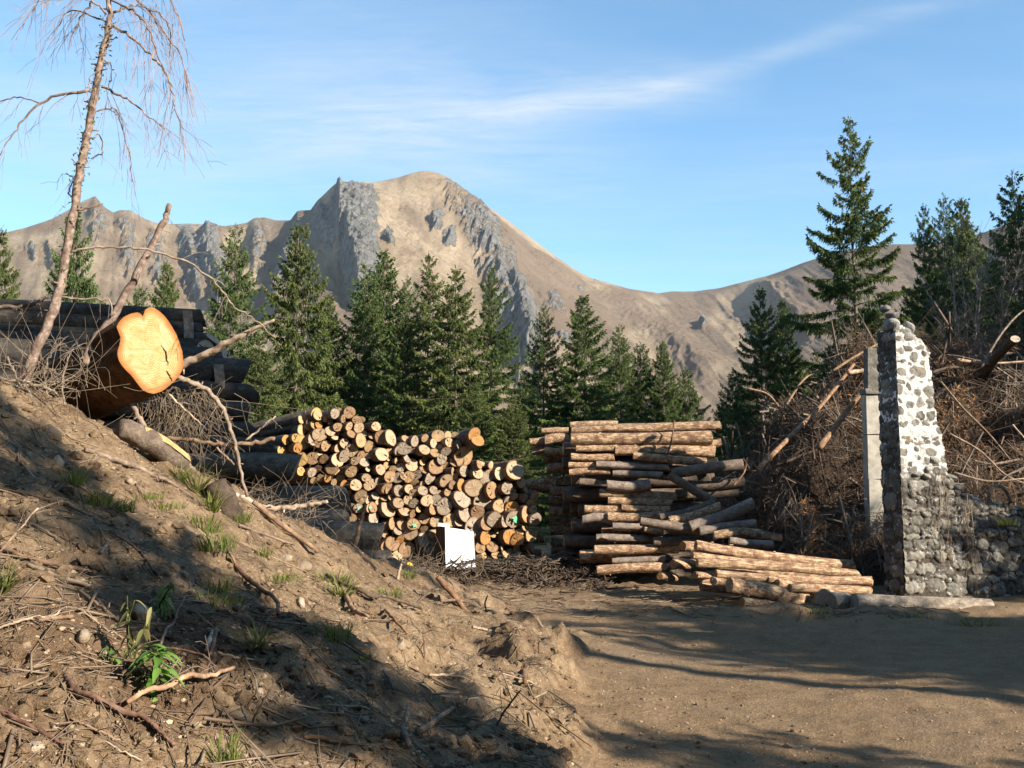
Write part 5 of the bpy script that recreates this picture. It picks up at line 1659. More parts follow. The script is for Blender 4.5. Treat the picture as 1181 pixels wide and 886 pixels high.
    me = mb.mesh("broken_edge", attr="tone"); me.transform(Matrix.Translation(-loc)); me.materials.append(M['stone'])
    o = bpy.data.objects.new("broken_edge", me); C.objects.link(o); o.parent = root
    # loose blocks on the top
    mb = MB()
    for (x, y, z, a, b, c) in [(0.05, .2, 4.05, .13, .2, .10), (0.09, .2, 4.2, .10, .14, .06), (0.03, .3, 4.31, .075, .11, .055), (0.20, .15, 3.94, .13, .16, .07), (0.16, 0.35, 4.07, .12, .14, .07),
                               (0.30, .12, 4.0, .085, .13, .12), (0.34, .35, 3.95, .12, .16, .09), (0.46, .2, 3.72, .11, .18, .08), (0.2, .05, 3.84, .15, .12, .09)]:
        rock(mb, (L0 + x, WY + y, z), (a, b, c), rng, ICO3, 0.10, tilt(0.25), val=rng.uniform(0.4, 0.9))
    me = mb.mesh("loose_top_stones", attr="tone"); me.transform(Matrix.Translation(-loc)); me.materials.append(M['stone'])
    o = bpy.data.objects.new("loose_top_stones", me); C.objects.link(o); o.parent = root
    mb = MB()
    # ragged top edge of the wing and the step below the upright part
    for x in np.arange(L0 + 0.62, L0 + 4.1, 0.2):
        top = np.interp(x, [p[0] for p in lower[1:8]], [p[1] for p in lower[1:8]])
        for y in (0.10, 0.32, 0.52):
            rock(mb, (x + rng.uniform(-.06, .06), WY + y, top + rng.uniform(-0.02, 0.06)), (rng.uniform(.09, .17), .13, rng.uniform(.05, .09)), rng, ICO3, 0.12, tilt(0.2), val=rng.uniform(0.2, 0.95))
    for (x, z, a, c) in [(0.45, 1.88, .13, .08), (0.66, 1.9, .14, .07), (0.55, 2.02, .15, .07), (0.80, 1.76, .14, .07), (0.72, 1.70, .1, .06), (0.92, 1.62, .13, .06), (0.40, 1.78, .1, .06), (0.28, 1.82, .12, .05)]:
        rock(mb, (L0 + x, WY + 0.04, z), (a, .12, c), rng, ICO3, 0.12, tilt(0.15), val=rng.uniform(0.3, 0.9))
    me = mb.mesh("coping_stones", attr="tone"); me.transform(Matrix.Translation(-loc)); me.materials.append(M['stone_low'])
    o = bpy.data.objects.new("coping_stones", me); C.objects.link(o); o.parent = root
    # far door jamb of squared stone, a thin ledge, and a top coloured dark for shade
    mb = MB()

    def box(mb, x0, x1, y0, y1, z0, z1, j=0.0):
        c = np.array([[x0, y0, z0], [x1, y0, z0], [x1, y1, z0], [x0, y1, z0], [x0, y0, z1], [x1, y0, z1], [x1, y1, z1], [x0, y1, z1]]) + (rng.normal(0, j, (8, 3)) if j else 0)
        mb.add(c, [(0, 3, 2, 1), (4, 5, 6, 7), (0, 1, 5, 4), (1, 2, 6, 5), (2, 3, 7, 6), (3, 0, 4, 7)])
    post = empty("stone_post", at(1011, 560, 17.2))
    post.location.z = 0
    tagged(post, "squared grey stone door post standing just behind the ruined wall", "stone post")
    mb = MB()
    for z0, z1 in [(-0.1, 0.9), (0.91, 1.75), (1.76, 2.5), (2.51, 3.18)]:
        box(mb, -0.125, 0.125, 0, 0.26, z0, z1, 0.006)
    mb.build("shaft", M['ashlar'], post, smooth=False)
    mb = MB()
    box(mb, -0.14, 0.16, -0.03, 0.28, 3.19, 3.28, 0.006)
    box(mb, -0.06, 0.15, 0.02, 0.24, 3.282, 3.98, 0.012)  # top of the shaft, its shadow put into the darker colour
    mb.build("ledge_and_shaded_top", M['mortar_low'], post, smooth=False)
    # dry creepers hanging on the lower part
    mb = MB()
    for x in (0.62, 1.02, 1.05, 1.5, 1.86, 0.55, 0.95):
        zt = min(1.75, np.interp(L0 + x, [p[0] for p in lower[1:8]], [p[1] for p in lower[1:8]]))
        zb = rng.uniform(0.0, 0.7)
        m = 12
        zsn = np.linspace(zt, zb, m)
        pts = np.c_[L0 + x + np.cumsum(rng.normal(0, 0.018, m)), np.full(m, WY - 0.115) + rng.normal(0, 0.008, m), zsn]
        tube(mb, pts, np.linspace(0.009, 0.005, m), 4)
        for _ in range(16):
            p = pts[int(rng.integers(1, m))]
            tube(mb, [p, p + rng.normal(0, 0.06, 3) * [1, .2, 1], p + rng.normal(0, 0.1, 3) * [1, .2, 1] - [0, 0, 0.1]], 0.003, 3, cap=False)
    me = mb.mesh("dry_creeper"); me.transform(Matrix.Translation(-loc)); me.materials.append(M['rootlet'])
    o = bpy.data.objects.new("dry_creeper", me); C.objects.link(o); o.parent = root
    o["kind"] = "stuff"
    root.rotation_euler = (0, 0, R(11))


build_wall()

# ------------------------------------------------------------------ heap of logging brush behind the wall
TOPX = [3.6, 4.2, 4.7, 5.2, 5.7, 6.3, 7.0, 7.8, 8.6, 9.6, 10.6, 12, 14, 16, 18]
TOPZ = [0.2, 1.2, 2.1, 2.75, 3.2, 3.7, 4.05, 4.2, 4.3, 4.25, 4.2, 4.0, 3.6, 2.6, 0]


def heap(x, y):
    x = np.asarray(x, dtype=float); y = np.asarray(y, dtype=float)
    t = np.interp(x, TOPX, TOPZ, left=0, right=0)
    fr = 3.3
    v = np.where(y < 20, np.clip(1 - (20 - y) / fr, 0, 1) ** 0.75, np.clip(1 - (y - 20) / 5.0, 0, 1) ** 0.8)
    h = t * v
    return h + sstep(h, 0.1, 0.8) * (0.55 * fbm(x * 0.8, y * 0.8, 3, 201) + 0.12 * fbm(x * 3, y * 3, 3, 205, ridged=True)) - 0.05


def build_brush():
    rng = np.random.default_rng(31)
    xs = np.arange(3.4, 18.1, 0.09); ys = np.arange(16.2, 25.2, 0.09)
    X, Y = np.meshgrid(xs, ys)
    Z = heap(X, Y) - 0.18
    ny, nx = X.shape
    idx = np.arange(ny * nx).reshape(ny, nx)
    mb = MB()
    mb.add(np.stack([X, Y, Z], -1).reshape(-1, 3), np.stack([idx[:-1, :-1], idx[:-1, 1:], idx[1:, 1:], idx[1:, :-1]], -1).reshape(-1, 4))
    core = mb.build("brush_heap", M['brushcore'])
    tagged(core, "big brown heap of cut branches and dead needles behind the ruined wall", "brush heap", kind="stuff")
    tw, fine = MB(), MB()

    def surf(x, y): return float(heap(np.array([x]), np.array([y]))[0])
    n = 9500
    px = rng.uniform(3.7, 13.5, n); py = rng.uniform(16.4, 21.5, n)
    pz = heap(px, py)
    e = 0.05
    gx = (heap(px + e, py) - pz) / e; gy = (heap(px, py + e) - pz) / e
    for i in range(n):
        if pz[i] < 0.12: continue
        L = rng.uniform(0.35, 1.7) * (0.7 if i % 3 else 1.2)
        down = np.array([-gx[i], -gy[i], -(gx[i] ** 2 + gy[i] ** 2)])
        nd = np.linalg.norm(down) + 1e-9
        a = rng.uniform(0, 6.28)
        tan = np.array([math.cos(a), math.sin(a), gx[i] * math.cos(a) + gy[i] * math.sin(a)])
        d = 0.55 * down / nd + 0.8 * tan / np.linalg.norm(tan) + rng.normal(0, 0.28, 3) + np.array([0.25, 0, 0.1])
        d /= np.linalg.norm(d)
        c = np.array([px[i], py[i], pz[i] + rng.uniform(-0.12, 0.2)])
        cv = rng.normal(0, 0.06 * L, 3)
        p = [c - d * L / 2, c + cv * 0.6, c + d * L / 2 - [0, 0, 0.12 * L]]
        r = rng.uniform(0.0028, 0.0065) if i % 12 else rng.uniform(0.009, 0.026) * (1 if i % 4 else 1.4)
        tube(tw, smooth_path(p, 3), [r, r * 0.8, r * 0.4], 3, cap=False)
        if i % 2 == 0:
            for _ in range(4):
                q = c + d * rng.uniform(-0.4, 0.5) * L
                w = d * 0.5 + rng.normal(0, 0.6, 3); w[2] -= 0.2
                tube(tw, [q, q + w * 0.12, q + w * 0.25 - [0, 0, 0.04]], [0.003, 0.0024, 0.0016], 3, cap=False)
    o = tw.build("twigs", M['brush'], core); o["kind"] = "stuff"
    # rusty dead needles in patches
    V = []
    cnt = 0
    while cnt < 16000:
        k = 2000
        x = rng.uniform(3.8, 13, k); y = rng.uniform(16.4, 21, k)
        z = heap(x, y)
        keep = (fbm(x * 0.8, y * 0.8, 3, 222) > 0.0) & (z > 0.3)
        x, y, z = x[keep], y[keep], z[keep]
        c = np.c_[x, y, z + rng.uniform(-0.1, 0.16, len(x))]
        ax = rng.normal(size=(len(x), 3)); ax[:, 2] -= 0.4; ax /= np.linalg.norm(ax, axis=1, keepdims=True)
        sd = np.cross(ax, rng.normal(size=(len(x), 3))); sd /= np.linalg.norm(sd, axis=1, keepdims=True)
        l = rng.uniform(0.06, 0.2, (len(x), 1)); w = rng.uniform(0.006, 0.016, (len(x), 1))
        V.append(np.stack([c, c + ax * l * .5 + sd * w, c + ax * l, c + ax * l * .5 - sd * w], 1).reshape(-1, 3))
        cnt += len(x)
    v = np.concatenate(V)
    fine.add(v, np.arange(len(v)).reshape(-1, 4))
    o = fine.build("dead_needles", M['rust'], core, smooth=False); o["kind"] = "stuff"


build_brush()


def branch(pts, radii, mat, label, name="branch", cat="branch", group=None, seed=0, twigs=0, twig_len=0.3, twig_r=0.003, jitter=0.0, twig_droop=0.3, sides=7, tint=(1, 1, 1)):
    """one bare branch: a stem and, where the photograph shows them, side twigs as a part"""
    rng = np.random.default_rng(seed + 1000)
    path = smooth_path(pts, 6, jitter, rng)
    c = Vector(path[0])
    mb = MB()
    rad = np.interp(np.linspace(0, 1, len(path)), np.linspace(0, 1, len(radii)) if not np.isscalar(radii) else [0, 1], radii if not np.isscalar(radii) else [radii, radii])
    rad = rad * 0.86 * (1 + 0.05 * np.sin(np.arange(len(path)) * 0.9 + seed))
    tube(mb, path, rad, sides, rough=0.05, rng=rng)
    # knots and torn stubs
    for _ in range(max(1, len(path) // 5)):
        i = int(rng.integers(1, len(path) - 1))
        d = rng.normal(size=3); d /= np.linalg.norm(d)
        tube(mb, [path[i], path[i] + d * rad[i] * rng.uniform(1.4, 3.0)], [rad[i] * 0.4, rad[i] * 0.25], 5)
    o = mb.build(name, mat, loc=c)
    o.color = (*tint, 1)
    tagged(o, label, cat, group)
    if twigs:
        tb = MB()
        for _ in range(twigs):
            s = rng.uniform(0.25, 1.0)
            i = min(len(path) - 2, int(s * (len(path) - 1)))
            p = path[i] + (path[i + 1] - path[i]) * rng.random()
            t = path[i + 1] - path[i]; t /= np.linalg.norm(t) + 1e-9
            d = t * 0.7 + rng.normal(0, 0.55, 3); d[2] -= twig_droop * 0.5; d /= np.linalg.norm(d)
            L = twig_len * rng.uniform(0.4, 1.2)
            q = [p, p + d * L * 0.5 - [0, 0, twig_droop * L * 0.15], p + d * L * 0.85 - [0, 0, twig_droop * L * 0.6]]
            sp = smooth_path(q, 3)
            tube(tb, sp, np.linspace(twig_r, twig_r * 0.5, len(sp)), 3, cap=False)
            for _ in range(2):
                k = int(rng.integers(1, len(sp)))
                w = d + rng.normal(0, 0.6, 3); w[2] -= twig_droop
                tube(tb, [sp[k], sp[k] + w * L * 0.15, sp[k] + w * L * 0.28 - [0, 0, 0.02]], twig_r * 0.6, 3, cap=False)
        t = tb.build("side_twigs", mat, loc=c)
        t.parent = o; t.location = (0, 0, 0)
        t["kind"] = "stuff"
    return o


def pxs(lst, Y, dY=0.0):
    n = len(lst)
    return [at(x, y, Y + dY * i / max(1, n - 1)) for i, (x, y) in enumerate(lst)]


LIMBS = [
    ([(874, 542), (905, 510), (945, 470), (985, 420)], 17.6, 1.2, [0.055, 0.05, 0.035], "long tan pole leaning up the brush heap towards the door jamb", (1.25, 0.95, 0.72)),
    ([(944, 517), (965, 490), (1003, 440)], 17.5, 0.3, [0.07, 0.06, 0.05], "thick tan pole leaning on the brush heap right beside the door jamb", (1.2, 0.95, 0.72)),
    ([(862, 448), (884, 454), (897, 468), (906, 486)], 19.0, 0.4, [0.02, 0.025, 0.03], "arched thin branch at the near end of the brush heap", (1.1, 0.85, 0.65)),
    ([(905, 470), (925, 440), (943, 427)], 19.2, 0.5, [0.03, 0.02], "curved branch tip standing out over the brush heap by the spruces", (1.1, 0.9, 0.7)),
    ([(960, 428), (985, 412), (1010, 398), (1018, 394)], 18.6, 0.3, [0.03, 0.025, 0.015], "pale branch crossing to the top of the door jamb", (1.15, 0.95, 0.75)),
    ([(978, 430), (1000, 427)], 18.2, 0.2, [0.05, 0.045], "short pale stub near the top of the heap beside the jamb", (1.5, 1.35, 1.2)),
    ([(1104, 415), (1125, 418), (1150, 419), (1181, 417)], 18.4, 0.3, [0.04, 0.03, 0.02], "pale horizontal branch across the heap beyond the wall", (1.5, 1.3, 1.1)),
    ([(1132, 423), (1155, 385), (1178, 360), (1200, 350)], 18.2, 0.6, [0.025, 0.022, 0.015], "slim grey branch rising over the heap at the picture edge", (1, 0.95, 0.9)),
    ([(1168, 490), (1174, 497), (1190, 515)], 16.6, 0.1, [0.018, 0.016], "bright white bare twig at the edge of the picture above the wall", (2.0, 1.9, 1.8)),
    ([(1085, 440), (1110, 470), (1140, 500), (1165, 530)], 17.4, 0.3, [0.02, 0.02, 0.012], "thin grey branch slanting down the heap beyond the wall", (1.1, 1.0, 0.9)),
    ([(1095, 500), (1130, 520), (1160, 548), (1190, 560)], 17.0, 0.2, [0.02, 0.018, 0.01], "bent grey branch low on the heap above the wall's wing", (1.2, 1.1, 1.0)),
    ([(1100, 545), (1140, 555), (1181, 552)], 16.8, 0.2, [0.02, 0.018, 0.012], "nearly level branch resting just above the wall's wing", (1.1, 1.0, 0.9)),
    ([(1140, 580), (1142, 566), (1150, 560), (1160, 566), (1166, 580)], 15.35, 0.1, [0.03, 0.03, 0.03], "looped dead stem standing on top of the wall's wing", (0.8, 0.75, 0.7)),
    ([(846, 560), (858, 545), (862, 528)], 17.4, 0.2, [0.02, 0.015], "broken upright stick where the sideways stack meets the brush", (1.1, 0.8, 0.55)),
    ([(934, 618), (958, 628), (970, 640)], 16.2, 0.1, [0.012, 0.008], "thin pale twig in the dark hollow below the brush heap", (1.6, 1.4, 1.2)),
    ([(770, 525), (775, 505), (778, 485)], 17.4, 0.1, [0.022, 0.012], "thin bent stick with a white tip standing up from the sideways stack", (0.7, 0.5, 0.4)),
]
for i, (pts, Y, dY, rad, lab, tint) in enumerate(LIMBS):
    branch(pxs(pts, Y, dY), rad, M['stick'], lab, "branch", "branch", "loose branches on the brush heap", seed=i, twigs=6 if i in (0, 7, 9, 10) else 0, twig_len=0.5, tint=tint)
# dead log sticking out of the heap
e = at(1171, 391, 17.6)
log(e, e - at(1140, 430, 19.0), 1.9, 0.085, 'bark_old', "white", "dark dead log with a bright cut end sticking out of the brush heap", "log", barktint=(0.45, 0.42, 0.4))


def bare_tree():
    base = at(1120, 398, 21.6)
    base.z = surf0 = float(heap(np.array([base.x]), np.array([base.y]))[0])
    root = empty("bare_tree", base)
    tagged(root, "leafless grey bush-like tree standing behind the brush heap", "bare tree")
    rng = np.random.default_rng(77)
    ends = [(1088, 288), (1100, 270), (1124, 275), (1145, 268), (1160, 300), (1180, 290), (1132, 310), (1072, 340), (1110, 305)]
    tw = MB()
    for k, (x, y) in enumerate(ends):
        e = at(x, y, 21.6 + rng.uniform(-.6, .6))
        mid = base.lerp(e, 0.5) + Vector((rng.uniform(-.2, .2), 0, 0.1))
        path = smooth_path([base + Vector((rng.uniform(-.15, .15), 0, 0)), mid, e], 7, 0.02, rng)
        mb = MB()
        tube(mb, path, np.linspace(0.026, 0.006, len(path)), 6, rough=0.08, rng=rng)
        o = mb.build("limb", M['deadwood'], loc=base); o.parent = root; o.location = (0, 0, 0)
        for _ in range(45):
            i = int(rng.integers(3, len(path) - 1))
            d = (path[i + 1] - path[i]); d /= np.linalg.norm(d)
            d = d * 0.8 + rng.normal(0, 0.5, 3); d /= np.linalg.norm(d)
            L = rng.uniform(0.2, 0.75)
            sp = smooth_path([path[i], path[i] + d * L * .5 + [0, 0, 0.04], path[i] + d * L], 3)
            tube(tw, sp, np.linspace(0.0045, 0.002, len(sp)), 3, cap=False)
            for _ in range(3):
                q = sp[int(rng.integers(1, len(sp)))]
                w = d + rng.normal(0, 0.6, 3)
                tube(tw, [q, q + w * L * 0.2, q + w * L * .35], 0.003, 3, cap=False)
    o = tw.build("fine_twigs", M['deadwood'], loc=base); o.parent = root; o.location = (0, 0, 0); o["kind"] = "stuff"


bare_tree()

# ------------------------------------------------------------------ the felled trunk on the bank
def felled_trunk():
    rng = np.random.default_rng(41)
    c = at(170, 414, 9.2)
    nrm = Vector((0.74, -0.64, 0.20)).normalized()
    outl = [(425, 560), (436, 540), (452, 524), (478, 512), (500, 508), (514, 513), (520, 524), (524, 512), (530, 497), (545, 489), (560, 490), (580, 503), (602, 523), (622, 552), (640, 582), (655, 618), (665, 652), (669, 690), (666, 715),
            (655, 738), (640, 756), (622, 772), (600, 790), (582, 800), (560, 806), (540, 802), (520, 792), (496, 762), (478, 738), (456, 716), (440, 697), (430, 675), (428, 650), (436, 625), (440, 602), (432, 580)]
    P = []
    for x, y in outl:
        d = ray(x / 3.166, 200 + y / 3.166)
        o = Vector((0, 0, EYE))
        t = (c - o).dot(nrm) / d.dot(nrm)
        P.append(o + d * t)
    # resample evenly
    A = np.array([tuple(p) for p in P]); A = np.r_[A, A[:1]]
    s = np.r_[0, np.cumsum(np.linalg.norm(np.diff(A, axis=0), axis=1))]
    k = 96
    u = np.linspace(0, s[-1], k, endpoint=False)
    A = np.stack([np.interp(u, s, A[:, i]) for i in range(3)], 1)
    cen = A.mean(0)
    root = empty("felled_trunk", tuple(cen))
    tagged(root, "huge felled tree trunk with a bright yellow sawn face jutting from the bank", "felled trunk")
    ax = np.array(tuple(nrm))
    mb = MB()
    L = 3.4
    zs = np.r_[0, 0.02, np.linspace(0.10, L, 30)]
    V = []
    for z in zs:
        f = 1.0 + 0.03 * math.sin(z * 2) - 0.05 * z / L
        smooth = sstep(z, 0.0, 1.0)
        off = A - cen
        r = np.linalg.norm(off, axis=1, keepdims=True)
        mean = r.mean()
        off = off / r * (r * (1 - 0.6 * smooth) + mean * 0.6 * smooth) * f
        if z > 0.01:
            a = np.arange(k)
            off *= (1 + 0.025 * fbm(a * 0.35, np.full(k, z * 3), 4, 71))[:, None]
        V.append(off - ax * z)
    V = np.concatenate(V)
    n = len(zs)
    i = np.arange(n - 1)[:, None] * k; j = np.arange(k)[None]; j2 = (j + 1) % k
    mb.add(V, np.stack([i + j, i + j2, i + k + j2, i + k + j], -1).reshape(-1, 4))
    mb.f.append((np.arange(k) + (n - 1) * k)[None])
    mb.build("bark", M['bark_trunk'], root)
    # sawn face
    fb = MB()
    rings = [1.0, 0.965, 0.90, 0.8, 0.6, 0.4, 0.2, 0.08]
    off = A - cen
    fv, tone = [], []
    for r in rings:
        q = off * r + ax * (0.004 + 0.006 * (1 - r))
        q = q + np.outer(rng.normal(0, 0.0015, k), ax)
        fv.append(q); tone.append(np.full(k, r))
    fv.append(ax[None] * 0.012); tone.append([0.0])
    fv = np.concatenate(fv)
    m = len(rings)
    i = np.arange(m - 1)[:, None] * k
    q = np.stack([i + j, i + j2, i + k + j2, i + k + j], -1).reshape(-1, 4)[:, ::-1]
    fb.add(fv, q, np.concatenate(tone))
    a = np.arange(k) + (m - 1) * k
    fb.f.append(np.stack([np.full(k, m * k), np.roll(a, -1), a], -1))
    face = fb.build("sawn_face", M['bigcut'], root, attr="rim")
    # long drying cracks
    for pts in ([(588, 628), (596, 642), (604, 662), (607, 682), (612, 702)], [(604, 722), (612, 734), (620, 745), (626, 760)]):
        v, fc = [], []
        mbk = MB()
        pl = []
        for x, y in pts:
            d = ray(x / 3.166, 200 + y / 3.166)
            o = Vector((0, 0, EYE))
            t = (c - o).dot(nrm) / d.dot(nrm)
            pl.append(np.array(tuple(o + d * t)) - cen + ax * 0.012)
        tube(mbk, smooth_path(pl, 4, 0.004, rng), [0.002, 0.006, 0.007, 0.006, 0.002], 5)
        mbk.build("crack", M['dark'], face)


def mat_bigcut():
    n = Nodes("fresh_sawn_face")
    rim = n.attr("rim")
    p = n.coord('Object')
    a = n.noise(p, 7, 6, 0.65, 0.5)
    b = n.noise(p, 30, 4, 0.6)
    col = n.ramp(a, [(0.30, (0.29, 0.175, 0.055)), (0.47, (0.42, 0.30, 0.13)), (0.64, (0.52, 0.41, 0.22))])
    col = n.mix(n.rng(n.math('ADD', rim, n.math('MULTIPLY', n.math('SUBTRACT', a, 0.5), 0.35)), 0.74, 1.0, 0, 0.95), col, (0.245, 0.075, 0.010))
    rg = n.math('SINE', n.math('MULTIPLY', n.math('ADD', rim, n.math('MULTIPLY', a, 0.08)), 120.0))
    col = n.mix(n.rng(rg, -1, 1, 0, 0.42), col, (0.20, 0.10, 0.028))
    st = n.noise(n.coord('Object', (3, 3, 30), (0.3, 0.2, 0)), 2.5, 4, 0.6)
    col = n.mix(n.rng(st, 0.55, 0.75, 0, 0.25), col, (0.48, 0.38, 0.22))
    saw = n.noise(n.coord('Object', (2, 2, 40), (0.5, 0.1, 0.3)), 3.0, 3, 0.6)
    col = n.mix(n.rng(saw, 0.5, 0.66, 0, 0.40), col, (0.22, 0.12, 0.045))
    stain = n.noise(p, 2.6, 6, 0.7, 0.8)
    col = n.mix(n.rng(stain, 0.52, 0.7, 0, 0.45), col, (0.26, 0.12, 0.03))
    n.bump(n.math('ADD', n.math('ADD', st, saw), b), 0.6, 0.012)
    return n.done(col, 0.75, 0.2)


M['bigcut'] = mat_bigcut()
M['dark'] = mat_simple("crack_shadow_wood", [(0.3, (0.035, 0.018, 0.008)), (0.7, (0.07, 0.035, 0.015))], 8, bump=0)
M['splitwood'] = mat_simple("fresh_split_wood", [(0.3, (0.20, 0.11, 0.035)), (0.5, (0.34, 0.22, 0.09)), (0.7, (0.44, 0.33, 0.17))], 9, bump=0.4)
felled_trunk()


# ------------------------------------------------------------------ leaning dead larch
def larch():
    rng = np.random.default_rng(51)
    Y = 8.9
    tr = [(22, 462), (26, 445), (41, 405), (58, 368), (73, 314), (88, 222), (96, 180), (103, 142), (110, 105), (117, 68), (124, 40), (127, 18), (125, 0), (123, -40), (122, -90), (124, -150)]
    base = at(22, 462, Y)
    base.z = min(base.z, g1(base.x, base.y) - 0.05)
    root = empty("dead_larch", base)
    tagged(root, "thin leaning dead larch with drooping leafless branches above the bank", "dead larch")

    def P(x, y, dy=0.0): return at(x, y, Y + dy)
    path = smooth_path([base] + [P(*q) for q in tr[1:]], 5, 0.004, rng)
    mb = MB()
    rad = np.interp(np.linspace(0, 1, len(path)), [0, 0.1, 0.35, 0.65, 0.85, 1], [0.056, 0.045, 0.037, 0.028, 0.020, 0.008])
    tube(mb, path, rad * (1 + rng.uniform(-.08, .08, len(path))), 10, rough=0.05, rng=rng)
    for _ in range(40):
        i = int(rng.integers(3, len(path) - 2))
        d = rng.normal(size=3); d[2] = abs(d[2]) * 0.3; d /= np.linalg.norm(d)
        tube(mb, [path[i], path[i] + d * rng.uniform(0.05, 0.11)], [0.010, 0.005], 4)
    o = mb.build("trunk", M['larch'], loc=base); o.parent = root; o.location = (0, 0, 0)
    s = 2.9525
    BR = [([(380, 45), (430, 25), (470, 20), (540, 45), (575, 90), (582, 150)], 0.012, 34, 0.2),
          ([(385, 90), (450, 130), (510, 185), (550, 230), (580, 290), (600, 380), (625, 440)], 0.014, 60, -0.3),
          ([(345, 295), (400, 320), (450, 350), (500, 390), (560, 440)], 0.013, 34, 0.1),
          ([(305, 308), (220, 320), (140, 350), (80, 410), (40, 460), (0, 530)], 0.014, 26, -0.1),
          ([(360, 75), (290, 45), (230, 40), (200, 90)], 0.010, 34, 0.3),
          ([(362, 50), (320, 5), (260, -20), (190, -10), (150, 10)], 0.010, 30, -0.3),
          ([(330, 380), (390, 370), (415, 440), (440, 520), (450, 620)], 0.008, 26, 0.4),
          ([(140, 350), (60, 330), (0, 345), (-60, 370)], 0.007, 12, 0.0),
          ([(315, 0), (280, 50), (250, 110)], 0.010, 18, 0.2),
          ([(372, -10), (430, -20), (500, 30), (560, 110), (620, 200), (640, 300)], 0.012, 60, 0.4),
          ([(372, 0), (440, 30), (490, 70), (520, 130), (540, 200), (590, 300)], 0.010, 60, -0.5),
          ([(368, -60), (430, -90), (520, -60), (590, 20), (630, 140)], 0.012, 50, 0.1),
          ([(366, -60), (300, -110), (220, -80), (150, -20), (110, 40)], 0.012, 40, -0.2),
          ([(365, -150), (430, -200), (500, -170), (560, -100)], 0.010, 30, 0.2),
          ([(362, -150), (290, -210), (220, -180), (170, -100)], 0.010, 30, -0.2),
          ([(300, 480), (340, 460), (350, 520), (310, 540)], 0.007, 8, 0.2),
          ([(262, 690), (235, 650), (250, 610), (225, 590)], 0.007, 10, 0.2),
          ([(335, 240), (310, 260), (300, 300)], 0.006, 8, -0.2),
          ([(348, 200), (380, 230), (370, 300)], 0.006, 10, 0.2)]
    tw = MB()
    for pts, r, nt, dy in BR:
        bp = smooth_path([P(x / s, y / s, dy * i / (len(pts) - 1)) for i, (x, y) in enumerate(pts)], 5, 0.006, rng)
        mb = MB()
        tube(mb, bp, np.linspace(r, 0.004, len(bp)), 6)
        o = mb.build("branch", M['larch'], loc=base); o.parent = root; o.location = (0, 0, 0)
        for _ in range(int(nt * 0.33)):
            i = int(rng.integers(1, len(bp) - 1))
            p = bp[i] + (bp[i + 1] - bp[i]) * rng.random()
            t = bp[i + 1] - bp[i]; t /= np.linalg.norm(t) + 1e-9
            d = t * 0.8 + rng.normal(0, 0.35, 3); d[2] -= 0.5; d /= np.linalg.norm(d)
            L = rng.uniform(0.12, 0.55)
            sp = smooth_path([p, p + d * L * .45 - [0, 0, .03], p + d * L * .8 - [0, 0, L * .35]], 3, 0.004, rng)
            tube(tw, sp, np.linspace(0.0026, 0.0015, len(sp)), 3, cap=False)
            for _ in range(3):
                q = sp[int(rng.integers(1, len(sp)))]
                w = d + rng.normal(0, 0.5, 3); w[2] -= 0.5
                tube(tw, [q, q + w * L * .15, q + w * L * .3 - [0, 0, .03]], 0.0017, 3, cap=False)
    o = tw.build("hanging_twigs", M['larchtwig'], loc=base); o.parent = root; o.location = (0, 0, 0); o["kind"] = "stuff"
    # tufts of old needles along the stem
    V = []
    for _ in range(420):
        i = int(rng.integers(int(len(path) * .25), int(len(path) * .72)))
        c = path[i] + rng.normal(0, 0.032, 3)
        a = rng.normal(size=3); a /= np.linalg.norm(a)
        sd = np.cross(a, rng.normal(size=3)); sd /= np.linalg.norm(sd)
        l = rng.uniform(0.02, 0.05)
        V.append([c, c + a * l * .5 + sd * .008, c + a * l, c + a * l * .5 - sd * .008])
    v = np.array(V).reshape(-1, 3)
    mb = MB(); mb.add(v, np.arange(len(v)).reshape(-1, 4), 0.3)
    o = mb.build("moss_tufts", M['leaf_dull'], loc=base, smooth=False, attr="tone"); o.parent = root; o.location = (0, 0, 0); o["kind"] = "stuff"


larch()


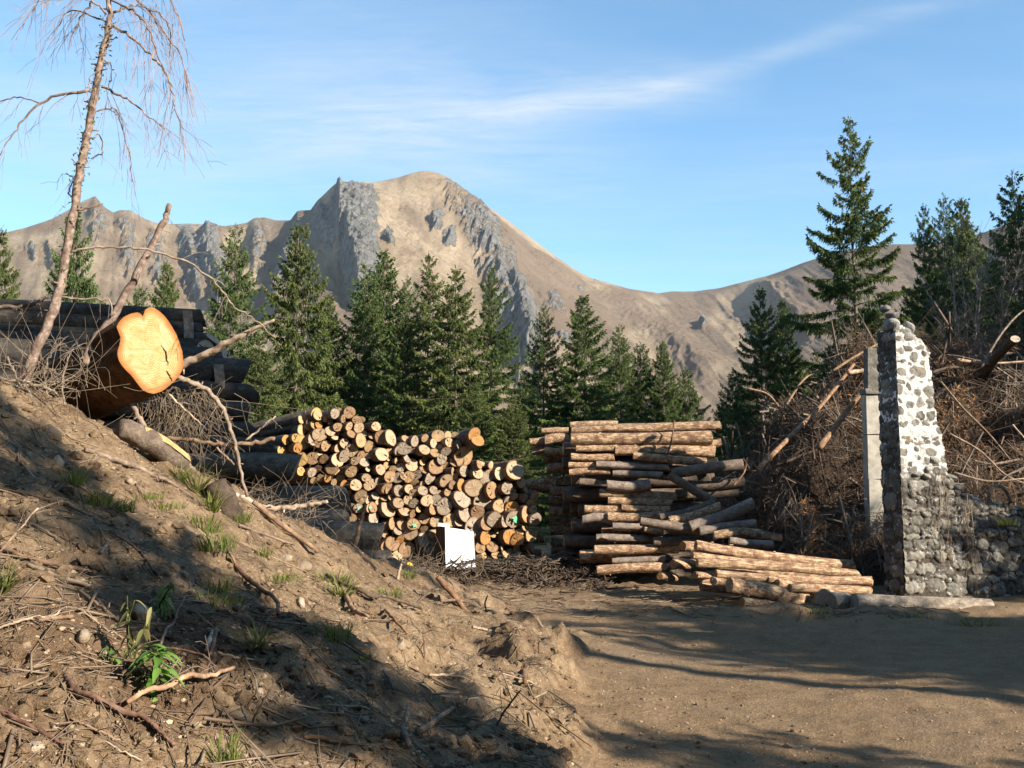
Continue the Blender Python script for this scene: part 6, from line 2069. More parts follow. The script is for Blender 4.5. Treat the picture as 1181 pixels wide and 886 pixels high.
# ------------------------------------------------------------------ branches about the trunk (pixel polylines at their distance)
GREY, TAN, RED, PALE, DARK = (1, 0.94, 0.88), (1.1, 0.92, 0.74), (0.85, 0.66, 0.55), (1.75, 1.65, 1.5), (0.5, 0.44, 0.4)
UP = [
    ([(98, 420), (109, 394), (139, 352), (167, 298), (188, 258), (196, 236)], 9.3, 0.2, [0.052, 0.046, 0.04, 0.034, 0.03], 'larch', "broken snapped-off stem leaning across behind the sawn trunk", RED, 14, 0.12),
    ([(205, 424), (235, 410), (257, 398), (290, 381), (316, 369)], 9.6, -0.3, [0.044, 0.04, 0.036, 0.028, 0.012], 'deadwood', "stout pale branch pointing up and away from the sawn trunk", PALE, 10, 0.15),
    ([(205, 436), (222, 441), (240, 451), (257, 473), (268, 500), (276, 535), (285, 573)], 9.5, 0.3, [0.03, 0.03, 0.026, 0.024, 0.02, 0.016], 'deadwood', "arched branch bending down from the sawn trunk to the ground", GREY, 4, 0.2),
    ([(153, 465), (163, 486), (173, 500), (190, 510), (203, 521), (218, 537), (231, 550)], 9.3, 0.2, [0.028, 0.03, 0.028, 0.024], 'deadwood', "grey branch curving down under the sawn trunk", GREY, 3, 0.2),
    ([(160, 509), (190, 506), (225, 508), (257, 513), (290, 511), (317, 506)], 9.7, 0.1, [0.024, 0.022, 0.024, 0.022], 'stick', "straight reddish-tipped branch lying level beneath the sawn trunk", TAN, 6, 0.2),
    ([(283, 508), (300, 495), (318, 480)], 9.8, 0.0, [0.014, 0.010, 0.006], 'deadwood', "thin white twig slanting up before the end-on stack", PALE, 2, 0.1),
    ([(250, 516), (262, 528), (270, 536)], 9.6, 0.0, [0.014, 0.010], 'stick', "short thin twig under the level reddish branch", TAN, 0, 0.1),
    ([(195, 455), (210, 470), (232, 490)], 9.4, 0.0, [0.012, 0.010, 0.006], 'deadwood', "thin pale twig hanging below the sawn face", PALE, 3, 0.15),
    ([(271, 571), (285, 577), (298, 584), (318, 586), (340, 585), (360, 582), (378, 578)], 10.3, -0.1, [0.036, 0.038, 0.034, 0.028, 0.02], 'deadwood', "smooth pale branch lying level at the lip of the bank", PALE, 5, 0.2),
    ([(82, 290), (110, 286), (140, 285), (170, 288), (215, 302), (250, 327), (268, 352), (290, 366), (318, 390)], 9.0, 0.3, [0.014, 0.013, 0.012, 0.010, 0.007], 'deadwood', "long thin arching branch springing from the leaning larch", GREY, 10, 0.25),
    ([(-12, 356), (0, 354), (37, 352), (47, 346), (57, 342)], 9.2, 0.0, [0.024, 0.022, 0.018, 0.012], 'deadwood', "dark level branch at the picture edge beside the larch", DARK, 6, 0.25),
    ([(69, 344), (95, 345), (125, 347), (130, 362)], 9.0, 0.0, [0.012, 0.010, 0.008], 'deadwood', "thin grey side branch between the larch and the broken stem", GREY, 4, 0.15),
    ([(83, 243), (100, 241), (119, 235)], 8.9, 0.0, [0.012, 0.010, 0.006], 'stick', "short broken side stub on the larch against the sky", RED, 0, 0.1),
    ([(0, 437), (24, 440), (50, 447), (66, 455)], 8.2, 0.1, [0.014, 0.016, 0.012], 'deadwood', "grey twig lying along the crest of the bank at the larch's foot", GREY, 8, 0.2),
    ([(60, 465), (52, 440), (56, 415), (70, 395)], 8.6, 0.0, [0.010, 0.008, 0.005], 'deadwood', "dry branched stalk standing on the crest before the trunk", GREY, 16, 0.22),
    ([(75, 470), (72, 440), (80, 410), (92, 398)], 8.7, 0.0, [0.010, 0.008, 0.005], 'deadwood', "second dry stalk on the crest, touching the trunk's bark", GREY, 16, 0.22),
    ([(24, 445), (15, 425), (8, 412)], 8.4, 0.0, [0.012, 0.008], 'deadwood', "crooked twig rising beside the foot of the larch", GREY, 6, 0.15),
    ([(422, 583), (417, 600), (411, 623), (401, 662)], 13.6, -0.2, [0.020, 0.030, 0.034, 0.036], 'stick', "upright red-brown stake at the bank's edge before the end-on stack", RED, 5, 0.25),
]
for i, (pts, Y, dY, rad, mt, lab, tint, tw, tl) in enumerate(UP):
    branch(pxs(pts, Y, dY), rad, M[mt], lab, "branch", "branch", "branches around the sawn trunk", seed=200 + i, twigs=tw, twig_len=tl, jitter=0.006, tint=tint)


def pts_on_bank(lst, lift=0.0):
    return [hit(x, y, lift=0.0) + Vector((0, 0, lift)) for x, y in lst]


def split_log():
    a = hit(125, 510); b = hit(200, 549)
    a = Vector((a.x, a.y + 0.25, a.z + 0.13)); b = Vector((b.x, b.y + 0.25, b.z + 0.10))
    rng = np.random.default_rng(5)
    root = empty("split_log", a)
    tagged(root, "short rough-barked log split open to bright yellow wood under the trunk", "split log")
    path = smooth_path([Vector((0, 0, 0)), (b - a) * 0.5 + Vector((0, 0, .02)), b - a], 6)
    mb = MB(); tube(mb, path, [0.085, 0.10, 0.10, 0.085], 14, rough=0.13, rng=rng)
    mb.build("bark", M['bark_old'], root)
    mb = MB()
    d = (b - a).normalized()
    side = d.cross(Vector((0, 0, 1))).normalized()
    side = side if side.y < 0 else -side
    p0 = (b - a) * 0.18
    v = []
    for t, w, h in [(0.30, 0.002, 0.106), (0.45, 0.02, 0.122), (0.65, 0.034, 0.124), (0.85, 0.03, 0.108), (1.02, 0.02, 0.09)]:
        c = (b - a) * t
        v += [tuple(c + side * (0.085 + w * 0.5) + Vector((0, 0, h - 0.07))), tuple(c + side * 0.06 + Vector((0, 0, h - 0.005))), tuple(c - side * w + Vector((0, 0, h)))]
    f = []
    for i in range(4):
        for j in range(2):
            q = i * 3 + j
            f.append((q, q + 1, q + 4, q + 3))
    f += [(0, 2, 1), (12, 13, 14)]
    for i in range(4):
        f.append((i * 3 + 2, i * 3, i * 3 + 3, i * 3 + 5))
    mb.add(v, f)
    mb.build("split_face", M['splitwood'], root, smooth=False)


split_log()
z3 = lambda L: [(x / 2.9525, 586 + y / 2.9525) for x, y in L]
z7 = lambda L: [(380 + x / 2.9525, 620 + y / 2.9525) for x, y in L]
z2 = lambda L: [(x / 2.9525, 300 + y / 2.9525) for x, y in L]
LYING = [  # pixel points on the ground, radius in photo pixels, lift, tint, label, twigs
    (z2([(290, 660), (380, 690), (450, 712), (520, 745), (570, 778), (660, 825)]), [3.6, 4.2, 4, 3, 1.2], 0.03, GREY, "long bark-covered branch lying below the split log", 5),
    (z3([(-40, 190), (0, 150), (130, 0)]), [1.6, 1.5, 1.2], 0.10, PALE, "pale forked twig raised at the picture edge over the shadow", 10),
    (z3([(0, 150), (90, 180), (190, 205), (260, 222), (328, 234)]), [3.2, 3.4, 3.2, 2.6], 0.02, RED, "reddish branch with a pale broken tip lying in the shade at the edge", 0),
    (z3([(95, 205), (200, 250), (250, 262), (308, 282)]), [3, 3.4, 3.2], 0.02, GREY, "grey branch parallel to the pale-tipped reddish one", 2),
    (z3([(268, 295), (310, 330), (352, 368), (405, 402)]), [2.6, 2.4, 2.0], 0.02, TAN, "tan stick running down towards the wilted plant", 3),
    (z3([(-10, 432), (50, 430), (110, 415), (170, 395), (212, 368)]), [2.0, 2.2, 1.8, 1.2], 0.03, PALE, "pale curved stick at the picture edge above the dark root", 4),
    (z3([(130, 405), (200, 395), (245, 385)]), [3.2, 3.0], 0.02, TAN, "thick short tan stick under the pale curved one", 0),
    (z3([(222, 600), (240, 632), (262, 665), (310, 685), (360, 700), (420, 718), (480, 735), (520, 765), (545, 790), (592, 852)]), [4.5, 5, 4.2, 4.5, 4.2, 3.6, 3.2, 2.6], 0.03, (0.72, 0.52, 0.46), "crooked dark red root in the foreground bending downhill", 5),
    (z3([(430, 722), (500, 690), (570, 658), (640, 635), (700, 622), (795, 596)]), [3.6, 3.8, 4, 4, 3.8, 3], 0.06, (1.45, 1.15, 0.9), "pale bark-stripped branch crossing the crooked root", 3),
    (z3([(-10, 722), (50, 745), (110, 780), (170, 815), (222, 848)]), [3.6, 3.4, 3.0, 1.6], 0.03, (0.62, 0.42, 0.38), "dark red branch in the lower picture corner", 3),
    (z3([(628, 345), (610, 385), (590, 432), (565, 475), (545, 512)]), [1.4, 1.8, 2, 2], 0.06, GREY, "slender grey forked stick standing beside the green plant", 6),
    (z3([(375, 548), (430, 560), (480, 582), (530, 615), (572, 655)]), [1.6, 1.6, 1.3], 0.05, RED, "thin curved reddish twig in front of the green plant", 2),
    (z3([(802, 208), (825, 240), (850, 272), (890, 300), (940, 330), (946, 382)]), [3.4, 3.6, 3.4, 3.0, 2.4], 0.03, (0.7, 0.5, 0.4), "dark bent branch lying on the sunlit slope below the grass", 3),
    (z3([(800, 208), (780, 170), (740, 115)]), [2, 1.6, 1], 0.04, TAN, "thin tan twig continuing uphill from the dark bent branch", 2),
    (z3([(922, 618), (900, 655), (870, 705), (822, 766)]), [2.0, 2.2, 2.0, 1.2], 0.10, DARK, "dark stick propped up at an angle in the lower bank", 0),
    (z3([(700, 520), (712, 490), (722, 450)]), [3.4, 3.8, 3.0], 0.04, PALE, "pale splintered stub poking from the shaded bank", 0),
    (z3([(735, 450), (728, 490), (716, 540)]), [3.4, 3.0, 3.0], 0.05, RED, "reddish splintered stub touching the pale one", 0),
    (z3([(742, 512), (800, 525), (905, 540)]), [2.0, 2.0, 1.2], 0.02, PALE, "pale straight stick by the splintered stubs", 0),
    (z3([(40, 738), (110, 748), (202, 756)]), [1.6, 1.8, 1], 0.02, PALE, "whitish straight twig above the dark red corner branch", 0),
    (z3([(240, 742), (330, 780), (400, 815)]), [1.5, 1.5, 1], 0.02, TAN, "thin tan twig under the crooked root", 2),
    (z3([(345, 812), (410, 848), (485, 882)]), [1.4, 1.4, 1], 0.02, PALE, "thin pale twig at the bottom edge below the root", 0),
    (z3([(100, 66), (160, 98), (212, 136)]), [1.8, 1.6, 1], 0.02, GREY, "grey twig in the dark band under the raised forked twig", 0),
    (z3([(370, 96), (430, 130), (480, 172), (520, 232)]), [2.0, 2.2, 1.6], 0.03, DARK, "dark twig running down inside the shaded band", 5),
    (z3([(345, 165), (370, 130), (405, 118)]), [2.6, 2.6, 2], 0.02, GREY, "short bent grey branch in the shaded band", 0),
    (z3([(915, 470), (980, 495), (1042, 520)]), [1.5, 1.5, 1], 0.02, PALE, "thin pale straw on the shaded slope's lower side", 0),
    (z3([(1035, 798), (1110, 805), (1185, 812)]), [3.2, 3.4, 3.0], 0.02, (1.0, 0.72, 0.5), "brown stick half buried in the lower bank", 0),
    (z3([(862, 2), (920, 45), (985, 95), (1040, 135), (1082, 168)]), [4.2, 4.4, 4.0, 3.2], 0.05, TAN, "sturdy tan-brown branch sloping down the bank's lip", 3),
    (z3([(815, 78), (900, 108), (1002, 142)]), [2.0, 1.8, 1.4], 0.04, GREY, "grey twig below the sturdy tan-brown branch", 5),
    (z3([(545, 512), (640, 525), (700, 550), (737, 592)]), [1.8, 1.8, 1.6], 0.05, RED, "thin reddish twig arching right of the green plant", 2),
    (z7([(-10, 148), (45, 180), (100, 212), (150, 232), (190, 252), (312, 262)]), [2.6, 3.0, 2.8, 2.4], 0.05, DARK, "dark sagging branch along the bank's lip by the grass", 6),
    (z7([(368, 135), (395, 165), (420, 192), (462, 242)]), [4.4, 4.8, 4.6, 4.0], 0.10, (0.85, 0.62, 0.46), "thick brown stick end poking out over the track", 0),
    (z7([(268, 600), (262, 640), (250, 690), (256, 720), (272, 745)]), [3.0, 4.2, 5, 4.4], 0.04, (0.75, 0.7, 0.68), "smooth grey curved root standing in the lower bank", 0),
    (z7([(300, 688), (350, 655), (422, 600)]), [5, 4.5, 3], 0.03, TAN, "splintered slab of wood on the lower bank", 3),
    (z7([(560, 640), (600, 585), (652, 520)]), [1.6, 1.6, 1.2], 0.12, DARK, "dark upright twig near the track edge", 3),
    (z7([(22, 150), (50, 240), (80, 275), (132, 296)]), [2.4, 4, 3.6, 2], 0.04, (1.3, 1.05, 0.8), "peeled strip of bark bent over a clod", 0),
    (z7([(326, 425), (322, 370), (320, 310)]), [1.3, 1.2, 1], 0.12, RED, "thin upright red twig in the middle of the bank", 2),
    (z7([(488, 314), (537, 323)]), [2.0, 1.8], 0.02, PALE, "short whitish wood chip near the track edge", 0),
    (z7([(340, 486), (400, 490), (462, 498)]), [1.8, 2, 1.6], 0.03, PALE, "flat pale stick at the edge of the dark pit", 0),
    (z7([(184, 476), (200, 505), (216, 542)]), [2.6, 2.6, 2.0], 0.03, (0.7, 0.75, 0.82), "bluish grey stick stub in the shaded lower bank", 0),
    (z7([(-5, 598), (60, 602), (120, 608), (166, 622)]), [1.6, 1.6, 1], 0.03, PALE, "pale forked twig at the lower bank beside the root", 5),
    (z7([(555, 502), (570, 478), (592, 455)]), [1.3, 1.0], 0.10, TAN, "tiny upright twig at the pit's rim", 0),
    (z7([(536, 255), (530, 225), (538, 198)]), [1.3, 1.1], 0.12, DARK, "tiny upright twig on the bank's edge against the track", 4),
    (z7([(716, 400), (712, 370), (718, 352)]), [1.2, 1], 0.10, DARK, "short dark twig sticking up at the track side of the bank", 2),
    (z7([(665, 520), (660, 480), (668, 455)]), [3.4, 3.0, 2], 0.05, (0.7, 0.5, 0.4), "broken root end at the steep edge above the track", 0),
    (z7([(190, 260), (215, 290), (265, 345)]), [2.4, 2.2, 1.5], 0.03, (1.1, 0.75, 0.5), "tan bark strip below the sagging dark branch", 0),
    (z7([(415, 640), (470, 635), (520, 632)]), [1.4, 1.2, 1], 0.03, GREY, "thin grey twig beside the splintered slab", 4),
    (z7([(380, 235), (430, 232), (480, 240)]), [2.2, 2.2, 1.8], 0.05, RED, "reddish level twig under the thick brown stick end", 2),
    (z7([(232, 145), (236, 118), (245, 90)]), [2.4, 2.2, 1.6], 0.14, PALE, "whitish twig stub upright on the bank's lip", 2),
    (z7([(270, 235), (330, 195), (372, 175)]), [2.0, 1.8, 1.4], 0.12, GREY, "grey twig slanting up among the tangle at the bank's lip", 6),
]
for i, (pts, rad, lift, tint, lab, tw) in enumerate(LYING):
    P = pts_on_bank(pts, 0.0)
    raised = lift >= 0.10
    n = len(P)
    out = []
    zs_ = np.array([p.z for p in P]); yy_ = np.array([p.y for p in P])
    if n > 3:
        k3 = np.array([0.25, 0.5, 0.25])
        for _ in range(2):
            zs_[1:-1] = np.convolve(zs_, k3, 'valid'); yy_[1:-1] = np.convolve(yy_, k3, 'valid')
        P = [at(pts[k][0], pts[k][1], float(yy_[k])) for k in range(n)]
        P = [Vector((p.x, p.y, max(p.z, g1(p.x, p.y)))) for p in P]
    for k, p in enumerate(P):
        if raised:   # these stand free: keep the distance of the lowest point
            low = max(range(n), key=lambda q: pts[q][1])
            q = at(pts[k][0], pts[k][1], P[low].y + 0.02)
            out.append(q if k != low else P[low] - Vector((0, 0, 0.03)))
        else:
            out.append(p + Vector((0, 0, lift)))
    Ym = sum(p.y for p in out) / n
    branch(out, [0.9 * r * Ym / F_PX for r in rad], M['stick'], lab, "stick", "stick", "sticks strewn over the bank", seed=400 + i, twigs=tw, twig_len=0.22, twig_r=0.0028, jitter=0.002, twig_droop=0.1, tint=tint)

# the dark stump on the bank's lip
sp = hit(255, 590)
mb = MB()
tube(mb, smooth_path([sp + Vector((0.05, 0.1, -0.15)), sp + Vector((0.0, 0.1, 0.05)), sp + Vector((-0.10, 0.12, 0.22))], 5), [0.13, 0.12, 0.10], 14, rough=0.14, rng=np.random.default_rng(3))
tagged(mb.build("stump", M['bark_old'], loc=sp), "dark rough stump at the bank's lip beside the yellowish grass tuft", "stump").color = (0.5, 0.48, 0.46, 1)


# tangle of fine dead rootlets hanging below the trunk
def tangle(name, label, cx, cy, w, h, Y, n, seed, mat='rootlet', down=1.0, r=0.0028):
    rng = np.random.default_rng(seed)
    mb = MB()
    for _ in range(n):
        x = cx + rng.normal(0, w * 0.32); y = cy - h * 0.5 + abs(rng.normal(0, h * 0.3))
        p = np.array(at(x, y, Y + rng.normal(0, 0.2)))
        L = rng.uniform(0.15, 0.75)
        d = rng.normal(0, 0.5, 3); d[2] -= down; d /= np.linalg.norm(d)
        sp = smooth_path([p, p + d * L * .4 + rng.normal(0, .05, 3), p + d * L * 0.9 + rng.normal(0, .12, 3)], 4)
        tube(mb, sp, np.linspace(r, r * 0.5, len(sp)), 3, cap=False)
    o = mb.build(name, M[mat], loc=at(cx, cy, Y))
    tagged(o, label, "twigs", kind="stuff")


tangle("hanging_twigs", "mass of fine dry twigs hanging under the sawn trunk", 205, 500, 90, 110, 9.9, 260, 61)
tangle("twig_tangle", "tangle of grey twigs along the bank's lip before the stacks", 300, 600, 130, 60, 10.8, 200, 62, down=0.1)
tangle("twig_tangle", "tangle of grey twigs where the bank runs out before the white box", 460, 675, 130, 50, 14.0, 260, 63, down=0.0)
tangle("twig_tangle", "dry weeds and twigs along the crest beside the larch", 50, 455, 120, 40, 8.3, 95, 64, down=-0.4)


# ------------------------------------------------------------------ stones on the bank
STONES = [(60, 503, 15, 11, "largest flat tan stone near the crest of the bank, below the trunk"), (68, 535, 6, 8, "small rounded tan stone beneath the largest flat one"), (348, 656, 13, 7, "pale stone at the lip of the bank before the end-on stack"),
          (330, 645, 8, 6, "pale stone just uphill of the one at the lip"), (347, 698, 7, 7, "whitish stone beside the bent peeled bark"), (28, 748, 10, 9, "pale stone near the picture edge above the corner branch"),
          (95, 738, 12, 9, "pale grey stone left of the wilted plant"), (123, 757, 6, 5, "greenish pale round stone at the wilted plant's foot"), (163, 712, 18, 12, "biggest grey stone in the shade behind the wilted plant"),
          (280, 808, 9, 7, "tan stone below the pale bark-stripped branch"), (332, 858, 6, 7, "upright tan stone near the bottom of the bank"), (463, 748, 9, 7, "pale stone by the thin upright red twig"),
          (478, 774, 6, 4, "small white stone right of the upright red twig"), (150, 558, 7, 5, "small tan stone under the long bark-covered branch"), (152, 745, 6, 5, "small pale stone by the green plant"),
          (395, 822, 7, 5, "rounded brown stone on the lower bank by the forked twig"), (40, 866, 12, 8, "pale flat stone in the lower picture corner"), (300, 800, 6, 5, "pale rounded stone beside the propped dark stick"),
          (212, 666, 6, 5, "small stone on the sunlit slope above the shaded band"), (420, 834, 6, 4, "small pale stone between root and slab"), (250, 660, 6, 4, "flat stone on the slope by the bent branch"), (393, 825, 5, 5, "small dull stone hugging the rounded brown one")]
for i, (px, py, w, h, lab) in enumerate(STONES):
    p = hit(px, py)
    rng = np.random.default_rng(700 + i)
    mb = MB()
    a = w * p.y / F_PX; b = h * p.y / F_PX
    rock(mb, (0, 0, 0), (a, a * rng.uniform(0.7, 1.0), b), rng, ICO3, 0.10, val=rng.uniform(0.3, 0.9))
    o = mb.build("stone", M['fieldstone'], attr="tone")
    o.location = p + Vector((0, 0, b * 0.25))
    tagged(o, lab, "stone", "stones on the bank")


# ------------------------------------------------------------------ green things
def blades_mesh(seed, n, spread, hgt, wid, curl=0.6):
    rng = np.random.default_rng(seed)
    mb = MB()
    for _ in range(n):
        a = rng.uniform(0, 6.28)
        r = spread * math.sqrt(rng.random())
        c = np.array([r * math.cos(a), r * math.sin(a), -0.02])
        out = np.array([math.cos(a + rng.normal(0, .7)), math.sin(a + rng.normal(0, .7)), 0])
        h = hgt * rng.uniform(0.45, 1.15); k = curl * rng.uniform(0.4, 1.4)
        sd = np.cross(out, [0, 0, 1]); w = wid * rng.uniform(0.7, 1.3)
        t = np.array([0, 0.4, 0.75, 1.0])
        mid = c + np.outer(t * k * h * 0.5 + t ** 2 * k * h * 0.6, out) + np.outer(h * (t - 0.35 * k * t ** 2.2), [0, 0, 1])
        ww = w * np.array([1, 0.95, 0.6, 0.05])
        v = np.concatenate([mid + np.outer(ww, sd), mid - np.outer(ww, sd)])
        mb.add(v, [(0, 1, 5, 4), (1, 2, 6, 5), (2, 3, 7, 6)], np.clip(rng.normal(0.5, 0.18), 0, 1) * np.ones(8) + np.tile([-.1, 0, .1, .2], 2))
    me = mb.mesh("grass_tuft", attr="tone")
    return me


TUFTM = [blades_mesh(1, 90, 0.07, 0.16, 0.0035), blades_mesh(2, 140, 0.13, 0.12, 0.0032), blades_mesh(3, 70, 0.05, 0.26, 0.0045, 0.9), blades_mesh(4, 160, 0.2, 0.09, 0.003)]
for me in TUFTM: me.materials.append(M['grass'])
TUFTS = [(85, 558, 0, 0.8, "small green grass tuft nearest the crest below the trunk"), (108, 580, 1, 0.9, "bright green grass tuft in the middle of the three below the trunk"), (135, 588, 1, 0.8, "green grass tuft lowest of the three below the trunk"),
         (225, 566, 2, 1.0, "yellowish long-bladed grass tuft beside the dark stump"), (205, 555, 2, 0.8, "grass tuft at the end of the long bark-covered branch"), (232, 612, 1, 1.1, "broad yellow-green grass patch on the sunlit slope, upper part"),
         (245, 632, 1, 1.1, "green grass patch just below the broad yellow-green one"), (215, 600, 3, 0.9, "low sparse grass uphill of the broad patch"), (185, 585, 3, 0.8, "sparse grass between the long branch and the broad patch"),
         (250, 680, 1, 0.8, "grass tuft at the upper edge of the shade band"), (240, 695, 3, 0.9, "dim grass patch inside the shade band"), (295, 750, 2, 0.6, "grass tuft hanging into the lower edge of the shade band"),
         (380, 735, 1, 0.9, "bright low grass tuft at the middle of the bank"), (395, 690, 2, 0.8, "long grass tuft by the bent bark strip at the bank's lip"), (385, 672, 1, 1.0, "grass tuft at the lip of the bank under the red stake"),
         (0, 682, 2, 0.7, "grass tuft cut by the picture edge"), (260, 878, 0, 0.7, "small grass tuft at the bottom edge of the picture"), (448, 690, 1, 0.9, "grass tuft among twigs near the end of the bank"),
         (470, 665, 1, 0.8, "grass tuft at the foot of the red stake's stack side"), (300, 640, 1, 0.7, "thin grass tuft under the sturdy tan-brown branch"), (320, 668, 3, 0.8, "flat grass patch beside the pale stone at the lip"),
         (245, 588, 2, 0.9, "tall yellow-green tuft right against the dark stump"), (410, 760, 3, 0.5, "tiny grass tuft beside the dark pit"), (165, 575, 3, 0.7, "sparse grass near the small tan stone"), (275, 600, 1, 0.8, "green tuft at the pale level branch's thick end"),
         (712, 668, 3, 1.5, "bright green grass strip in front of the lowest sideways log"), (690, 664, 1, 1.0, "small grass tuft at the round-ended fat log"), (1050, 712, 3, 1.2, "grass patch before the long grey log, middle"), (938, 705, 3, 0.9, "grass tuft before the grey log pieces"), (1120, 720, 3, 1.2, "grass patch before the far end of the grey log"),
         (1162, 604, 1, 0.9, "green tuft growing on the wall's wing")]
for i, (px, py, v, sc, lab) in enumerate(TUFTS):
    p = hit(px, py)
    if "wing" in lab:
        p = at(px, py, WY - 0.06)
    o = bpy.data.objects.new("grass_tuft", TUFTM[v])
    C.objects.link(o)
    o.location = p
    o.rotation_euler = (0, 0, i * 1.7)
    sc *= 1.15
    o.scale = (sc, sc, sc)
    tagged(o, lab, "grass tuft", "grass tufts on the bank")


def leaf(mb, base, d, L, W, up, tone, sag=0.35):
    d = np.asarray(d) / np.linalg.norm(d)
    sd = np.cross(d, up); sd /= np.linalg.norm(sd) + 1e-9
    t = np.array([0, 0.18, 0.4, 0.65, 0.85, 1.0])
    w = W * np.array([0.06, 0.6, 1, 0.8, 0.4, 0.02])
    mid = base + np.outer(t * L, d) - np.outer(sag * L * t ** 2, [0, 0, 1])
    v = np.concatenate([mid + np.outer(w, sd) + np.outer(w * 0.35, [0, 0, 1]), mid, mid - np.outer(w, sd) + np.outer(w * 0.35, [0, 0, 1])])
    f = []
    for i in range(5):
        f += [(i, i + 1, 7 + i, 6 + i), (6 + i, 7 + i, 13 + i, 12 + i)]
    mb.add(v, f, np.full(18, tone))


def leafy_plant(px, py, label, hgt, n, L, W, mat, seed, sag=0.6, wilt=0.0):
    rng = np.random.default_rng(seed)
    p = hit(px, py)
    root = empty("leafy_plant", p)
    tagged(root, label, "plant", "leafy plants on the bank")
    st, lf = MB(), MB()
    for k in range(3):
        top = np.array([rng.normal(0, 0.05), rng.normal(0, 0.04), hgt * rng.uniform(0.75, 1)])
        sp = smooth_path([np.zeros(3) - [0, 0, .03], top * 0.5 + rng.normal(0, 0.015, 3), top], 5)
        tube(st, sp, np.linspace(0.005, 0.003, len(sp)), 5)
        for _ in range(n // 3):
            i = int(rng.integers(2, len(sp)))
            a = rng.uniform(0, 6.28)
            d = np.array([math.cos(a), math.sin(a), rng.uniform(-0.2, 0.5) - wilt])
            leaf(lf, sp[i], d, L * rng.uniform(0.6, 1.15), W * rng.uniform(0.7, 1.1), np.array([0, 0, 1.0]) + rng.normal(0, .25, 3), np.clip(rng.normal(0.55, 0.2), 0, 1), sag)
    st.build("stem", M['leaf_dull'], root)
    lf.build("leaves", M[mat], root, attr="tone")


leafy_plant(175, 800, "bright green plant with long pointed drooping leaves on the lower bank", 0.20, 33, 0.13, 0.020, 'leaf', 1)
leafy_plant(152, 768, "half-wilted plant with small dull leaves beside the bright green one", 0.30, 36, 0.07, 0.012, 'leaf_dull', 2, 0.6, 0.5)
leafy_plant(182, 702, "small light green sprig hanging over the shaded band", 0.12, 15, 0.08, 0.010, 'leaf', 3, 1.0, 0.3)
leafy_plant(132, 770, "low green seedling leaves at the foot of the wilted plant", 0.08, 15, 0.06, 0.016, 'leaf', 4, 0.4, 0.0)


# ------------------------------------------------------------------ uncountable litter
def scatter_xy(rng, n, test):
    out = []
    tot = 0
    while tot < n:
        y = 3.0 * np.exp(rng.uniform(0, 1, n * 2) * math.log(17 / 3.0))
        x = (rng.uniform(-0.55, 0.6, n * 2)) * y
        k = test(x, y)
        out.append(np.c_[x[k], y[k]]); tot += int(k.sum())
    return np.concatenate(out)[:n]


def bank_here(x, y): return (base_height(x, y) > 0.06) & (x < 1.5)
def road_here(x, y): return (base_height(x, y) < 0.05) & (x > -3)


def scatter_stones(name, label, n, test, smin, smax, mat, seed, flat=0.7):
    rng = np.random.default_rng(seed)
    xy = scatter_xy(rng, n, test)
    z = G(xy[:, 0], xy[:, 1])
    v0, f0 = ICO1
    size = smin * (smax / smin) ** (rng.random(n) ** 2.6)
    v = v0[None] * (1 + rng.uniform(-0.3, 0.25, (n, len(v0), 1)))
    v = v * np.stack([size, size * rng.uniform(0.6, 1, n), size * flat * rng.uniform(0.6, 1, n)], -1)[:, None, :]
    a = rng.uniform(0, 6.28, n); ca, sa = np.cos(a)[:, None], np.sin(a)[:, None]
    v = np.stack([v[..., 0] * ca - v[..., 1] * sa, v[..., 0] * sa + v[..., 1] * ca, v[..., 2]], -1)
    v = v + np.stack([xy[:, 0], xy[:, 1], z + size * 0.15], -1)[:, None, :]
    f = f0[None] + (np.arange(n) * len(v0))[:, None, None]
    mb = MB(); mb.add(v.reshape(-1, 3), f.reshape(-1, 3))
    o = mb.build(name, mat, smooth=False)
    for an in ("road", "meadow"):
        if mat is M['soil']:
            o.data.attributes.new(an, 'FLOAT', 'POINT')
    tagged(o, label, "gravel", kind="stuff")


scatter_stones("gravel", "small pale stones strewn through the soil of the bank", 15000, bank_here, 0.003, 0.022, M['gravel'], 1)
scatter_stones("soil_crumbs", "brown crumbs and clods of earth on the bank", 9000, lambda x, y: bank_here(x, y) & (fbm(x * 1.1, y * 1.1, 3, 9) > -0.2), 0.008, 0.06, M['soil'], 2, 0.8)
scatter_stones("gravel", "fine grit and little stones on the packed track", 3500, road_here, 0.003, 0.016, M['gravel'], 3)
scatter_stones("soil_crumbs", "earth crumbs along the edge of the track", 1800, lambda x, y: (np.abs(base_height(x, y) - 0.06) < 0.10) & (x < 2) | ((np.abs(y - 13.4) < 0.9) & (x > 1)), 0.006, 0.028, M['soil'], 4, 0.8)


def litter(name, label, n, test, seed, lmin, lmax, r, mat, lift=0.012):
    rng = np.random.default_rng(seed)
    xy = scatter_xy(rng, n, test)
    z = G(xy[:, 0], xy[:, 1])
    a = rng.uniform(0, 6.28, n)
    L = lmin * (lmax / lmin) ** rng.random(n)
    mb = MB()
    for i in range(n):
        d = np.array([math.cos(a[i]), math.sin(a[i])]) * L[i] / 2
        q = np.array([xy[i] - d, xy[i] + rng.normal(0, 0.06, 2) * L[i], xy[i] + d])
        zz_ = G(q[:, 0], q[:, 1]) + lift + np.array([rng.uniform(0, .02), 0.0, rng.uniform(0, .035)])
        tube(mb, np.c_[q, zz_], np.array([r, r * 0.9, r * 0.5]) * rng.uniform(0.6, 1.6), 3, cap=False)
    tagged(mb.build(name, M[mat]), label, "litter", kind="stuff")


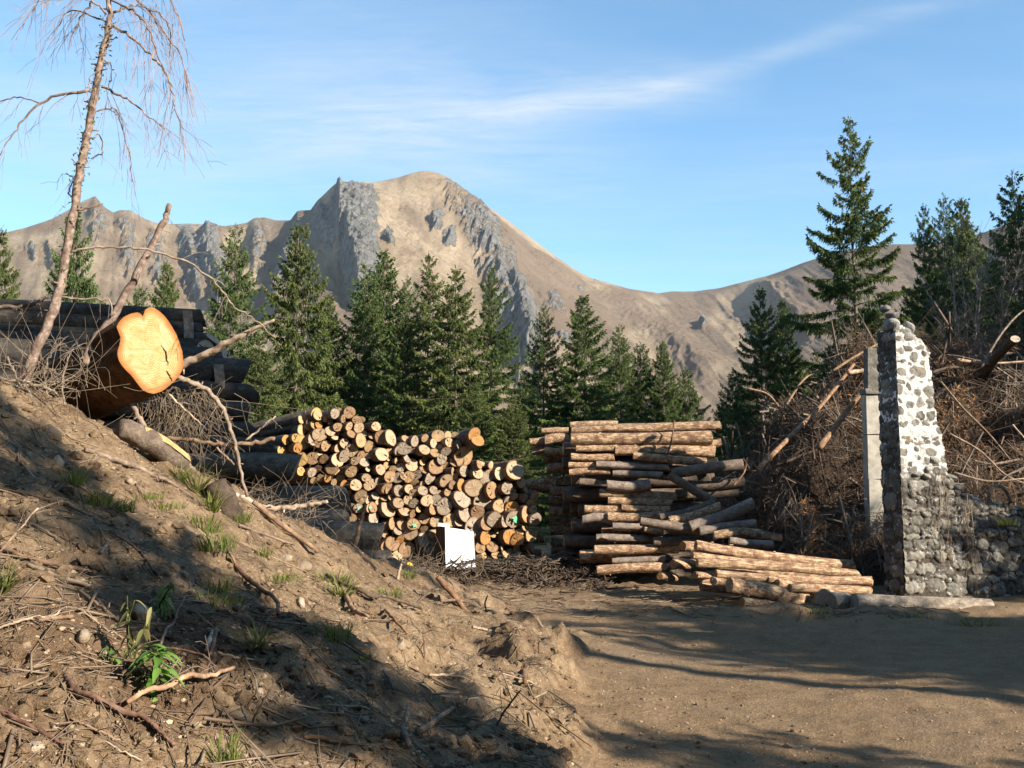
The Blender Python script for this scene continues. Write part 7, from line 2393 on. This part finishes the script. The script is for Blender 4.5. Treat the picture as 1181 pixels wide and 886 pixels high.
litter("twig_litter", "fine twigs and straws scattered over the bank", 3200, bank_here, 11, 0.05, 0.35, 0.0028, 'litter')
litter("twig_litter", "larger dead twigs scattered over the bank", 260, bank_here, 12, 0.25, 0.8, 0.0055, 'litter', 0.02)
litter("bark_litter", "bark scraps and twigs strewn along the foot of the stacks", 900, lambda x, y: (y > 13.2) & (y < 16.9) & (x > -3.0) & (x < 6), 13, 0.08, 0.5, 0.006, 'litter')


def foot_debris():
    rng = np.random.default_rng(91)
    mb = MB()
    for i in range(1500):
        x = rng.uniform(-1.9, 1.6); y = 17.6 + rng.normal(0, 0.55) + (0.4 if x < 0 else -0.1)
        h = 0.42 * math.exp(-((y - 17.9) / 0.6) ** 2)
        z = g1(x, y) + rng.uniform(0, h)
        d = rng.normal(size=3); d[2] *= 0.4; d /= np.linalg.norm(d)
        L = rng.uniform(0.08, 0.5)
        p = np.array([x, y, z + 0.02])
        r = rng.uniform(0.004, 0.014)
        tube(mb, [p - d * L / 2, p + rng.normal(0, 0.02, 3), p + d * L / 2], [r, r, r * .6], 4)
    tagged(mb.build("bark_litter", M['brushshade']), "heap of bark waste and twigs in the gap between the stacks", "litter", kind="stuff")


foot_debris()


# ------------------------------------------------------------------ the air between here and the mountain
def haze():
    mb = MB()
    x0, x1, y0, y1, z0, z1 = -4300, 4300, -200, 4700, -60, 900
    c = [(x0, y0, z0), (x1, y0, z0), (x1, y1, z0), (x0, y1, z0), (x0, y0, z1), (x1, y0, z1), (x1, y1, z1), (x0, y1, z1)]
    mb.add(c, [(0, 3, 2, 1), (4, 5, 6, 7), (0, 1, 5, 4), (1, 2, 6, 5), (2, 3, 7, 6), (3, 0, 4, 7)])
    m = bpy.data.materials.new("haze")
    m.use_nodes = True
    nt = m.node_tree
    nt.nodes.clear()
    out = nt.nodes.new('ShaderNodeOutputMaterial')
    v = nt.nodes.new('ShaderNodeVolumePrincipled')
    v.inputs['Color'].default_value = (0.80, 0.88, 1.0, 1)
    v.inputs['Density'].default_value = 0.00004
    v.inputs['Anisotropy'].default_value = 0.2
    nt.links.new(v.outputs[0], out.inputs['Volume'])
    o = mb.build("haze", m, smooth=False)
    tagged(o, "thin blue haze in the air before the mountain", "haze", kind="stuff")


haze()
